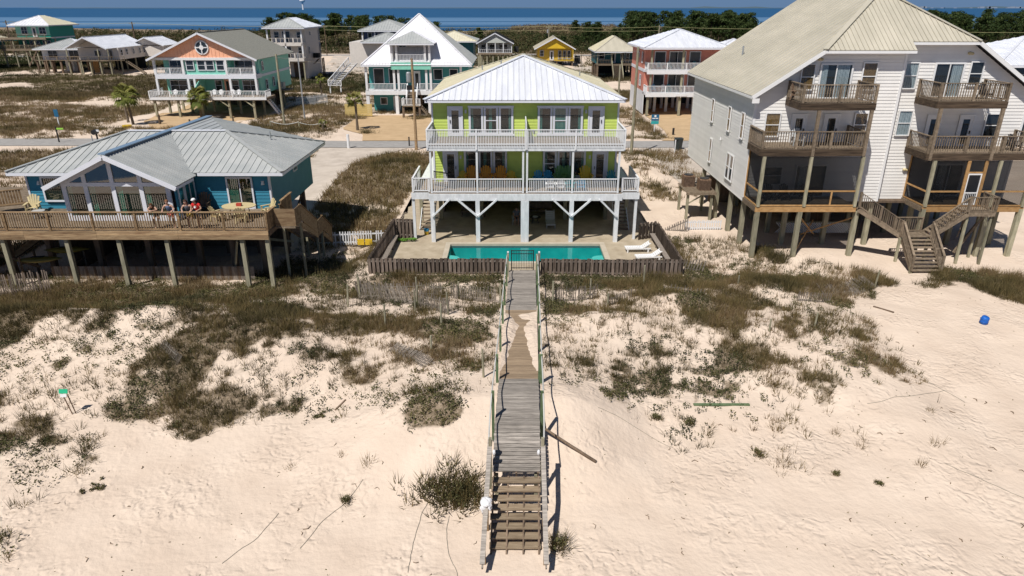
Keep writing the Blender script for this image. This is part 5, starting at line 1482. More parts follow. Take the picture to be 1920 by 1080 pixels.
for (x, y, h, lb, ln) in ((-8.75, 36.0, 1.15, 'grey stake at the left end of the long slat fence', 0), (-5.3, 35.05, 1.15, 'grey stake in the middle of the long slat fence', 0), (-2.85, 33.7, 1.0, 'grey stake in the long slat fence nearer the boardwalk', 0),
    (-.6, 32.6, 1.25, 'grey stake where the slat fence meets the boardwalk', 0), (-8.6, 32.7, 1.25, 'grey stake standing alone left of the leaning slats', .08), (-8.3, 34.3, 1.3, 'grey stake holding the leaning slats', 0),
    (-5.05, 33.0, 1.0, 'grey stake at the end of the fallen slats', .1), (-3.15, 31.0, 1.2, 'grey stake at the end of the slats left of the boardwalk', -.06), (-4.85, 31.3, 1.3, 'tall grey stake in the middle hollow', 0),
    (-6.1, 29.8, 1.1, 'dark grey stake on the grassy ridge', 0), (-3.4, 29.8, 1.1, 'grey stake nearer the walk on the grassy ridge', 0), (-3.6, 27.2, .7, 'short thick grey stake over the green patch', 0),
    (-1.15, 24.4, 1.3, 'brown stake standing left of the boardwalk', -.03), (2.15, 33.0, 1.25, 'grey stake right of the boardwalk by the buried slats', 0), (4.3, 34.6, 1.0, 'grey stake among the grass on the right dune', 0),
    (7.6, 36.6, 1.2, 'grey stake before the right half of the pool fence', 0), (5.0, 32.7, .8, 'pale stake at the short slat piece', 0), (12.2, 29.2, .65, 'short dark stake alone in the sand on the right', 0), (14.7, 30.0, .75, 'short dark stump among twigs on the right', .05),
    (12.6, 35.3, .5, 'low stake on the right dune ridge', 0), (21.2, 37.0, 1.1, 'thin stake beside the beachgrass clump', .1)):
    stake(x, y, h, lb, ln)

# white picket fences between the houses
def picket_fence(a, b, label, h=1.0, mat='white', pitch=.17, seed=1, z0=None, broken=.12):
    r = random.Random(seed); a = Vector((a[0], a[1], 0)); b = Vector((b[0], b[1], 0)); F = thing('picket_fence', label, 'fence', tuple((a+b)/2)); L = (b-a).length; d = (b-a)/L; nrm = Vector((-d.y, d.x, 0))
    zz = lambda p: tz(p.x, p.y) if z0 is None else z0
    for f in (.2, .78): pbar('fence_rail', M[mat], F, a+Vector((0, 0, zz(a)+h*f)), b+Vector((0, 0, zz(b)+h*f)), .04, .09)
    n = int(L/pitch)
    for i in range(n+1):
        if r.random() < broken: continue
        p = a+d*(L*i/n)-nrm*.04; z = zz(a)+(zz(b)-zz(a))*i/n
        pbar('picket', M[mat], F, (p.x, p.y, z+.02), (p.x+d.x*r.uniform(-.04, .04), p.y+d.y*r.uniform(-.04, .04), z+h), .02, .075, tuple(d))
    return F
picket_fence((-13.4, 44.2), (-8.6, 44.6), 'white picket fence between the blue house and the pool', .95, seed=3)
picket_fence((12.6, 47.6), (15.2, 47.9), 'white picket fence piece by the right house', .75, seed=4)
picket_fence((8.8, 48.2), (12.6, 47.2), 'grey board gate fence right of the green house', 1.05, 'fence_side', .15, 5, broken=0)
yb = thing('yellow_board', 'bright yellow bin leaning on the white picket fence', 'bin', (-9.9, 44.25, 0))
pbox('board', M['yellow_paint'], yb, -10.5, -10.05, 44.1, 44.2, .05, .45); pbox('board', M['yellow_paint'], yb, -9.98, -9.5, 44.1, 44.2, .05, .45)
# ------------------------------------------------------------------ the blue house on the left
def blue_house():
    H = thing('beach_house', 'low blue house with a grey ribbed metal roof and glass gabled bay', 'house', (-22, 40.6, 0))
    FZ = 3.60; yw = 40.6; ez = 5.97
    # body
    MB().box(-29.3, -14.62, yw+.02, 49.4, 3.05, 5.9).build('wall', M['blue_side'], H)
    wf = front(yw)
    siding(wf, H, -29.2, -25.4, FZ, 5.86, M['blue'], .2); siding(wf, H, -19.1, -14.75, FZ, 5.86, M['blue'], .2)
    for x in (-29.34, -14.72): wf.part('corner_trim', M['trim'], H, x, x+.11, 3.1, 5.9, 0, .05)
    wr = rightw(-14.62)
    wr.part('corner_trim', M['trim'], H, yw, yw+.10, 3.1, 5.9, 0, .02)
    window(wr, H, 45.2, 45.9, 4.9, 5.5, True, True, 0, 'trim', .07, base=.0)
    # openings in the front wall
    window(wf, H, -28.3, -27.2, 4.15, 5.5, True, False, 0, 'trim', .10, M['glass_green'])
    slider(wf, H, -17.15, -15.75, 3.70, 5.48, True, [(0, .42, 'curtain_teal')], M['glass_green'], 'trim')
    for u in (-29.0+.45, -15.05): lamp(wf, H, u, 5.2, 'lamp_white', .09)
    # glass bay
    yb = 38.0; bx0, bx1 = -25.55, -19.15; cx = -22.35
    slope = .475
    def topz(x): return 7.30-abs(x-cx)*slope
    wb = front(yb)
    m = MB()
    m.prism([(bx0, yb+.12, FZ), (bx1, yb+.12, FZ), (bx1, yb+.12, topz(bx1)), (cx, yb+.12, topz(cx)), (bx0, yb+.12, topz(bx0))], (0, .03, 0)); m.build('room_shade_sheet', M['room'], H)  # dark sheet painted for the unlit space inside the bay
    fr = MB()
    muls = [-25.42, -24.18, -22.62, -21.04, -19.54]
    for x in muls:
        w2 = .13 if x in (muls[0], muls[-1]) else .12
        fr.box(x-w2, x+w2, yb-.03, yb+.06, FZ, topz(x)-.05)
    fr.box(bx0, bx1, yb-.036, yb+.05, 5.62, 5.84); fr.box(bx0, bx1, yb-.04, yb+.05, FZ, FZ+.30)
    for s in (-1, 1):
        a = (cx, yb-.04, topz(cx)+.0); b = ((bx1 if s > 0 else bx0), yb-.04, topz(bx1)-.02)
        fr.bar(a, b, .09, .30, (0, 0, 1))
    fr.build('bay_frame', M['trim'], H)
    for a, b in zip(muls[:-1], muls[1:]):
        wb.part('pane', M['glass_green'], H, a+.12, b-.12, FZ+.30, 5.62, -.03, -.022)
        c = MB(); n = 8; w0 = (b-a)*.22
        for k in range(n): wb.mb(c, a+.12+w0*k/n, a+.12+w0*(k+.7)/n, FZ+.3, 5.62, -.10+(k % 2)*.012, -.085+(k % 2)*.012)
        c.build('curtain', M['curtain_teal'], H)
        MB().prism([(a+.12, yb+.022, 5.84), (b-.12, yb+.022, 5.84), (b-.12, yb+.022, topz(b-.12)-.1)] + ([(cx, yb+.022, topz(cx)-.1)] if a < cx < b else []) + [(a+.12, yb+.022, topz(a+.12)-.1)], (0, .006, 0)).build('pane', M['glass_green'], H)
    # bay sides
    wl_ = leftw(bx0); wr_ = rightw(bx1)
    MB().box(bx0, bx0+.08, yb+.06, yw, FZ-.4, 5.8).box(bx1-.08, bx1, yb+.06, yw, FZ-.4, 5.8).build('bay_side_wall', M['blue'], H)
    window(wr_, H, 38.35, 38.9, 3.75, 5.5, True, False, 0, 'trim', .08, M['glass_green'], base=0.0)
    window(wr_, H, 39.15, 40.3, 3.70, 5.5, True, False, 1, 'trim', .08, M['glass_green'], base=0.0)
    window(wf, H, -26.6, -25.75, 4.1, 5.6, True, False, 0, 'trim', .10, M['glass_green'])
    # roof
    rz = 7.56; ry = 45.0
    L = []
    A = (-30.0, 40.0, ez); B = (-13.6, 40.0, ez); Cb = (-13.6, 50.0, ez); D = (-30.0, 50.0, ez)
    R0 = (-25.0, ry, rz); R1 = (-18.6, ry, rz); J = (cx+.05, ry, rz)
    vl = (-26.0, 40.0, ez); vr = (-18.70, 40.0, ez)
    pf = yb-.85
    dn = lambda p: (p[0], p[1], p[2]-.015)
    roof_plane(H, [dn(A), dn((-24.3, 40.0, ez)), dn(J), dn(R0)], M['roof_grey'], .42)
    roof_plane(H, [dn((-20.4, 40.0, ez)), dn(B), dn(R1), dn(J)], M['roof_grey'], .42)
    roof_plane(H, [B, Cb, R1], M['roof_grey'], .42)
    roof_plane(H, [A, D, R0], M['roof_grey'], .5, joined=True)
    roof_plane(H, [D, Cb, R1, R0], M['roof_grey'], .6, joined=True)
    # bay gable
    el = 5.80; half = (rz-el)/.475
    gl, gr = cx-3.66, cx+3.66
    roof_plane(H, [(gl, pf, el), (cx, pf, rz), J, (gl, 39.9, el)], M['roof_grey'], .30, gap=.012)
    roof_plane(H, [(gr, pf, el), (cx, pf, rz), J, (gr, 39.9, el)], M['roof_grey'], .30, gap=.012)
    # rear wing
    K = (cx+.05, 51.5, rz-.02)
    roof_plane(H, [J, K, R1], M['roof_grey'], .6, joined=True); roof_plane(H, [K, (-13.6, 50.0, ez), R1], M['roof_grey'], .6, joined=True)
    ridge(H, (cx, pf, rz), (cx+.05, 51.4, rz), M['ridge_blue'], .42, .06); ridge(H, R0, J, M['trim'], .22); ridge(H, J, R1, M['trim'], .22)
    ridge(H, R1, B, M['roof_grey'], .24); ridge(H, R0, A, M['roof_grey'], .24); ridge(H, R1, Cb, M['roof_grey'], .24)
    m = MB(); m.box(-30.0, -26.05, 39.98, 40.03, ez-.22, ez-.06); m.box(-18.65, -13.6, 39.98, 40.03, ez-.22, ez-.06); m.box(-13.64, -13.6, 40.03, 50, ez-.22, ez-.06)
    m.build('eave_fascia', M['trim'], H)
    for s in (-1, 1):
        MB().bar((cx, pf-.02, rz-.12), (cx+s*3.70, pf-.02, el-.13), .05, .24, (0, 0, 1)).build('rake_board', M['trim'], H)
        MB().bar((cx+s*3.60, pf+.02, el-.14), (cx+s*3.60, 39.6, el-.14), .05, .18).build('rake_return', M['trim'], H)
    MB().prism([(cx-3.6, pf+.05, el-.16), (cx, pf+.05, rz-.18), (cx+3.6, pf+.05, el-.16)], (0, .9, 0)).build('gable_soffit', M['trim'], H) if False else None
    x, y = -16.2, 46.2; MB().tube([(x, y, 6.9), (x, y, 7.35)], .06, 8).build('vent_pipe', M['grey_metal'], H)
    # deck
    dx0, dx1, dy = -35.0, -13.42, 36.0
    deck_floor(H, dx0, dx1, dy, 37.95, FZ, M['deck_wood']); deck_floor(H, dx0, bx0, 37.95, yw, FZ, M['deck_wood']); deck_floor(H, bx1, dx1, 37.95, yw, FZ, M['deck_wood']); deck_floor(H, dx0, -29.4, yw, 46, FZ, M['deck_wood'])
    MB().box(dx0, dx1, dy+.1, yw, FZ-.32, FZ-.06).build('deck_frame', M['pile_brown'], H)
    xs = [-35, -31.1, -26.9, -22.9, -18.4, -13.42]
    for a, b in zip(xs[:-1], xs[1:]):
        pbox('fascia_board', M['beam_wood'], H, a, b-.01, dy-.05, dy, FZ-.25, FZ+.02); pbox('fascia_board', M['beam_wood'], H, a, b-.01, dy-.09, dy-.04, FZ-.47, FZ-.20)
    railing(H, [(-35, dy+.06), (dx1-.05, dy+.06)], FZ, 1.06, 'rail_wood', .135, .04, 2.35, .11, topmat='beam_wood', toprail=.16, low=.10)
    # solid side rail towards the house and the stair
    for a, b in (((dx1-.02, 36.1), (dx1-.02, 37.35)), ((dx1-.02, 38.6), (dx1-.02, 40.6))):
        n = int((b[1]-a[1])/.15)
        for k in range(n): pbox('side_board', M['rail_wood'], H, dx1-.04, dx1-.015, a[1]+k*.15, a[1]+k*.15+.145, FZ, FZ+1.0)
        pbox('side_cap', M['rail_wood'], H, dx1-.10, dx1+.06, a[1], b[1], FZ+1.0, FZ+1.045)
    stx = -12.75
    stairs(H, (stx, 38.0, 3.55), (stx, 41.0, 1.75), 1.1, 10, (1, 0, 0), M['deck_wood'], M['beam_wood'])
    stairs(H, (stx, 42.1, 1.70), (stx, 44.2, .35), 1.1, 7, (1, 0, 0), M['deck_wood'], M['beam_wood'])
    pbox('landing', M['deck_wood'], H, stx-.55, stx+.55, 36.9, 38.0, FZ-.12, FZ-.02); pbox('landing', M['deck_wood'], H, stx-.55, stx+.55, 41.0, 42.1, 1.62, 1.72)
    for sx in (stx-.58, stx+.58):
        for (a, b) in (((38.0, 3.55), (41.0, 1.75)), ((42.1, 1.70), (44.2, .35))):
            m = MB(); m.prism([(sx-.012, a[0], a[1]+.1), (sx-.012, b[0], b[1]+.1), (sx-.012, b[0], b[1]+1.0), (sx-.012, a[0], a[1]+1.0)], (.024, 0, 0)); m.build('stair_side_panel', M['beam_wood'], H)
            pbar('stair_rail', M['rail_wood'], H, (sx, a[0], a[1]+1.03), (sx, b[0], b[1]+1.03), .14, .045)
    m = MB(); m.box(stx-.55, stx+.60, 36.92, 36.95, FZ, FZ+1.0); m.box(stx+.58, stx+.61, 36.95, 38.0, FZ, FZ+1.0); m.build('landing_side_panel', M['beam_wood'], H)
    m = MB(); m.box(stx+.58, stx+.61, 41.0, 42.1, 1.72, 2.7); m.build('landing_side_panel', M['beam_wood'], H)
    # piles and braces
    for x in (-28.3, -24.76, -21.86, -19.19, -15.0, -13.6):
        z = tz(x, 36.15)-.3; pbox('pile', M['pile'], H, x-.11, x+.11, 36.05, 36.27, z, FZ-.33)
    for x in (-34.2, -31.5): pbox('pile', M['pile_brown'], H, x-.13, x+.13, 36.1, 36.35, -.3, FZ-.33)
    for x in (-30, -27.5, -24.6, -21.6, -18.6, -16.6, -14.8):
        for y in (38.4, 42.5, 47.0): pbox('pile', M['pile_brown'] if y < 45 else M['trunk'], H, x-.15, x+.15, y, y+.3, -.3, 3.1)
    for y in (38.0, 41.0, 42.1, 44.0):
        for sx in (stx-.5, stx+.5): pbox('stair_post', M['pile'], H, sx-.06, sx+.06, y-.06, y+.06, -.2, (3.5 if y < 40 else 1.7 if y < 43 else .6))
    pbar('brace', M['pile'], H, (-16.6, 38.2, .2), (-15.4, 36.4, 2.9), .08, .14)
    pbar('brace', M['pile'], H, (-16.3, 38.3, 2.6), (-13.6, 40.5, 1.5), .08, .14)
    pbar('brace', M['pile_brown'], H, (-31.5, 36.3, 3.0), (-28.3, 38.4, .6), .08, .16); pbar('brace', M['pile_brown'], H, (-31.5, 36.3, .6), (-29.4, 37.8, 3.0), .08, .16)
    pbar('brace', M['trunk'], H, (-14.8, 42.5, .5), (-14.8, 47.0, 2.9), .08, .14); pbar('brace', M['trunk'], H, (-14.8, 42.5, 2.9), (-14.8, 47.0, .5), .08, .14)
    # boards along the base and dark storage wall behind
    for k in range(72):
        x = -27.0+k*.165; z = tz(x, 37.5)-.2
        pbox('skirt_board', M['fence_side'] if k % 3 else M['pile_brown'], H, x, x+.155, 37.45, 37.475, z, .98)
    MB().box(-26.5, -15.0, 44.0, 44.1, -.2, 3.1).box(-26.6, -26.5, 39, 44.1, -.2, 3.1).build('storage_wall', M['trunk'], H)
    # slatted deck-side benches
blue_house()
def slat_bench(label, x, y, rz, w=1.9):
    t = thing('deck_bench', label, 'bench', (x, y, 3.6)); m = M['rail_wood']
    def L(b, nm): me = bpy.data.meshes.new(nm); me.from_pydata(b.v, [], b.f); me.materials.append(m); link(nm, me, t, (x, y, 3.6))
    b = MB()
    for k in range(int(w/.15)): b.box(-w/2+k*.15, -w/2+k*.15+.10, .22, .25, .45, 1.25)
    b.box(-w/2, w/2, .20, .30, 1.22, 1.28); L(b, 'backrest')
    L(MB().box(-w/2, w/2, -.25, .2, .42, .47), 'seat')
    for a in (-w/2+.05, w/2-.05): L(MB().box(a-.04, a+.04, -.2, .22, 0, .42), 'leg')
    t.rotation_euler[2] = rz
slat_bench('slatted bench back leaning over the left end of the blue house deck', -30.3, 39.8, .5)
slat_bench('second slatted bench back at the far left of the deck', -32.6, 38.4, .5)
adirondack('lamp_cream', 'cream adirondack chair beside the slatted bench on the blue house deck', (-28.6, 39.6, 3.6), .3, 1.05)
adirondack('grey_plastic', 'grey adirondack chair at the left edge of the deck', (-31.0, 38.2, 3.6), .6, .9)
adirondack('pile_brown', 'dark adirondack chair standing behind the man in red', (-18.55, 39.9, 3.6), .1, 1.1)
table('lamp_cream', 'oval cream dining table with things on it on the right of the blue deck', (-15.9, 38.6, 3.6), .72, .74, oval=1.35)
for (x, y, rz, lb) in ((-14.4, 39.2, -.8, 'cream chair at the right end of the oval table'), (-16.9, 37.9, 2.6, 'cream chair in front of the oval table, left one'), (-15.5, 37.7, 3.3, 'cream chair in front of the oval table, right one')):
    adirondack('lamp_cream', lb, (x, y, 3.6), rz, .95)
c = (-15.8, 38.5, 4.345); tag(MB().box(c[0]-.18, c[0]+.1, c[1]-.1, c[1]+.1, c[2], c[2]+.16).build('snack_box', (colmat('red_box', (.45, .06, .04)), M['red_box'])[1], world=c), 'small red and white box on the oval table', 'box')
table('grey_plastic', 'small low side table beside the cream chair on the left of the deck', (-27.6, 38.5, 3.6), .35, .45)
# things stored under the left end of the deck
def kayak(x, y, z, mat, label, rz):
    t = thing('kayak', label, 'kayak', (x, y, z)); n = 11
    b = MB(); b.tube([(-1.3+2.6*k/(n-1), 0, .05*abs(k-5)*.2) for k in range(n)], [max(.02, .34*math.sin(math.pi*(k+.2)/(n-.6))) for k in range(n)], 10)
    me = bpy.data.meshes.new('hull'); me.from_pydata([(v[0], v[1], v[2]*.55) for v in b.v], [], b.f); me.materials.append(M[mat]); link('hull', me, t, (x, y, z))
    c_ = MB(); c_.tube([(-.35, 0, .16), (.35, 0, .16)], [.14, .14], 8); me = bpy.data.meshes.new('cockpit'); me.from_pydata([(v[0], v[1], .175+v[2]*.05) for v in c_.v], [], c_.f); me.materials.append(M['room']); link('cockpit', me, t, (x, y, z))
    t.rotation_euler[2] = rz; return t
colmat('mustard_hull', (.16, .13, .02))
kayak(-27.7, 37.6, 1.35, 'mustard_hull', 'yellow and black kayak on a rack under the left end of the deck, lower one', .15)
kayak(-26.3, 38.2, 1.75, 'mustard_hull', 'yellow kayak on the rack under the deck, upper one', .1)
rk = thing('kayak_rack', 'dark wooden rack holding the yellow kayaks under the deck', 'rack', (-27, 38, 0))
for x in (-28.6, -25.6):
    for y in (37.3, 38.6): pbox('rack_post', M['trunk'], rk, x-.05, x+.05, y-.05, y+.05, 0, 1.6)
    pbox('rack_arm', M['trunk'], rk, x-.04, x+.04, 37.25, 38.65, 1.1, 1.16)
us = thing('side_stair', 'brown railed stair seen under the left end of the blue house deck', 'stairs', (-30.5, 41, 0))
stairs(us, (-28.6, 41.0, 2.4), (-31.6, 41.0, .4), 1.1, 10, (0, 1, 0), M['deck_wood'], M['rail_wood'])
railing(us, [(-28.6, 40.4, 2.4), (-31.6, 40.4, .4)], 0, .95, 'rail_wood', .14, .04, 1.5, .08)
railing(us, [(-33.6, 40.4, .6), (-31.7, 40.4, .6)], 0, .95, 'rail_wood', .14, .04, 1.5, .08)
# ------------------------------------------------------------------ the tall white duplex on the right
def white_house():
    H = thing('beach_house', 'tall white sided duplex on piles with weathered wooden balconies and a tan metal roof', 'house', (24, 44.5, 0))
    x0, xs, x1 = 15.45, 24.40, 33.2; ya, yb, yr = 44.5, 45.2, 60.0; z0 = 3.0; cx = 24.05
    sl = .665; eL = 10.02
    lim = lambda z: x0 + max(0, (z-eL)/sl)
    rim = lambda z: x1 - max(0, (z-9.98)/sl)
    ztop = 12.45
    # body
    m = MB()
    m.prism([(x0, ya+.04, z0), (xs, ya+.04, z0), (xs, ya+.04, ztop), (lim(ztop), ya+.04, ztop), (x0, ya+.04, eL)], (0, 1.2, 0))
    m.prism([(xs+.01, yb+.04, z0), (x1, yb+.04, z0), (x1, yb+.04, 9.98), (rim(12.95), yb+.04, 12.95), (xs+.01, yb+.04, 12.95)], (0, 1.2, 0))
    m.box(x0, x1, 45.71, yr, z0, 9.6)
    m.build('wall', M['siding_white'], H)
    wa, wb_, wl_ = front(ya), front(yb), leftw(x0)
    siding(wa, H, x0+.1, xs-.1, z0, ztop, M['siding_white'], .205, ul=lim)
    siding(wb_, H, xs+.02, x1-.1, z0, 12.9, M['siding_white'], .205, ur=rim)
    siding(wl_, H, ya+.1, yr, z0, 9.68, M['siding_white'], .205)
    pbox('corner_trim', M['vinyl'], H, x0-.06, x0+.10, ya-.05, ya+.10, z0, eL)
    pbox('corner_trim', M['vinyl'], H, xs-.10, xs+.05, ya-.05, yb+.02, z0, ztop+.1)
    pbox('corner_trim', M['vinyl'], H, x1-.10, x1+.05, yb-.05, yb+.10, z0, 9.3)
    W = lambda w, a, b, c, d, **k: window(w, H, a, b, c, d, True, frame='vinyl', fw=.07, **k)
    bam = [(0, 1, 'bamboo')]
    # third floor left
    W(wa, 17.78, 18.72, 10.75, 11.80, cur=bam) if False else None
    W(wa, 18.05, 18.80, 10.25, 11.72, cur=bam)
    slider(wa, H, 19.25, 21.10, 9.75, 11.70, True, [(0, .22, 'curtain'), (.52, .95, 'curtain')])
    W(wa, 21.85, 22.65, 10.25, 11.80, cur=bam)
    # second floor left
    W(wa, 16.22, 17.08, 7.35, 8.75, cur=bam)
    door(wa, H, 17.95, 18.75, 6.70, 8.65, 'vinyl'); door(wa, H, 20.0, 20.85, 6.70, 8.65, 'vinyl')
    W(wa, 21.9, 22.65, 7.35, 8.75, cur=bam)
    # first floor left, behind the screens
    slider(wa, H, 18.7, 20.6, 3.4, 5.4, True, [(.1, .4, 'curtain')]); W(wa, 16.6, 17.7, 4.2, 5.3)
    # right half
    W(wb_, 24.85, 25.60, 10.25, 11.75, cur=[(0, 1, 'curtain')])
    slider(wb_, H, 26.75, 28.45, 9.75, 11.70, True, [(.62, .98, 'curtain')])
    W(wb_, 28.95, 29.70, 10.45, 11.80)
    W(wb_, 25.05, 25.85, 7.30, 8.80, cur=[(0, 1, 'curtain')])
    door(wb_, H, 27.0, 27.75, 6.45, 8.50, 'vinyl'); door(wb_, H, 29.1, 29.9, 6.45, 8.50, 'vinyl'); W(wb_, 30.75, 31.6, 7.2, 8.6)
    slider(wb_, H, 28.3, 30.0, 3.3, 5.3, True, [(.1, .4, 'curtain')])
    # side wall
    for (y, a, b) in ((53.3, 6.9, 8.5), (49.0, 6.9, 8.5), (46.0, 6.9, 8.5), (52.8, 3.9, 5.6)): W(wl_, y, y+.55, a, b, cur=bam)
    W(wl_, 47.2, 47.85, 3.7, 5.4); W(wl_, 48.05, 48.7, 3.7, 5.4)
    for (w, u, z) in ((wl_, 50.6, 6.1),): lamp(w, H, u, z)
    for (w, u, z) in ((wa, 19.4-.5+.1, 12.05), (wb_, 28.65, 12.35), (wb_, 26.15, 5.0)):
        c = w.p(u, z, .1)
        o = MB(); o.ball(c, .11, 1.2, 1, .9); o.ball(c+Vector((.16, 0, -.02)), .09, 1.2, 1, .9); o.build('flood_lamp', M['lamp_cream'], H, True, world=c)
    # roof
    eave_l, eave_r = x0-.45, x1+.45; half = (eave_r-eave_l)/2; cxr = (eave_l+eave_r)/2
    zl = 9.90; zr_ = zl+half*sl; yf = ya-.60; zc = 12.60
    xl = eave_l+(zc-zl)/sl; xrr = eave_r-(zc-zl)/sl
    yap = yf+(zr_-zc)/sl
    yb2 = yb-.60; zc2 = zc+(yb2-yf)*sl; xr2 = eave_r-(zc2-zl)/sl
    AP = (cxr, yap, zr_)
    xst = xs+.25
    roof_plane(H, [(eave_l, yf, zl), (xl, yf, zc), AP, (cxr, 61, zr_), (eave_l, 61, zl)], M['roof_tan'], .62)
    roof_plane(H, [(eave_r, yb2, zl), (xr2, yb2, zc2), AP, (cxr, 61, zr_), (eave_r, 61, zl)], M['roof_tan'], .62)
    roof_plane(H, [(xl, yf, zc), (xst, yf, zc), (xst, yb2, zc2), (xr2, yb2, zc2), AP][:5], M['roof_tan'], .30, gap=.010)
    ridge(H, (xl, yf, zc), AP, M['roof_tan'], .34); ridge(H, (xr2, yb2, zc2), AP, M['roof_tan'], .34)
    m = MB(); m.box(xl-.05, xst, yf-.03, yf+.02, zc-.20, zc-.05); m.box(xst-.03, xst+.02, yf+.02, yb2-.03, zc-.16, zc-.05); m.box(xst+.02, xr2+.05, yb2-.03, yb2+.02, zc2-.20, zc2-.05)
    m.bar((eave_l, yf, zl-.12), (xl, yf, zc-.12), .05, .22, (0, 0, 1)); m.bar((eave_r, yb2, zl-.12), (xr2, yb2, zc2-.12), .05, .22, (0, 0, 1))
    m.box(eave_l-.02, eave_l+.03, yf+.1, 61, zl-.20, zl-.06); m.box(eave_l, eave_l+.45, yf-.02, yf+.03, zl-.45, zl-.16)
    m.build('roof_fascia', M['vinyl'], H)
    m = MB(); m.box(eave_l+.03, x0, yf+.03, 61, zl-.22, zl-.18); m.box(xl, xst, yf+.02, ya, zc-.20, zc-.17); m.box(xst+.02, xr2, yb2+.02, yb, zc2-.2, zc2-.17); m.build('soffit', M['siding_white'], H)
    MB().tube([(17.6, 55, 11.5), (17.6, 55, 12.3)], .07, 8).build('vent_pipe', M['grey_metal'], H)
    # balconies ---------------------------------------------------
    def balcony(xa, xb, yf_, yw_, z, beam='beam_dark', rails=True, bh=.42):
        deck_floor(H, xa, xb, yf_, yw_-.04, z, M['deck_wood'])
        pbox('beam', M[beam], H, xa-.04, xb+.04, yf_-.06, yf_, z-bh, z-.01); pbox('beam', M[beam], H, xa-.05, xa, yf_, yw_-.04, z-bh, z-.02); pbox('beam', M[beam], H, xb, xb+.05, yf_, yw_-.04, z-bh, z-.02)
        MB().box(xa, xb, yf_, yw_-.04, z-bh+.08, z-.06).build('balcony_frame', M['siding_white'], H)
        if rails: railing(H, [(xa+.04, yw_-.1), (xa+.04, yf_+.03), (xb-.04, yf_+.03), (xb-.04, yw_-.1)], z, 1.05, 'deck_wood', .15, .04, 2.15, .14, toprail=.15, low=.10)
    yfL, yfR = 42.0, 42.7
    balcony(17.35, 21.75, yfL, ya, 9.70); balcony(15.30, 21.6, yfL, ya, 6.95)
    balcony(25.90, 30.1, yfR, yb, 9.72); balcony(25.95, 32.9, yfR, yb, 6.55)
    # screened porches
    def porch(xa, xb, yf_, yw_, z, top, posts, doorx=None, mids=()):
        deck_floor(H, xa, xb, yf_, yw_-.04, z, M['deck_wood'])
        pbox('beam', M['beam_new'], H, xa-.04, xb+.04, yf_-.07, yf_, z-.36, z-.05); pbox('beam', M['deck_wood'], H, xa-.06, xa, yf_, yw_, z-.36, z-.05)
        MB().box(xa, xb, yf_, yw_, z-.30, z-.06).build('porch_frame', M['pile_brown'], H)
        pbox('sill', M['beam_new'], H, xa, xb, yf_-.03, yf_+.06, z, z+.09)
        for a, b in zip(posts[:-1], posts[1:]):
            if doorx and a < doorx < b:
                segs = [(a, doorx-.62), (doorx+.62, b)]
                for q in (doorx-.55, doorx+.55): pbox('door_post', M['beam_new'], H, q-.10, q+.10, yf_-.04, yf_+.06, z+.09, top)
                pbox('door_header', M['beam_new'], H, doorx-.45, doorx+.45, yf_-.02, yf_+.04, z+2.15, z+2.24)
                dm = MB(); dm.box(doorx-.44, doorx-.37, yf_-.03, yf_, z+.1, z+2.13); dm.box(doorx+.37, doorx+.44, yf_-.03, yf_, z+.1, z+2.13); dm.box(doorx-.37, doorx+.37, yf_-.03, yf_, z+2.04, z+2.13); dm.box(doorx-.37, doorx+.37, yf_-.03, yf_, z+.85, z+.92); dm.box(doorx-.37, doorx+.37, yf_-.03, yf_, z+.1, z+.2)
                for k in range(6): dm.box(doorx-.33+k*.12, doorx-.31+k*.12, yf_-.028, yf_-.008, z+.2, z+.85)
                D = dm.build('screen_door', M['vinyl'], H)
            else: segs = [(a, b)]
            for (c, d) in segs:
                if d-c < .3: continue
                pbox('screen_rail', M['beam_new'], H, c+.07, d-.07, yf_-.02, yf_+.05, z+.92, z+1.02)
            pbox('screen', M['screen'], H, a+.07, b-.07, yf_+.02, yf_+.024, z+.09, top)
        for q in mids: pbox('screen_stud', M['beam_new'], H, q-.05, q+.05, yf_-.02, yf_+.05, z+.09, z+.92)
        pbox('side_screen', M['screen'], H, xa+.02, xa+.024, yf_+.1, yw_, z+.09, top)
        pbox('side_rail', M['beam_new'], H, xa-.01, xa+.06, yf_+.1, yw_, z+.92, z+1.02); pbox('side_sill', M['beam_new'], H, xa-.01, xa+.06, yf_+.1, yw_, z, z+.09); pbox('side_stud', M['beam_new'], H, xa-.02, xa+.08, yw_-.16, yw_-.04, z+.09, top)
        for p_ in posts: pbox('porch_post', M['pile'], H, p_-.09, p_+.09, yf_-.12, yf_+.06, z-.02, top)
    M['screen'] = screen_mat('insect_screen')
    porch(15.45, 21.75, yfL, ya, 3.35, 6.5, (15.55, 18.45, 21.65), None, (20.1,))
    porch(26.45, 32.9, yfR, yb, 3.15, 6.1, (26.55, 30.7, 32.8), 29.3)
    for p_ in (19.1, 21.6):
        pass
    # long posts between the upper decks and piles to the sand
    for (x, y, za, zb) in ((18.45, yfL-.02, 6.53, 9.28), (21.6, yfL-.02, 6.53, 9.28), (26.15, yfR-.02, 6.13, 9.3), (29.95, yfR-.02, 6.13, 9.3)):
        pbox('long_post', M['deck_wood'], H, x-.09, x+.09, y-.11, y+.07, za, zb)
    for (x, y) in ((15.6, 41.92), (18.3, 41.92), (22.0, 42.1), (26.55, 42.62), (30.7, 42.62), (32.8, 42.62)):
        pbox('pile', M['pile'], H, x-.14, x+.14, y, y+.26, tz(x, y)-.4, 2.99)
    for x in (15.7, 18.6, 21.4, 24.3, 27.1, 30.0, 32.9):
        for y in (44.8, 47.6, 51.0, 55.0): pbox('pile', M['pile'], H, x-.14, x+.14, y, y+.28, -.6, 3.0)
    MB().box(x0+.1, x1-.1, ya+.1, yr-.1, 2.86, 2.99).build('underfloor', M['pile_brown'], H)
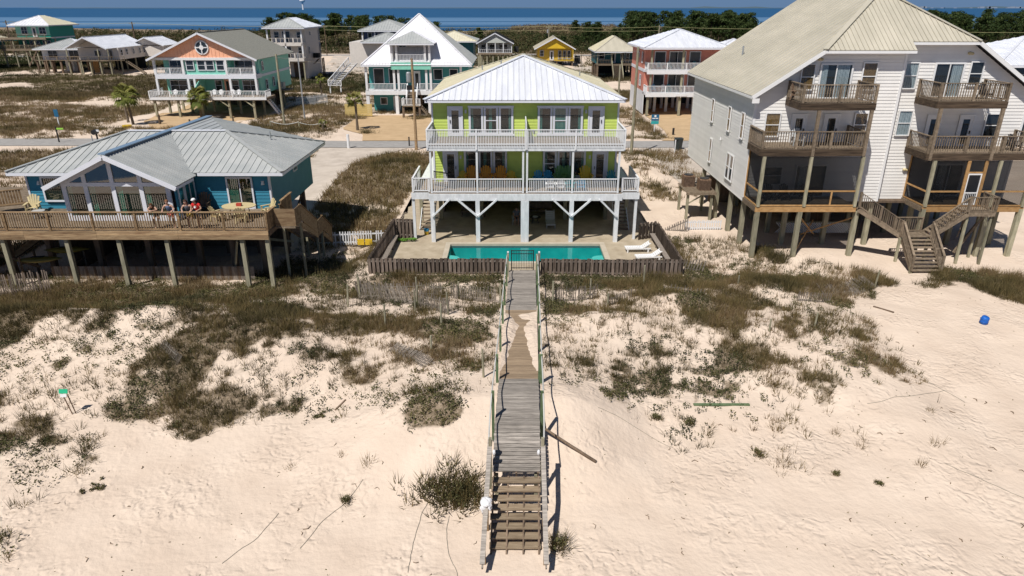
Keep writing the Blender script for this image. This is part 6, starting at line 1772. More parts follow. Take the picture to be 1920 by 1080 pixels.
    for (a, b) in (((18.4, 42.05, 2.6), (20.7, 44.8, .6)), ((22.0, 42.2, 2.6), (19.8, 44.8, .6)), ((18.4, 42.1, .2), (20.5, 44.8, 1.6))): pbar('brace', M['beam_new'], H, a, b, .05, .08)
    pbar('brace', M['deck_wood'], H, (29.0, 42.4, .1), (30.6, 42.5, 3.0), .12, .16); pbar('brace', M['deck_wood'], H, (28.9, 42.3, 1.2), (29.1, 42.3, 2.9), .05, .05)
    MB().box(16.5, 32.5, 56.0, 56.1, -.6, 2.9).box(22.6, 22.7, 47, 56, -.6, 2.9).build('rear_wall', M['pile_brown'], H)
    # lattice skirt
    lt = MB(); lx0, lx1, lz0, lz1, ly = 18.6, 24.2, .25, 1.0, 46.2
    n = 34
    for k in range(-4, n):
        a = lx0+(lx1-lx0)*k/n; dlt = lz1-lz0
        for s in (1, -1):
            u0 = a if s > 0 else a+dlt; u1 = a+dlt if s > 0 else a
            if min(u0, u1) < lx0-.01 or max(u0, u1) > lx1: continue
            lt.bar((u0, ly+(s > 0)*.02, lz0), (u1, ly+(s > 0)*.02, lz1), .04, .012, (0, -1, 0))
    o = lt.build('lattice_skirt', M['white'], H); o['kind'] = 'stuff'
    pbox('skirt_rail', M['pile'], H, lx0, lx1, ly-.03, ly+.05, lz1, lz1+.08)
    # air conditioner platform
    P = thing('platform', 'wooden platform against the left side of the white house holding two air conditioners', 'platform', (14.3, 51.6, 0))
    for x in (13.3, 15.1):
        for y in (50.4, 52.9): pbox('leg', M['pile'], P, x-.09, x+.09, y-.09, y+.09, -.3, 2.05)
    deck_floor(P, 13.1, 15.38, 50.2, 53.1, 2.15, M['deck_wood']); pbox('frame_beam', M['deck_wood'], P, 13.1, 15.38, 50.14, 50.2, 1.95, 2.15)
    pbar('brace', M['pile'], P, (13.3, 50.4, 1.2), (14.6, 50.4, 2.0), .06, .10)
    for (x, y, lb) in ((13.7, 52.3, 'farther rusty air conditioner on the platform'), (14.6, 51.1, 'nearer rusty air conditioner on the platform')):
        t = thing('air_conditioner', lb, 'air conditioner', (x, y, 2.16))
        pbox('casing', M['rust'], t, x-.42, x+.42, y-.42, y+.42, 2.16, 3.0)
        for k in range(9): pbox('grille_bar', M['black_metal'], t, x-.43, x+.43, y-.432, y-.42, 2.24+k*.08, 2.26+k*.08)
        MB().tube([(x, y, 3.0), (x, y, 3.05)], .36, 16).build('fan_guard', M['black_metal'], t)
    # steps
    S = thing('beach_stairs', 'wooden stairs joining both porches of the white house and running down to the sand', 'stairs', (25.7, 41, 0))
    lzd = 1.48
    deck_floor(S, 24.85, 26.6, 41.5, 42.6, lzd, M['deck_wood'])
    stairs(S, (25.75, 41.5, lzd), (25.6, 39.55, -.08), 1.75, 9, (1, 0, 0), M['deck_wood'], M['deck_wood'])
    stairs(S, (21.95, 42.45, 3.3), (24.85, 42.1, lzd), .95, 10, (0, 1, 0), M['deck_wood'], M['deck_wood'])
    stairs(S, (28.5, 41.75, 3.15), (26.6, 41.95, lzd), .95, 9, (0, 1, 0), M['deck_wood'], M['deck_wood'])
    deck_floor(S, 28.5, 30.2, 41.3, 42.6, 3.15, M['deck_wood']); pbox('beam', M['deck_wood'], S, 28.5, 30.2, 41.22, 41.3, 2.9, 3.15)
    rl = dict(h=.95, mat='deck_wood', sp=.14, bw=.035, post=2.2, pw=.12, toprail=.13)
    railing(S, [(21.95, 41.92, 3.3), (24.75, 41.60, 1.55)], 0, **rl)
    railing(S, [(24.82, 41.5, 1.5), (24.68, 39.5, -.05)], 0, **rl); railing(S, [(26.68, 41.5, 1.5), (26.53, 39.5, -.05)], 0, **rl)
    railing(S, [(28.45, 41.25, 3.2), (26.75, 41.45, 1.6)], 0, **rl); railing(S, [(28.5, 41.28), (30.18, 41.28), (30.18, 42.6)], 3.15, **rl)
    railing(S, [(24.85, 42.62), (26.6, 42.62)], lzd, **rl)
    for (x, y, z) in ((24.8, 41.6, 1.4), (26.6, 41.6, 1.4), (24.7, 39.6, .2), (26.55, 39.6, .2), (28.6, 41.4, 3.0), (30.1, 41.4, 3.0), (30.1, 42.5, 3.0)):
        pbox('support_post', M['pile'], S, x-.07, x+.07, y-.07, y+.07, -.5, z)
white_house()
adirondack('grey_plastic', 'grey plastic chair on the second floor left balcony of the white house', (17.9, 43.2, 6.97), -.1, 1.0)
for (x, y, z, rz, lb, mt) in ((29.3, 43.7, 9.74, .3, 'black chair on the top right balcony', 'black_metal'), (31.9, 43.7, 6.57, .2, 'black chair at the right end of the second floor right balcony', 'black_metal'), (17.6, 43.5, 9.72, .9, 'reddish chair at the left end of the top left balcony', 'rust'),
     (16.8, 43.6, 3.37, 0, 'dark chair behind the left screens, leftmost', 'room'), (17.8, 43.6, 3.37, 0, 'dark chair behind the left screens, beside the middle post', 'room'), (19.2, 43.6, 3.37, 0, 'dark chair behind the left screens, right of the middle post', 'room'), (28.0, 44.0, 3.17, 0, 'dark chair behind the right screens', 'room')):
    adirondack(mt, lb, (x, y, z), rz, .95)
# ------------------------------------------------------------------ houses farther off
def hip_roof(H, x0, x1, y0, y1, z, pitch, mat, mats=None, pw=.6, ov=0):
    w = (x1-x0)/2; d = (y1-y0)/2; r = min(w, d); zz = z+r*pitch; cx = (x0+x1)/2; cy = (y0+y1)/2
    if w <= d: A = (cx, y0+r, zz); B = (cx, y1-r, zz)
    else: A = (x0+r, cy, zz); B = (x1-r, cy, zz)
    side = mats or mat
    if w <= d:
        P = [[(x0, y0, z), (x1, y0, z), A], [(x0, y0, z), A, B, (x0, y1, z)], [(x1, y0, z), A, B, (x1, y1, z)], [(x0, y1, z), (x1, y1, z), B]]; ms = [mat, side, side, mat]
    else:
        P = [[(x0, y0, z), (x1, y0, z), B, A], [(x0, y0, z), A, (x0, y1, z)], [(x1, y0, z), B, (x1, y1, z)], [(x0, y1, z), (x1, y1, z), B, A]]; ms = [mat, side, side, mat]
    for p, m_ in zip(P, ms): roof_plane(H, p, M[m_], pw, joined=True, rib=.05, rw=.07)
    for c in ((x0, y0, z), (x1, y0, z)): ridge(H, c, A if (w <= d or c[0] == x0) else B, M[mat], .3)
    m = MB(); m.box(x0, x1, y0-.03, y0+.02, z-.26, z-.06); m.box(x0-.02, x0+.03, y0+.02, y1, z-.26, z-.06); m.box(x1-.03, x1+.02, y0+.02, y1, z-.26, z-.06); m.build('eave_fascia', M['trim'], H)
    return A, B
def gable_roof(H, x0, x1, y0, y1, z, pitch, mat, pw=.6, gable=None, gy=.4, gmat=None, trim='trim'):
    """ridge along Y"""
    cx = (x0+x1)/2; zz = z+(x1-x0)/2*pitch
    roof_plane(H, [(x0, y0, z), (cx, y0, zz), (cx, y1, zz), (x0, y1, z)], M[mat], pw, joined=True, rib=.04)
    roof_plane(H, [(x1, y0, z), (cx, y0, zz), (cx, y1, zz), (x1, y1, z)], M[mat], pw, joined=True, rib=.04)
    ridge(H, (cx, y0, zz), (cx, y1, zz), M[mat], .3)
    for s in (x0, x1): MB().bar((cx, y0-.02, zz-.12), (s, y0-.02, z-.12), .06, .26, (0, 0, 1)).build('rake_board', M[trim], H)
    if gable:
        k = (x1-x0)/2-.5
        for yy, t in ((y0+gy, -.06), (y1-gy, .06)):
            MB().prism([(cx-k, yy, z+.1), (cx+k, yy, z+.1), (cx, yy, z+.1+k*pitch)], (0, t, 0)).build('gable_wall', M[gable], H)
def house(label, o, name='house'): return thing(name, label, 'house', o)
def pil(H, xs, ys, z0, z1, mat='pile', r=.15):
    for x in xs:
        for y in ys: pbox('pile', M[mat], H, x-r, x+r, y-r, y+r, z0, z1)
WN = lambda w, H, a, b, c, d, **k: window(w, H, a, b, c, d, False, **dict(dict(fw=.10), **k))

# salmon gabled aqua house ---------------------------------------------------
H = house('aqua house with a salmon gable and round window, white decks, behind the blue house', (-44.6, 104, 0))
MB().box(-51.6, -37.6, 106.2, 121, 2.9, 8.0).build('wall', M['aqua_siding'], H)
MB().box(-47.7, -41.5, 104.1, 106.25, 5.9, 8.0).build('center_bay', M['aqua_siding'], H)
MB().box(-52.0, -37.3, 103.8, 106.2, 5.35, 5.95).build('floor_band', M['trim'], H); MB().box(-37.6, -37.55, 106.2, 121, 5.4, 5.75).build('floor_band', M['trim'], H)
gable_roof(H, -52.6, -36.7, 103.2, 121.6, 8.05, .46, 'shingle', .5)
k = 7.3; MB().prism([(-44.65-k, 103.9, 8.25), (-44.65+k, 103.9, 8.25), (-44.65, 103.9, 8.25+k*.46)], (0, .1, 0)).build('gable_wall', M['salmon_siding'], H)
gb = MB()
for i in range(26):
    x = -51.4+i*.54; hh = (7.0-abs(x+44.65))*.46
    if hh > .2: gb.box(x-.03, x+.03, 103.86, 103.9, 8.25, 8.25+hh)
o = gb.build('gable_batten', M['salmon_siding'], H); o['kind'] = 'stuff'
rw_ = MB(); rw_.disc((-44.55, 103.86, 9.67), .98, 24, (0, -1, 0), .10); RW = rw_.build('round_window', M['white'], H, world=(-44.55, 103.8, 9.67))
MB().disc((-44.55, 103.76, 9.67), .80, 24, (0, -1, 0), .03).build('pane', M['glass_dark'], RW)
m = MB(); m.box(-44.62, -44.48, 103.66, 103.72, 8.87, 10.47); m.box(-45.35, -44.62, 103.66, 103.72, 9.60, 9.74); m.box(-44.48, -43.75, 103.66, 103.72, 9.60, 9.74); m.disc((-44.55, 103.71, 9.67), .32, 14, (0, -1, 0), .06); m.build('window_cross', M['white'], RW)
w = front(103.85); m = MB(); w.mb(m, -52.0, -37.3, 7.95, 8.3, -.1, .06); m.build('frieze_board', M['white'], H)
for x in (-51.9, -47.75, -41.5, -37.45): pbox('porch_post', M['white'], H, x-.16, x+.16, 103.8, 104.1, 5.95, 7.95)
for x in (-51.9, -47.3, -46.4, -41.2, -37.45): pbox('porch_post', M['white'], H, x-.15, x+.15, 103.8, 104.1, 3.1, 5.35)
wb = front(104.1)
for a in (-47.25, -45.6, -44.35, -42.85): WN(wb, H, a, a+1.0, 6.6, 7.85)
wc = front(106.2)
for (a, b, v) in ((-50.6, -48.4, 1), (-41.0, -38.2, 1)): WN(wc, H, a, b, 6.2, 7.7, vert=v)
for (a, b, v) in ((-51.0, -48.6, 1), (-48.0, -47.3, 0), (-44.3, -43.4, 0), (-41.8, -40.9, 0), (-40.2, -38.0, 1)): WN(wc, H, a, b, 3.5, 4.9, vert=v)
for (a, b) in ((-47.0, -46.2), (-42.9, -42.2)): f = door(wc, H, a, b, 2.95, 5.0, 'salmon_siding', near=False)
m = MB(); m.prism([(-45.9, 101.8, 2.9), (-45.9, 106.2, 2.9), (-45.9, 106.2, 5.3), (-45.9, 104.5, 5.3), (-45.9, 101.9, 4.0)], (.10, 0, 0)); m.build('deck_divider', M['aqua_siding'], H)
wr = rightw(-37.6)
for (a, b, c, d) in ((107.4, 108.0, 6.3, 7.5), (108.3, 109.0, 3.5, 4.8), (111.6, 112.3, 3.6, 4.9)): WN(wr, H, a, b, c, d)
deck_floor(H, -52.4, -35.6, 101.9, 106.1, 2.85, M['deck_wood'], bw=.3); MB().box(-52.4, -35.6, 101.95, 106.1, 2.5, 2.8).build('deck_frame', M['deck_wood'], H); pbox('deck_fascia', M['white'], H, -52.45, -35.55, 101.85, 101.9, 2.6, 2.9)
railing(H, [(-52.4, 106), (-52.4, 101.9), (-37.4, 101.9), (-35.6, 101.9), (-35.6, 104)], 2.88, .95, 'white', .22, .05, 3, .14, near=False)
railing(H, [(-51.7, 103.9), (-47.8, 103.9)], 5.95, .9, 'white', .2, .05, 2, .1, near=False); railing(H, [(-41.4, 103.9), (-37.6, 103.9)], 5.95, .9, 'white', .2, .05, 2, .1, near=False)
stairs(H, (-36.4, 104.6, 2.8), (-34.6, 104.6, .1), 1.0, 12, (0, 1, 0), M['white'], M['white'], near=False)
pil(H, (-52.0, -48.6, -45.2, -41.2, -37.6), (102.3, 106.5, 111, 116), -.2, 2.5); MB().box(-50, -38, 118, 118.1, -.2, 2.9).build('rear_wall', M['pile_brown'], H)
for a, b in ((-48.6, -47.4), (-41.2, -42.4), (-37.6, -38.8)): pbar('brace', M['pile'], H, (a, 102.1, 1.6), (b, 102.1, 2.5), .1, .14)
pbox('air_conditioner', M['grey_metal'], H, -37.5, -36.6, 113.5, 114.6, 2.9, 3.9); pbox('side_platform', M['deck_wood'], H, -37.6, -35.6, 112.5, 115.5, 2.7, 2.85)
for i, x in enumerate((-49.3, -47.6, -43.6, -42.6, -40.9, -40.0)): adirondack('white', ('white chair on the salmon gabled house deck, leftmost', 'white chair on the salmon gabled house deck left of the divider', 'blue shaded chair right of the deck divider', 'white chair in the middle right of the salmon house deck', 'white chair left of the pair at the deck right end', 'white chair right of the pair at the deck right end')[i], (x, 103.2, 2.88), 0, 1.0)

# steep roofed teal house ----------------------------------------------------
H = house('teal house with a tall steep pale metal roof and a white dormer balcony', (-14, 106, 0))
MB().box(-21.7, -6.6, 108.2, 121.5, 3.4, 7.0).build('wall', M['teal_siding'], H)
MB().box(-21.3, -16.6, 108.6, 120, -.1, 3.1).build('ground_floor_wall', M['teal_siding'], H)
MB().box(-21.9, -6.4, 106.0, 108.2, 3.1, 3.5).build('porch_floor', M['white'], H)
zz = 7.15; ap = (-14.3, 113.4, 14.1)
roof_plane(H, [(-22.3, 105.5, zz), (-5.9, 105.5, zz), ap], M['roof_pale'], .45, joined=True, rib=.05)
roof_plane(H, [(-22.3, 105.5, zz), (-22.3, 122, zz), (-14.3, 114.2, 14.1), ap], M['roof_pale'], .45, joined=True, rib=.05)
roof_plane(H, [(-5.9, 105.5, zz), (-5.9, 122, zz), (-14.3, 114.2, 14.1), ap], M['roof_grey'], .45, joined=True, rib=.05)
roof_plane(H, [(-22.3, 122, zz), (-5.9, 122, zz), (-14.3, 114.2, 14.1)], M['roof_pale'], .45, joined=True)
ridge(H, (-22.3, 105.5, zz), ap, M['roof_pale'], .3); ridge(H, (-5.9, 105.5, zz), ap, M['roof_pale'], .3)
m = MB(); m.box(-22.3, -17.9, 105.44, 105.5, zz-.24, zz-.05); m.box(-11.9, -5.9, 105.44, 105.5, zz-.24, zz-.05); m.build('eave_fascia', M['trim'], H)
# dormer balcony
m = MB(); m.box(-17.9, -12.0, 105.6, 105.75, 6.5, 7.5); m.build('awning_band', M['aqua_siding'], H)
MB().box(-17.8, -12.1, 105.75, 108.3, 7.45, 7.62).build('balcony_floor', M['white'], H)
MB().box(-17.5, -12.3, 108.3, 108.4, 7.6, 10.2).box(-17.55, -17.45, 106.3, 112, 7.6, 10.1).box(-12.4, -12.3, 106.3, 112, 7.6, 10.1).build('dormer_wall', M['cream_siding'], H)
for x in (-17.7, -17.0, -12.8, -12.15): pbox('dormer_post', M['white'], H, x-.15, x+.15, 105.8, 106.1, 7.62, 10.1)
wd = front(108.3); WN(wd, H, -16.9, -15.9, 7.8, 9.7, sash=False); door(wd, H, -15.2, -14.2, 7.65, 9.7, 'cream_siding', near=False); door(wd, H, -14.1, -13.1, 7.65, 9.7, 'cream_siding', near=False)
railing(H, [(-17.0, 105.9), (-12.8, 105.9)], 7.62, .95, 'white', .2, .05, 6, .1, near=False)
Ad = (-14.85, 108.6, 11.75)
roof_plane(H, [(-18.5, 105.2, 10.15), (-11.3, 105.2, 10.15), Ad], M['roof_grey'], .4, joined=True)
roof_plane(H, [(-18.5, 105.2, 10.15), Ad, (-14.85, 111.2, 11.75), (-18.5, 109.0, 10.15)], M['roof_pale'], .4, joined=True); roof_plane(H, [(-11.3, 105.2, 10.15), Ad, (-14.85, 111.2, 11.75), (-11.3, 109.0, 10.15)], M['roof_pale'], .4, joined=True)
MB().box(-18.45, -11.35, 105.15, 105.2, 9.92, 10.12).build('eave_fascia', M['trim'], H)
for x in (-21.7, -17.55, -16.9, -12.75, -12.1, -7.6): pbox('porch_post', M['white'], H, x-.16, x+.16, 105.9, 106.2, 3.5, 6.95)
w = front(108.2)
for (a, b, c, d) in ((-20.9, -19.5, 4.3, 6.4), (-18.6, -17.3, 4.3, 6.4), (-11.8, -10.6, 4.9, 6.3), (-9.4, -8.3, 4.9, 6.3)): WN(w, H, a, b, c, d, sash=False)
door(w, H, -14.9, -14.0, 3.55, 6.0, 'white', near=False)
railing(H, [(-21.6, 106.05), (-17.6, 106.05)], 3.5, .95, 'white', .2, .05, 6, .1, near=False); railing(H, [(-16.8, 106.05), (-15.8, 106.05)], 3.5, .95, 'white', .2, .05, 6, .1, near=False); railing(H, [(-13.8, 106.05), (-7, 106.05)], 3.5, .95, 'white', .2, .05, 6, .1, near=False)
pbox('porch_beam', M['white'], H, -21.95, -6.35, 105.9, 106.0, 2.85, 3.45)
for x in (-21.7, -17.35, -12.4, -8): pbox('porch_column', M['white'], H, x-.24, x+.24, 106.0, 106.5, -.1, 2.85)
pil(H, (-16.4, -14, -11.5, -8), (109, 114, 119), -.1, 3.1, 'pile_brown')
w = front(108.6); WN(w, H, -20.2, -19.3, 1.2, 2.1, sash=False); door(w, H, -18.2, -17.3, 0, 2.2, 'white', near=False)
MB().box(-16.5, -6.6, 118, 118.1, -.1, 3.2).build('rear_wall', M['pile_brown'], H)
stairs(H, (-14.85, 105.9, 3.45), (-14.85, 103.9, 1.75), 1.3, 9, (1, 0, 0), M['deck_wood'], M['white'], near=False)
MB().box(-16.0, -13.4, 102.2, 103.9, 1.6, 1.75).build('stair_landing', M['deck_wood'], H)
railing(H, [(-16.0, 103.9), (-16.0, 102.2), (-13.4, 102.2)], 1.75, .95, 'white', .2, .05, 2, .12, near=False)
railing(H, [(-15.6, 105.9, 3.5), (-15.6, 103.9, 1.8)], 0, 1.0, 'white', .2, .05, 2, .14, near=False); railing(H, [(-14.1, 105.9, 3.5), (-14.1, 103.9, 1.8)], 0, 1.0, 'white', .2, .05, 2, .14, near=False)
stairs(H, (-13.4, 103.0, 1.7), (-12.1, 103.0, .1), 1.2, 7, (0, 1, 0), M['deck_wood'], M['white'], near=False)
for x in (-15.9, -13.5): pbox('landing_post', M['pile_brown'], H, x-.15, x+.15, 102.3, 102.6, 0, 1.6)

# salmon pink three storey ---------------------------------------------------
H = house('salmon pink house with two white railed balconies over an open carport', (25, 107.5, 0))
MB().box(19.9, 31.3, 107.6, 119, 3.2, 9.5).build('wall', M['pink_siding'], H)
MB().box(19.85, 31.3, 107.5, 119.05, 6.0, 6.45).build('floor_band', M['trim'], H)
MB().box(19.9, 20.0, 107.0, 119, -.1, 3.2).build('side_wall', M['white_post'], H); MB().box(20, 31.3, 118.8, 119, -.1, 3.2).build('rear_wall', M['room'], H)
hip_roof(H, 19.1, 32.1, 104.6, 119.8, 9.6, .36, 'roof_white', 'roof_white', .6)
for z in (3.2, 6.45):
    MB().box(19.9, 31.3, 105.0, 107.6, z-.35, z-.02).build('balcony_slab', M['white'], H); pbox('balcony_fascia', M['white'], H, 19.85, 31.35, 104.92, 105.0, z-.55, z+.02)
    railing(H, [(20.0, 107.4), (20.0, 105.05), (31.2, 105.05)], z, 1.0, 'white', .19, .05, 2.8, .14, near=False)
    for x in (20.5, 25.1, 31.0): pbox('balcony_post', M['pile'], H, x-.14, x+.14, 105.2, 105.45, z, z+3.0)
w = front(107.6)
for z in (3.3, 6.55): WN(w, H, 21.4, 22.9, z+.6, z+2.3, sash=False); slider(w, H, 23.6, 25.9, z, z+2.3, near=False); WN(w, H, 26.6, 28.1, z+.6, z+2.3, sash=False)
wl = leftw(19.9)
for (a, b, c, d) in ((109.0, 109.6, 7.3, 8.7), (112.0, 112.9, 7.9, 8.5), (109.5, 110.6, 3.9, 5.4)): WN(wl, H, a, b, c, d)
for x in (20.3, 25.1, 30.6): pbox('pile', M['pile'], H, x-.17, x+.17, 105.2, 105.5, -.1, 2.65)
pil(H, (22.2, 24.0, 25.8, 28.2, 30), (109.5, 113), -.1, 2.9, 'white_post', .2)
m = MB(); m.tube([(25.1, 104.85, 2.55), (25.1, 104.8, 2.95)], [.05, .05], 6); sg = m.build('sign_bracket', M['white'], H); pbox('house_sign', M['white'], H, 24.3, 26.0, 104.82, 104.88, 2.75, 3.12)
for i, (x, z, mt) in enumerate(((21.3, 3.22, 'sky_paint'), (22.8, 3.22, 'white'), (23.6, 3.22, 'teal_paint'), (28.6, 3.22, 'sky_paint'), (21.9, 6.47, 'teal_paint'), (23.4, 6.47, 'teal_paint'), (27.2, 6.47, 'teal_paint'), (28.9, 6.47, 'teal_paint'))):
    adirondack(mt, ('blue chair at the left end of the pink house lower balcony', 'white chair on the pink house lower balcony', 'teal chair beside the white one on the pink house lower balcony', 'blue chair right of the middle post on the pink house lower balcony', 'teal chair at the left end of the pink house upper balcony', 'teal chair left of the middle post on the pink house upper balcony', 'teal chair right of the middle post on the pink house upper balcony', 'teal chair at the right end of the pink house upper balcony')[i], (x, 106.6, z), 0, 1.05)

# tall white three storey behind --------------------------------------------
H = house('narrow three storey off white house with stacked porches behind the salmon gabled house', (-48.5, 158, 0))
MB().box(-53.2, -45.6, 160.5, 172, 3.9, 10.8).build('wall', M['cream_siding'], H); MB().box(-46.5, -45.62, 160.3, 172, 0, 3.9).box(-50.5, -46.5, 163, 172, 0, 3.9).build('ground_floor_wall', M['cream_siding'], H)
hip_roof(H, -54.0, -44.8, 157.4, 173, 10.95, .42, 'roof_grey', 'roof_white', .6)
for z in (4.6, 7.8):
    MB().box(-53.3, -45.7, 158, 160.5, z-.6, z).build('porch_floor', M['cream_siding'], H); railing(H, [(-53.2, 158.1), (-45.8, 158.1), (-45.8, 160.5)], z, 1.0, 'cream_siding', .9, .08, 2.0, .25, near=False)
    for x in (-53.2, -49.4, -45.8): pbox('porch_post', M['white'], H, x-.16, x+.16, 158.0, 158.3, z, z+3.1)
    w = front(160.5); WN(w, H, -50.6, -49.0, z+.1, z+2.3, sash=False); WN(w, H, -47.4, -46.6, z+.8, z+2.2)
    WN(w, H, -52.4, -51.4, z+.8, z+2.2)
wr = rightw(-45.6)
for (a, b, c, d) in ((162, 162.6, 5.4, 6.8), (163.8, 164.4, 9.3, 9.9), (171.2, 171.9, 7.8, 10.3), (171.2, 171.9, 4.2, 7.2)): WN(wr, H, a, b, c, d)
pbox('garage_door', M['pile_brown'], H, -49.6, -46.7, 162.9, 163.0, .1, 3.3); pbox('air_conditioner', M['room'], H, -45.5, -44.3, 165, 166.4, 4.3, 5.3)
pil(H, (-53, -49.5, -45.9), (158.3,), 0, 4.0); pil(H, (-45.0,), (170.5, 171.8), 0, 3.9, 'pile_brown', .12)
for k in range(3): pbar('platform_bracket', M['pile_brown'], H, (-45.55, 164.6+k*.8, 3.0), (-44.4, 164.6+k*.8, 4.1), .08, .1)

# green back left, white pair, others ----------------------------------------
H = house('bright green two storey house with pale hipped roof on tall piles, far left', (-130, 196, 0))
MB().box(-134, -124.9, 197, 208, 4.7, 10.5).build('wall', M['green_siding'], H)
MB().box(-133.9, -124.9, 196.9, 197, 8.0, 10.5).build('front_wall', M['aqua_siding'], H); MB().box(-124.92, -124.86, 197, 208, 7.2, 7.55).build('floor_band', M['white'], H)
hip_roof(H, -135.2, -123.9, 195.6, 209.5, 10.6, .42, 'roof_pale', 'roof_cream', .8)
w = front(196.9)
for (a, b, c, d) in ((-132.3, -130.8, 8.3, 10.1), (-127.5, -125.8, 8.3, 10.0)): WN(w, H, a, b, c, d, vert=1)
door(w, H, -129.4, -128.4, 7.6, 10.0, 'white', near=False)
for a in (-132.6, -130.8, -129, -127.2, -126): WN(w, H, a, a+.8, 5.2, 6.6)
for z, x0_ in ((7.5, -136), (4.7, -136)):
    deck_floor(H, x0_, -123.5, 192.5, 196.9, z, M['deck_wood'], bw=.4); pbox('deck_beam', M['deck_wood'], H, x0_, -123.5, 192.4, 192.5, z-.4, z); railing(H, [(x0_, 192.6), (-123.6, 192.6)], z, 1.0, 'deck_wood', .35, .06, 2.4, .14, near=False)
pil(H, (-135.5, -132.6, -129.7, -126.8, -123.9), (192.8, 197, 203), -.3, 7.2, 'pile'); pbar('brace', M['pile_brown'], H, (-129.7, 192.6, .4), (-126.8, 192.6, 4.2), .2, .3); pbar('brace', M['pile_brown'], H, (-126.8, 192.6, .4), (-129.7, 192.6, 4.2), .2, .3)
H = house('partly seen house with a cream roof cut by the left edge', (-140, 188, 0))
MB().box(-150, -138.5, 188, 198, 4.6, 7.0).build('wall', M['dark_teal_siding'], H); hip_roof(H, -151, -135.6, 186, 199, 6.9, .42, 'roof_cream', None, .8)
deck_floor(H, -150, -134, 182, 188, 4.4, M['deck_wood'], bw=.4); railing(H, [(-150, 182.1), (-134, 182.1)], 4.4, 1, 'deck_wood', .35, .06, 2.4, .14, near=False); pil(H, (-146, -143, -140.5, -137.5, -135), (182.3, 187), -.3, 4.3, 'pile_brown', .22)
H = house('long low white cottage with a white ribbed roof standing on thin piles', (-100, 172, 0))
MB().box(-105.5, -95.7, 175.5, 190, 3.2, 5.9).build('wall', M['cream_siding'], H); MB().box(-96.5, -90.5, 188, 196, 3.2, 5.8).build('rear_wing', M['cream_siding'], H)
gable_roof(H, -106.3, -96.9+.9, 171, 190.5, 5.95, .50, 'roof_white', .45, 'cream_siding', 4.5); gable_roof(H, -99.5, -90.0, 187, 197, 5.9, .42, 'roof_white', .6, 'cream_siding', .9)
w = front(175.5); WN(w, H, -101.5, -100.0, 4.1, 5.3, sash=False); WN(w, H, -97.9, -97.2, 3.4, 5.4, sash=False)
wr = rightw(-95.7)
for y in (176.3, 178.8, 182, 185.2, 187.4): WN(wr, H, y, y+.8, 4.2, 5.4)
deck_floor(H, -105.8, -95.7, 170.8, 175.5, 3.2, M['deck_wood'], bw=.4); railing(H, [(-105.7, 170.9), (-95.8, 170.9), (-92.5, 171.5)], 3.2, .95, 'deck_wood', .4, .05, 2.5, .12, near=False)
pil(H, (-105.6, -103, -100.6, -98.2, -95.8), (171.1, 176, 183, 189), -.3, 3.2, 'pile', .13)
for x in (-105.6, -98.2, -95.8): pbox('porch_post', M['pile'], H, x-.1, x+.1, 171, 171.2, 3.2, 5.8)
stairs(H, (-92.5, 172.5, 3.1), (-88.5, 172.5, .2), 1.0, 12, (0, 1, 0), M['deck_wood'], M['deck_wood'], near=False)
pbox('lattice_panel', M['beam_new'], H, -103.6, -101.8, 176.5, 176.6, .1, 2.8)
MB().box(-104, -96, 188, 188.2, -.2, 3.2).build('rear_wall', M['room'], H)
H = house('small white cottage with a hipped grey roof joined left of the long white cottage', (-112, 178, 0))
MB().box(-117, -107, 179.5, 188, 2.9, 5.6).build('wall', M['white'], H); hip_roof(H, -118, -105.5, 177.6, 190, 5.55, .36, 'roof_grey', 'roof_white', .6)
w = front(179.5); WN(w, H, -115.4, -113.2, 3.4, 5.0, vert=1); WN(w, H, -110.2, -107.9, 3.0, 5.1, sash=False, vert=1)
deck_floor(H, -117.6, -106.5, 177.0, 179.5, 2.9, M['deck_wood'], bw=.4); railing(H, [(-117.5, 177.1), (-106.6, 177.1)], 2.9, .95, 'deck_wood', .4, .05, 2.5, .12, near=False); pil(H, (-117.3, -115.5, -113.7, -111.5, -109.5, -107), (177.4, 181), -.3, 2.9, 'pile_brown', .18)
MB().box(-113.0, -111.0, 181.5, 184, 0, 2.9).build('storage_box', M['white'], H)
H = house('navy sided house with a grey roof peeking out left of the steep roof', (-29, 160, 0))
MB().box(-32.6, -22.5, 160, 172, 4.6, 10.2).build('wall', M['navy_siding'], H); hip_roof(H, -33.6, -22.0, 158.6, 173, 10.35, .36, 'roof_grey', None, .6)
MB().box(-32.8, -31.2, 158.9, 160, 4.4, 7.6).build('porch_wall', M['white'], H)
w = front(160); WN(w, H, -31.6, -30.8, 8.0, 9.8); WN(w, H, -29.4, -28.2, 8.3, 9.6)
for x in (-32.7, -30.0): pbox('porch_post', M['white'], H, x-.14, x+.14, 159.0, 159.2, 1, 10.2)
MB().box(-31.9, -22.5, 142, 152, 4.0, 8.7).build('front_wing', M['cream_siding'], H); hip_roof(H, -29.4, -21.0, 140.6, 153, 8.8, .36, 'roof_grey', None, .6)
stairs(H, (-31.0, 140.8, 5.0), (-33.6, 133.0, 1.4), 1.4, 14, (.95, -.3, 0), M['white'], M['white'], near=False); railing(H, [(-32.0, 140.8, 5.0), (-34.4, 133.0, 1.4)], 0, 1.0, 'white', .3, .05, 2.5, .14, near=False)
railing(H, [(-34.4, 132.9), (-32.0, 132.9)], 1.4, 1.0, 'white', .3, .05, 2.5, .14, near=False); pil(H, (-34.2, -32.2), (133.2,), 0, 1.4, 'white_post', .1)
H = house('dark teal house with a grey hipped roof just right of the steep roof', (-11, 165, 0))
MB().box(-18, -8.9, 166, 176, 2.5, 8.0).build('wall', M['dark_teal_siding'], H); hip_roof(H, -19.2, -7.9, 164.6, 177.5, 7.9, .36, 'roof_cream', 'roof_grey', .6)
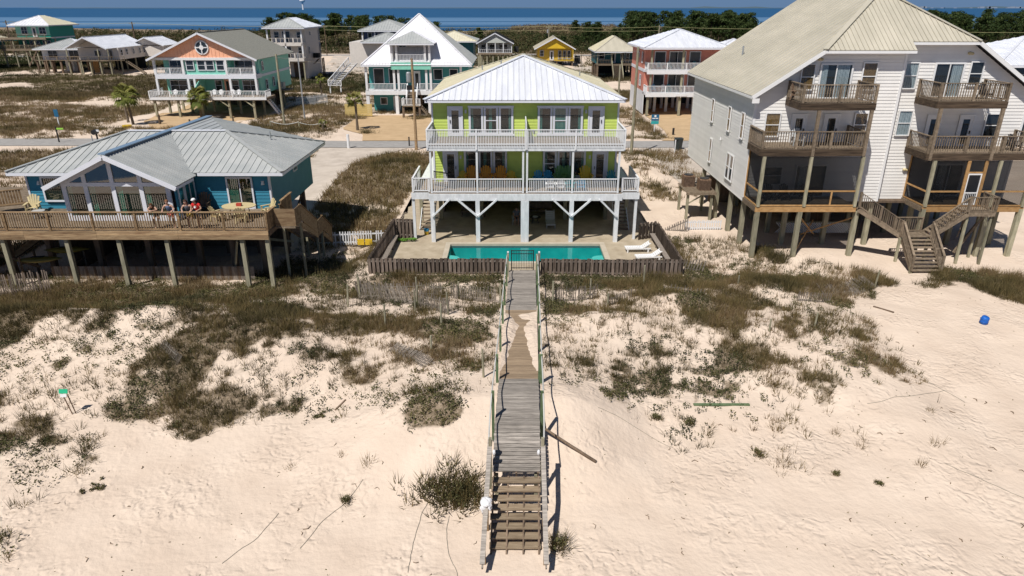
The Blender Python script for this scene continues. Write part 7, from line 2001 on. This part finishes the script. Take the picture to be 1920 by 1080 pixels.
H = house('pale cottage with a dark shingle roof and screened white porch on tall piles', (-4.5, 190, 0))
MB().box(-8.9, 0.0, 191.5, 203, 3.9, 6.3).build('wall', M['pale_siding'], H)
gable_roof(H, -9.4, .5, 189.4, 203.5, 6.3, .52, 'room', .5, 'pale_siding', .5)
for x in (-8.8, -6.6, -4.4, -2.3, -.1): pbox('porch_post', M['white'], H, x-.1, x+.1, 189.9, 190.1, 3.9, 6.3)
railing(H, [(-8.8, 190), (-.1, 190)], 3.9, .9, 'white', .5, .06, 9, .1, near=False); MB().box(-9, 0, 189.8, 191.5, 3.5, 3.88).build('porch_floor', M['deck_wood'], H)
w = front(191.5)
for a, b in ((-8.1, -7.1), (-5.9, -4.2), (-3.4, -2.5), (-2.1, -1.2)): WN(w, H, a, b, 4.4, 5.9)
pil(H, (-8.9, -8, -6.6, -5, -3.6, -2.4, -1.2, -.2), (190.2, 196, 202), -.2, 3.5, 'pile', .16)
pbox('air_conditioner', M['room'], H, .6, 1.8, 199, 200.4, 3.6, 5.0)
H = house('bright yellow cottage with a tan gabled roof', (11.5, 195, 0))
MB().box(7.0, 16.6, 197, 207, 1.5, 4.7).build('wall', M['yellow_siding'], H); gable_roof(H, 6.0, 17.2, 195, 208, 4.6, .53, 'roof_tan', .5, 'yellow_paint', .7)
w = front(197); WN(w, H, 7.7, 8.6, 2.7, 4.1); door(w, H, 10.4, 11.3, 1.6, 4.0, 'white', near=False)
for a in (12.7, 14.0, 15.2): WN(w, H, a, a+.7, 2.0, 4.0)
deck_floor(H, 12, 16.8, 195, 197, 1.5, M['deck_wood'], bw=.4); railing(H, [(12.1, 195.1), (16.7, 195.1)], 1.5, .95, 'yellow_siding', .3, .05, 5, .12, near=False); pbox('porch_post', M['yellow_siding'], H, 16.4, 16.6, 195.1, 195.3, 1.5, 4.5); pil(H, (7.2, 12.2, 16.4), (195.4, 200), -.2, 1.5, 'pile_brown', .16)
pbox('air_conditioner', M['room'], H, 17.3, 18.7, 197, 199.5, .6, 2.6); pil(H, (18.9,), (196.3,), 0, 2.8, 'pile_brown', .1)
H = house('dark teal cottage with a tan roof and stairs straight down its front', (24.3, 165, 0))
MB().box(19.5, 28.4, 168, 177, 2.9, 5.7).build('wall', M['dark_teal_siding'], H); hip_roof(H, 18.9, 29.0, 164.4, 179, 5.7, .62, 'roof_tan', 'roof_cream', .5)
w = front(168); WN(w, H, 20.3, 21.5, 3.9, 5.2); door(w, H, 23.2, 24.1, 3.0, 5.2, 'white', near=False)
for a in (25.4, 26.6): WN(w, H, a, a+.7, 3.3, 5.2)
MB().box(19.5, 28.4, 165, 168, 2.6, 2.88).build('porch_floor', M['deck_wood'], H)
for a, b in ((19.6, 22.9), (25.3, 28.3)): railing(H, [(a, 165.1), (b, 165.1)], 2.9, .9, 'deck_wood', .35, .05, 5, .12, near=False)
for x in (19.6, 22.9, 25.3, 28.3): pbox('porch_post', M['pile'], H, x-.1, x+.1, 165, 165.2, 2.9, 5.6)
stairs(H, (24.1, 165, 2.8), (24.1, 161.2, 0), 2.2, 14, (1, 0, 0), M['deck_wood'], M['white'], near=False)
for x in (23.0, 25.2): railing(H, [(x, 165, 2.8), (x, 161.2, 0)], 0, .9, 'pile', .35, .05, 5, .12, near=False)
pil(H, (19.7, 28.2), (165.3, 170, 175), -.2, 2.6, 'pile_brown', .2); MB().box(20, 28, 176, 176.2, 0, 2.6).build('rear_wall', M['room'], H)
H = house('green cottage with a bright white roof half hidden behind the tall white house', (47, 150, 0))
MB().box(42.8, 52, 152, 160, 2.6, 6.4).build('wall', M['green_siding'], H); hip_roof(H, 41.4, 53.5, 149.5, 162, 6.4, .40, 'roof_white', None, .6)
H = house('white roofed blue house cut by the right edge beyond the tall white house', (60, 82, 0))
MB().box(56.8, 70, 84, 96, 3.4, 8.9).build('wall', M['blue'], H); hip_roof(H, 55.2, 72, 81.5, 97.5, 8.9, .36, 'roof_white', None, .6)
MB().box(56.6, 70, 81.9, 84, 3.0, 3.4).box(56.6, 70, 81.9, 84, 6.0, 6.4).build('balcony_floor', M['white'], H); railing(H, [(56.7, 82), (70, 82)], 6.4, 1.0, 'white', .2, .05, 3, .14, near=False); railing(H, [(56.7, 82), (70, 82)], 3.4, 1.0, 'white', .2, .05, 3, .14, near=False)
pil(H, (56.9, 61, 66), (82.2, 88, 94), -.1, 3.0)
w = front(84); WN(w, H, 58, 60.5, 6.9, 8.5); WN(w, H, 58, 60.5, 3.9, 5.5)

# silver car -----------------------------------------------------------------
def car(x, y, label):
    z = tz(x, y)+.08; t = thing('parked_car', label, 'car', (x, y, z)); pm = plain('silver_car_paint', (.62, .66, .72), .3, .6)
    prof = [(-2.3, .35), (-2.35, .75), (-2.1, .95), (-1.3, 1.02), (-.75, 1.42), (.55, 1.45), (1.25, 1.02), (2.15, .86), (2.35, .6), (2.3, .35)]
    MB().prism([(x+a, y-.88, z+b) for a, b in prof], (0, 1.76, 0)).build('body', pm, t)
    for a, b in (((-1.12, 1.05), (-.72, 1.36)), ((-.05, 1.05), (-.05, 1.37))):
        pass
    MB().prism([(x-1.15, y-.885, z+1.04), (x-.70, y-.885, z+1.36), (x-.08, y-.885, z+1.38), (x-.08, y-.885, z+1.04)], (0, -.01, 0)).prism([(x+.02, y-.885, z+1.04), (x+.02, y-.885, z+1.38), (x+.5, y-.885, z+1.38), (x+1.05, y-.885, z+1.04)], (0, -.01, 0)).build('window', M['glass_dark'], t)
    for a in (-1.45, 1.45):
        for s in (-.90, .78):
            W_ = MB().tube([(x+a, y+s, z+.33), (x+a, y+s+.14, z+.33)], .33, 14).build('wheel', M['black_metal'], t); MB().tube([(x+a, y+s-.01, z+.33), (x+a, y+s+.05, z+.33)], .17, 10).build('rim', M['grey_metal'], W_)
    for s in (-.7, .7): pbox('headlight', M['white'], t, x-2.37, x-2.30, y+s-.15, y+s+.15, z+.65, z+.78)
car(-51.5, 247.5, 'silver sedan parked on the bay road left of the navy house')

# poles, wires ---------------------------------------------------------------
def pole(x, y, h, label, r=.14, arm=True, trans=False, mat='pile_brown', brace=False):
    z = tz(x, y)-.2; t = thing('utility_pole', label, 'utility pole', (x, y, z))
    MB().tube([(x, y, z), (x, y, z+h)], [r*1.15, r*.85], 9).build('pole', M[mat], t)
    if arm: pbox('cross_arm', M['pile'], t, x-1.0, x+1.0, y-.15, y-.05, z+h-.7, z+h-.58)
    for a in ((-.9, .9) if arm else (0,)): MB().tube([(x+a, y-.1, z+h-.57), (x+a, y-.1, z+h-.36)], .05, 6).build('insulator', M['grey_metal'], t)
    if trans: MB().tube([(x-.42, y-.1, z+h-2.5), (x-.42, y-.1, z+h-2.4), (x-.42, y-.1, z+h-1.5), (x-.42, y-.1, z+h-1.4)], [.2, .27, .27, .18], 12).build('transformer', M['grey_metal'], t); MB().box(x-.7, x-.1, y-.1, y, z+h-3.3, z+h-2.8).build('meter_box', M['black_metal'], t)
    return Vector((x, y-.1, z+h-.36))
p1 = pole(-10.9, 78.1, 10.1, 'wooden utility pole with a grey transformer standing left of the green house', .15, False, True, 'beam_wood')
p2 = pole(-30.9, 94.3, 9.4, 'leaning grey utility pole right of the salmon gabled house', .15, False, False, 'pile')
p3 = pole(12.95, 74.2, 11.2, 'tall grey utility pole between the green house and the white house', .15, False, False, 'pile')
p4 = pole(13.9, 92, 8.4, 'shorter pole standing behind the tall grey utility pole', .13, False, False, 'pile')
p5 = pole(-29.9, 100.5, 9.4, 'thin pale pole near the leaning utility pole', .10, False, False, 'grey_metal')
fp = [pole(-168.5, 244, 11.2, 'far utility pole with a cross arm above the green house at the left', .22), pole(-126.1, 243, 10.8, 'far utility pole with a cross arm beyond the white cottages', .22), pole(-62, 241.5, 9.9, 'far utility pole behind the tall off white house', .15), pole(12.2, 241, 9.8, 'far utility pole with a white transformer behind the yellow cottage', .22, True, True, 'pile'),
      pole(48.6, 241, 9.9, 'far utility pole peeking over the pink house roof', .22, False, False, 'pile'), pole(104, 240, 9.6, 'far utility pole in front of the wood right of the pink house', .2, False, False, 'pile'), pole(161, 222, 8.6, 'leaning pole with a white transformer right of the tall white house', .18, False, True, 'pile')]
def wire(a, b, label, sag=.6, r=.02, mat=None, name='power_line'):
    a = Vector(a); b = Vector(b); n = 14
    o = MB().tube([a+(b-a)*(k/n)-Vector((0, 0, sag*4*(k/n)*(1-k/n))) for k in range(n+1)], r, 4).build(name, mat or M['rope_dark'], None, world=(a+b)/2); tag(o, label, 'wire')
wm = plain('yellowish_wire', (.38, .36, .18), .6)
for i in range(len(fp)-1):
    wire(fp[i], fp[i+1], ('far power line between the two left cross armed poles', 'far power line from the cottages towards the off white house', 'far power line over the silver car', 'far power line over the yellow cottage', 'far power line right of the pink house', 'far power line before the wood on the right')[i], .5, .045, wm)
wire(fp[-1], (320, 218, 8.4), 'far power line leaving the picture on the right', .5, .045, wm)
wire(fp[2]+Vector((0, 0, -1.2)), fp[3]+Vector((0, 0, -1.2)), 'lower far power line over the silver car', .5, .035, wm)
wire(fp[3]+Vector((0, 0, -1.2)), fp[4]+Vector((0, 0, -1.2)), 'lower far power line behind the cottages', .3, .035, wm)
wire(p2, p1, 'thin power line from the leaning pole to the transformer pole', .5, .012); wire(p1, p3, 'thin power line passing behind the green house roof', .5, .012)

# road furniture -------------------------------------------------------------
def sign_post(x, y, h, label, board=None, bm=None, w=.7, bh=.7, lower=None, pm='white', name='yard_sign', cat='sign', marks=False):
    z = tz(x, y); t = thing(name, label, cat, (x, y, z)); pbox('post', M[pm], t, x-.06, x+.06, y-.06, y+.06, z-.2, z+h)
    if board: pbox('sign_board', M[board], t, x-w/2, x+w/2, y-.10, y-.06, z+h-bh, z+h+.05)
    if lower: pbox('lower_board', M[lower], t, x-w/2, x+w/2, y-.10, y-.06, z+h-bh-.42, z+h-bh-.03)
    if marks:
        pbox('white_emblem', M['white'], t, x-.13, x+.13, y-.112, y-.102, z+h-.28, z+h-.02); pbox('white_lettering', M['white'], t, x-.38, x-.0, y-.112, y-.102, z+h-.50, z+h-.38)
        pbox('white_lettering', M['white'], t, x+.05, x+.38, y-.112, y-.102, z+h-.50, z+h-.38)
    return t
colmat('sign_blue', (.02, .13, .25)); colmat('sign_teal', (.03, .36, .38)); colmat('sign_lime', (.30, .60, .08))
sign_post(18.7, 91.0, 2.25, 'blue and teal sign on a white post beside the pink house drive', 'sign_blue', None, 1.0, .75, 'sign_teal', marks=True)
sign_post(-59.9, 91.8, 2.2, 'narrow teal sign on a white post in the dunes at the left', 'sign_blue', None, .55, .9)
sign_post(-36.4, 90.4, 1.5, 'small teal sign beside the salmon gabled house drive', 'sign_blue', None, .4, .7)
sign_post(-54.4, 82.6, 1.9, 'dark street sign post with a green name blade at the road', None, None, pm='black_metal', name='street_sign'); pbox('name_blade', M['sign_lime'], bpy.data.objects['street_sign'], -54.3, -53.5, 82.52, 82.56, tz(-54.4, 82.6)+1.55, tz(-54.4, 82.6)+1.75)
def trash(x, y, label, mat='dark_bin', s=1.0):
    colmat('dark_bin', (.03, .04, .04)); z = tz(x, y); t = thing('trash_bin', label, 'trash bin', (x, y, z))
    MB().tube([(x, y, z), (x, y, z+1.0*s)], [.32*s, .42*s], 4).build('body', M[mat], t); MB().box(x-.36*s, x+.36*s, y-.36*s, y+.36*s, z+1.0*s, z+1.08*s).build('lid', M[mat], t)
    for a in (-.25, .25): MB().tube([(x+a*s-.03, y+.28*s, z+.1), (x+a*s+.03, y+.28*s, z+.1)], .1*s, 8).build('wheel', M['black_metal'], t)
trash(18.9, 78.0, 'dark wheeled bin at the road edge left of the white house', s=1.25)
for (x, y, h, lb, mt, r) in ((-18.8, 78.9, 1.6, 'short thick white post where the sandy drive meets the road', 'white', .16), (18.3, 76.9, 1.5, 'thin white post in front of the dark wheeled bin', 'white', .06), (-12.0, 80.2, 1.1, 'short dark post at the road edge beside the transformer pole', 'black_metal', .08),
    (20.7, 88.7, .9, 'short dark post at the edge of the pink house drive', 'black_metal', .14), (-43.5, 93.8, .9, 'low dark bollard at the left of the salmon house drive', 'trunk', .12), (-38.2, 95.3, .9, 'low dark bollard at the right of the salmon house drive', 'trunk', .12), (-48.4, 95.5, 1.3, 'dark bollard beside the full palm', 'trunk', .16), (-50.0, 82.0, .9, 'small grey marker at the road edge on the left', 'grey_metal', .07)):
    z = tz(x, y); o = MB().tube([(x, y, z-.1), (x, y, z+h)], r, 8).build('bollard', M[mt], None, world=(x, y, z)); tag(o, lb, 'post')
def mailbox(x, y, label):
    z = tz(x, y); t = thing('mailbox', label, 'mailbox', (x, y, z)); pbox('post', M['black_metal'], t, x-.07, x+.07, y-.07, y+.07, z-.1, z+1.0)
    MB().tube([(x-.10, y-.45, z+1.2), (x-.10, y+.35, z+1.2)], .28, 10).build('box', M['black_metal'], t); pbox('flag', M['white'], t, x+.10, x+.42, y-.1, y-.06, z+1.25, z+1.5)
mailbox(-49.9, 82.9, 'dark mailbox at the road above the blue house roof')
yc = MB(); yc.tube([(-51.2, 92.2, tz(-51.2, 92.2)), (-51.2, 92.2, tz(-51.2, 92.2)+.3)], [.55, .6], 14); tag(yc.build('planter', M['yellow_paint'], None, world=(-51.2, 92.2, 0)), 'low yellow planter at the foot of the full palm', 'planter')
# rope between low posts by the leaning pole
rp_ = thing('rope_fence', 'drooping rope between low posts by the leaning utility pole', 'fence', (-28, 92.6, 0)); pp = [(-32.3, 92.8), (-28.3, 92.2), (-25.0, 92.6)]
for (x, y) in pp: pbox('post', M['pile'], rp_, x-.07, x+.07, y-.07, y+.07, tz(x, y)-.2, tz(x, y)+.75)
for a, b in zip(pp[:-1], pp[1:]): MB().tube([(a[0]+(b[0]-a[0])*k/8, a[1]+(b[1]-a[1])*k/8, tz(*a)+.68-.35*math.sin(math.pi*k/8)) for k in range(9)], .05, 5).build('rope', M['rope'], rp_)
picket_fence((-35.6, 116), (-31.4, 119.5), 'white board fence beside the palm behind the aqua house', 1.6, pitch=.2, seed=9, broken=0)
t = thing('yellow_box', 'pale yellow wooden fence panel left of the slim palm', 'panel', (-20.6, 103, 0)); 
for k in range(6): pbox('slat', (colmat('straw_yellow', (.62, .47, .18)), M['straw_yellow'])[1], t, -24.6, -20.6, 103.0, 103.06, .15+k*.29, .15+k*.29+.26)
for x in (-24.5, -20.7): pbox('post', M['straw_yellow'], t, x-.07, x+.07, 103.07, 103.2, 0, 1.9)
wt = thing('water_tower', 'tiny pale water tower on the horizon above the off white house', 'water tower', (-1500, 5300, -1)); MB().tube([(-1500, 5300, -1), (-1500, 5300, 52)], 6, 8).build('stem', M['white'], wt); MB().ball((-1500, 5300, 60), 20, 1, 1, .7, 12, 8).build('tank', M['white'], wt, True)
# leafy yard plants
for (x, y, r, lb, gn) in ((-13.9, 100.9, 1.3, 'low plant bed at the foot of the steep roofed house stairs', .5), (-12.2, 102.5, 1.0, 'small plants right of the stair landing', .5), (-22.2, 101.0, .9, 'low green shrub left of the teal garage wall', .6), (-18.8, 88.8, 1.1, 'sprawling twiggy plant beside the tan driveway', .3),
    (-80, 150, 1.9, 'rounded green palmetto bush by the white cottage', .8), (-84.5, 153, 1.5, 'second palmetto bush left of the rounded one', .7), (-76, 149.5, 1.3, 'low palmetto right of the rounded one', .7), (-34.5, 138, 1.8, 'dark shrub left of the small white stairs', .4), (-32.0, 141, 1.5, 'dark shrub nearest the small white stairs', .4), (-36.5, 133, 1.3, 'low shrub on the slope before the small white stairs', .5)):
    bush(x, y, r*.8, .8, lb, 500, int(abs(x)), gn, 1.4)
# ------------------------------------------------------------------ people
def skin_obj(name, V, E_, R, mat, parent, world, root=0, sub=2):
    me = bpy.data.meshes.new(name); me.from_pydata([tuple(v) for v in V], E_, []); me.materials.append(mat)
    o = link(name, me, parent, world)
    md = o.modifiers.new('skin', 'SKIN'); md.use_smooth_shade = True
    for i, r in enumerate(R):
        me.skin_vertices[0].data[i].radius = (r, r) if not isinstance(r, tuple) else r
        me.skin_vertices[0].data[i].use_root = (i == root)
    ss = o.modifiers.new('sub', 'SUBSURF'); ss.levels = sub; ss.render_levels = sub
    return o
def person(label, loc, rz, J, shirt, shorts, hair, skin_c=(.42, .23, .15), cap=None, longhair=False, sleeve=True, scale=1.0, shirt_len=1, emblem=False, group=None):
    """J: joints of the posed skeleton in metres, facing -Y"""
    t = thing('person', label, 'person', loc, group)
    sm = plain('skin_%d' % int(skin_c[0]*1000), skin_c, .6, .3)
    V = []; E_ = []; R = []
    def v(p, r, par=None):
        V.append(Vector(p)*scale); R.append(r*scale if not isinstance(r, tuple) else (r[0]*scale, r[1]*scale))
        if par is not None: E_.append((par, len(V)-1))
        return len(V)-1
    pel = v(J['pelvis'], (.14, .11)); w_ = v(J['waist'], (.125, .10), pel); c = v(J['chest'], (.15, .11), w_); nk = v(J['neck'], .055, c)
    hd = Vector(J['head']); h0 = v(hd-Vector((0, 0, .07)), .06, nk); h1 = v(hd, .085, h0); h2 = v(hd+Vector((0, .005, .08)), .075, h1)
    for s in ('l', 'r'):
        sh = v(J['sh_'+s], .062, c); el = v(J['el_'+s], .042, sh); wr = v(J['wr_'+s], .028, el)
        W = Vector(J['wr_'+s]); D = (W-Vector(J['el_'+s])).normalized(); S = D.cross(Vector((0, 0, 1))).normalized() if abs(D.z) < .9 else Vector((1, 0, 0))
        pm = v(W+D*.07, (.038, .02), wr)
        for k, ln in enumerate((.060, .075, .080, .068)): f = v(W+D*.10+S*(k-1.5)*.021, .009, pm); v(W+D*(.10+ln*.9)+S*(k-1.5)*.023+Vector((0, 0, -.02)), .0075, f)
        sg = -1 if s == 'l' else 1; f = v(W+D*.04+S*sg*.045, .010, wr); v(W+D*.085+S*sg*.06, .008, f)
        hp = v(J['hip_'+s], .085, pel); kn = v(J['kn_'+s], .055, hp); an = v(J['an_'+s], .035, kn); v(Vector(J['an_'+s])+Vector((0, -.13, -.05)), .032, an)
    body = skin_obj('body', V, E_, R, sm, t, loc)
    hd *= scale; L = Vector(loc)
    b = MB(); b.ball(L+hd+Vector((0, -.088*scale, -.005)), .014*scale, .8, 1, 1.3, 6, 4); b.build('nose', sm, t, True)
    for s in (-1, 1):
        MB().ball(L+hd+Vector((s*.033*scale, -.078*scale, .025)), .012*scale, 1, .6, .8, 6, 4).build('eye', M['white'], t, True); MB().ball(L+hd+Vector((s*.085*scale, .0, 0)), .02*scale, .4, .8, 1.2, 6, 4).build('ear', sm, t, True)
    MB().ball(L+hd+Vector((0, -.078*scale, -.045)), .02*scale, 1.2, .4, .35, 6, 4).build('mouth', M['red_cloth'], t, True)
    # shirt
    V = []; E_ = []; R = []
    pz = Vector(J['pelvis'])*.35+Vector(J['waist'])*.65 if shirt_len else Vector(J['waist'])
    p0 = v(pz, (.155, .125)); p1 = v(J['waist'], (.145, .12), p0); p2 = v(Vector(J['chest'])*.8+Vector(J['neck'])*.2, (.185, .135), p1); p3 = v(Vector(J['chest'])*.2+Vector(J['neck'])*.8, .085, p2)
    if sleeve:
        for s in ('l', 'r'): a = v(J['sh_'+s], .078, p2); v(Vector(J['sh_'+s])*.45+Vector(J['el_'+s])*.55, .064, a)
    skin_obj('shirt', V, E_, R, M[shirt], t, loc)
    V = []; E_ = []; R = []
    q0 = v(Vector(J['pelvis'])+Vector((0, 0, .05)), (.16, .13))
    for s in ('l', 'r'): a = v(J['hip_'+s], .105, q0); v(Vector(J['hip_'+s])*.4+Vector(J['kn_'+s])*.6, .085, a)
    skin_obj('shorts', V, E_, R, M[shorts], t, loc)
    hm = plain('hair_%d' % int(hair[0]*1000+hair[1]*500), hair, .8, .2)
    b = MB(); b.ball(L+hd+Vector((0, .022, .045))*scale, .103*scale, .95, .98, .95, 10, 8)
    if longhair:
        for k in range(5): b.ball(L+hd+Vector(((k-2)*.035, .06, -.07-.03*(k % 2)))*scale, .06*scale, 1, .8, 1.9, 8, 6)
    b.build('hair', hm, t, True)
    if cap:
        b = MB(); b.ball(L+hd+Vector((0, .01, .075))*scale, .112*scale, 1, 1.05, .72, 12, 8); b.prism([(L.x+hd.x+.09*math.cos(math.pi*k/8), L.y+hd.y-.08-.11*math.sin(math.pi*k/8), L.z+hd.z+.065) for k in range(9)], (0, 0, .015)); b.build('cap', M[cap], t, True)
    if emblem:
        c_ = Vector(J['chest']); b = MB(); b.disc(L+c_+Vector((.0, -.148, .0)), .055, 12, (0, -1, .15), .012); b.build('shirt_emblem', M['white'], t)
    t.rotation_euler[2] = rz
    return t
def lean(d=.0, h=1.0, spread=.26):
    """standing and leaning on a rail 1.06 m high and 0.35 m in front"""
    return dict(pelvis=(0, .08, .93), waist=(0, .02, 1.08), chest=(0, -.09, 1.30), neck=(0, -.15, 1.45), head=(.0+d, -.20, 1.58),
        sh_l=(-.18, -.11, 1.37), el_l=(-.17-spread*.5, -.12, 1.16), wr_l=(-spread*.9, -.30, 1.12), sh_r=(.18, -.11, 1.37), el_r=(.17+spread*.5, -.12, 1.16), wr_r=(spread*.9, -.30, 1.12),
        hip_l=(-.09, .08, .88), kn_l=(-.11, .03, .48), an_l=(-.11, .10, .08), hip_r=(.09, .08, .88), kn_r=(.12, .0, .48), an_r=(.12, .05, .08))
colmat('grey_blue_tank', (.13, .18, .30), .9); colmat('coral_shorts', (.62, .16, .12), .9); colmat('dark_top', (.03, .03, .035), .9); colmat('patterned_top', (.12, .13, .16), .9); colmat('mustard_shorts', (.55, .40, .08), .9); colmat('dark_shorts', (.05, .05, .06), .9); colmat('red_shorts', (.45, .02, .03), .9)
FZd = 3.605
jl = lean(); jl.update(pelvis=(0, .25, .88), waist=(0, .14, 1.02), chest=(0, -.04, 1.18), neck=(0, -.14, 1.28), head=(0, -.20, 1.38), sh_l=(-.17, -.08, 1.24), sh_r=(.17, -.08, 1.24), el_l=(-.26, -.14, 1.13), el_r=(.26, -.14, 1.13), wr_l=(-.06, -.30, 1.13), wr_r=(.08, -.30, 1.13), hip_l=(-.09, .25, .84), hip_r=(.09, .25, .84))
person('woman with long brown hair bending low over the blue house deck rail, leftmost of four', (-19.72, 36.40, FZd), 0, jl, 'dark_top', 'dark_shorts', (.10, .045, .02), (.52, .33, .24), longhair=True, sleeve=False)
person('person in a grey blue sleeveless top and coral shorts leaning on the deck rail', (-18.85, 36.42, FZd), .05, lean(0, 1, .30), 'grey_blue_tank', 'coral_shorts', (.22, .10, .05), (.52, .32, .24), sleeve=False, scale=1.0)
person('woman in a dark patterned strappy top and mustard shorts at the deck rail', (-17.83, 36.42, FZd), .15, lean(-.03, 1, .26), 'patterned_top', 'mustard_shorts', (.06, .03, .02), (.52, .33, .25), longhair=True, sleeve=False, scale=1.0)
person('man in a red shirt and white cap leaning on the deck rail, rightmost of four', (-17.30, 36.42, FZd), -.1, lean(-.03, 1, .22), 'red_cloth', 'dark_shorts', (.05, .03, .02), (.48, .30, .21), cap='white_cloth', emblem=True, scale=1.04)
wk = dict(pelvis=(0, 0, .95), waist=(0, -.01, 1.10), chest=(0, -.03, 1.32), neck=(0, -.04, 1.48), head=(0, -.06, 1.62), sh_l=(-.19, -.02, 1.40), el_l=(-.24, .02, 1.13), wr_l=(-.22, -.14, .93), sh_r=(.19, -.02, 1.40), el_r=(.24, .04, 1.13), wr_r=(.24, -.06, .88),
          hip_l=(-.09, 0, .90), kn_l=(-.10, -.12, .50), an_l=(-.10, -.02, .09), hip_r=(.09, 0, .90), kn_r=(.10, .06, .50), an_r=(.10, .24, .12))
x, y = 28.15, 43.9
person('person in pale shirt and dark red shorts walking under the tall white house', (x, y, tz(x, y)), .3, wk, 'white_cloth', 'red_shorts', (.03, .02, .015), (.40, .22, .14))
st = dict(pelvis=(0, .1, .48), waist=(0, .16, .62), chest=(0, .20, .86), neck=(0, .19, 1.02), head=(0, .15, 1.15), sh_l=(-.18, .18, .93), el_l=(-.26, .05, .70), wr_l=(-.20, -.18, .62), sh_r=(.18, .18, .93), el_r=(.26, .05, .70), wr_r=(.16, -.20, .66),
          hip_l=(-.09, .08, .47), kn_l=(-.12, -.34, .50), an_l=(-.12, -.36, .09), hip_r=(.09, .08, .47), kn_r=(.12, -.34, .50), an_r=(.12, -.40, .09))
adirondack('grey_plastic', 'grey chair with someone in it behind the middle post under the green house', (.35, 49.2, 0), 0, 1.0)
person('person in dark clothes sitting in the shade behind the middle post under the green house', (.35, 49.15, 0), 0, st, 'patterned_top', 'dark_shorts', (.05, .03, .02), (.45, .25, .17))
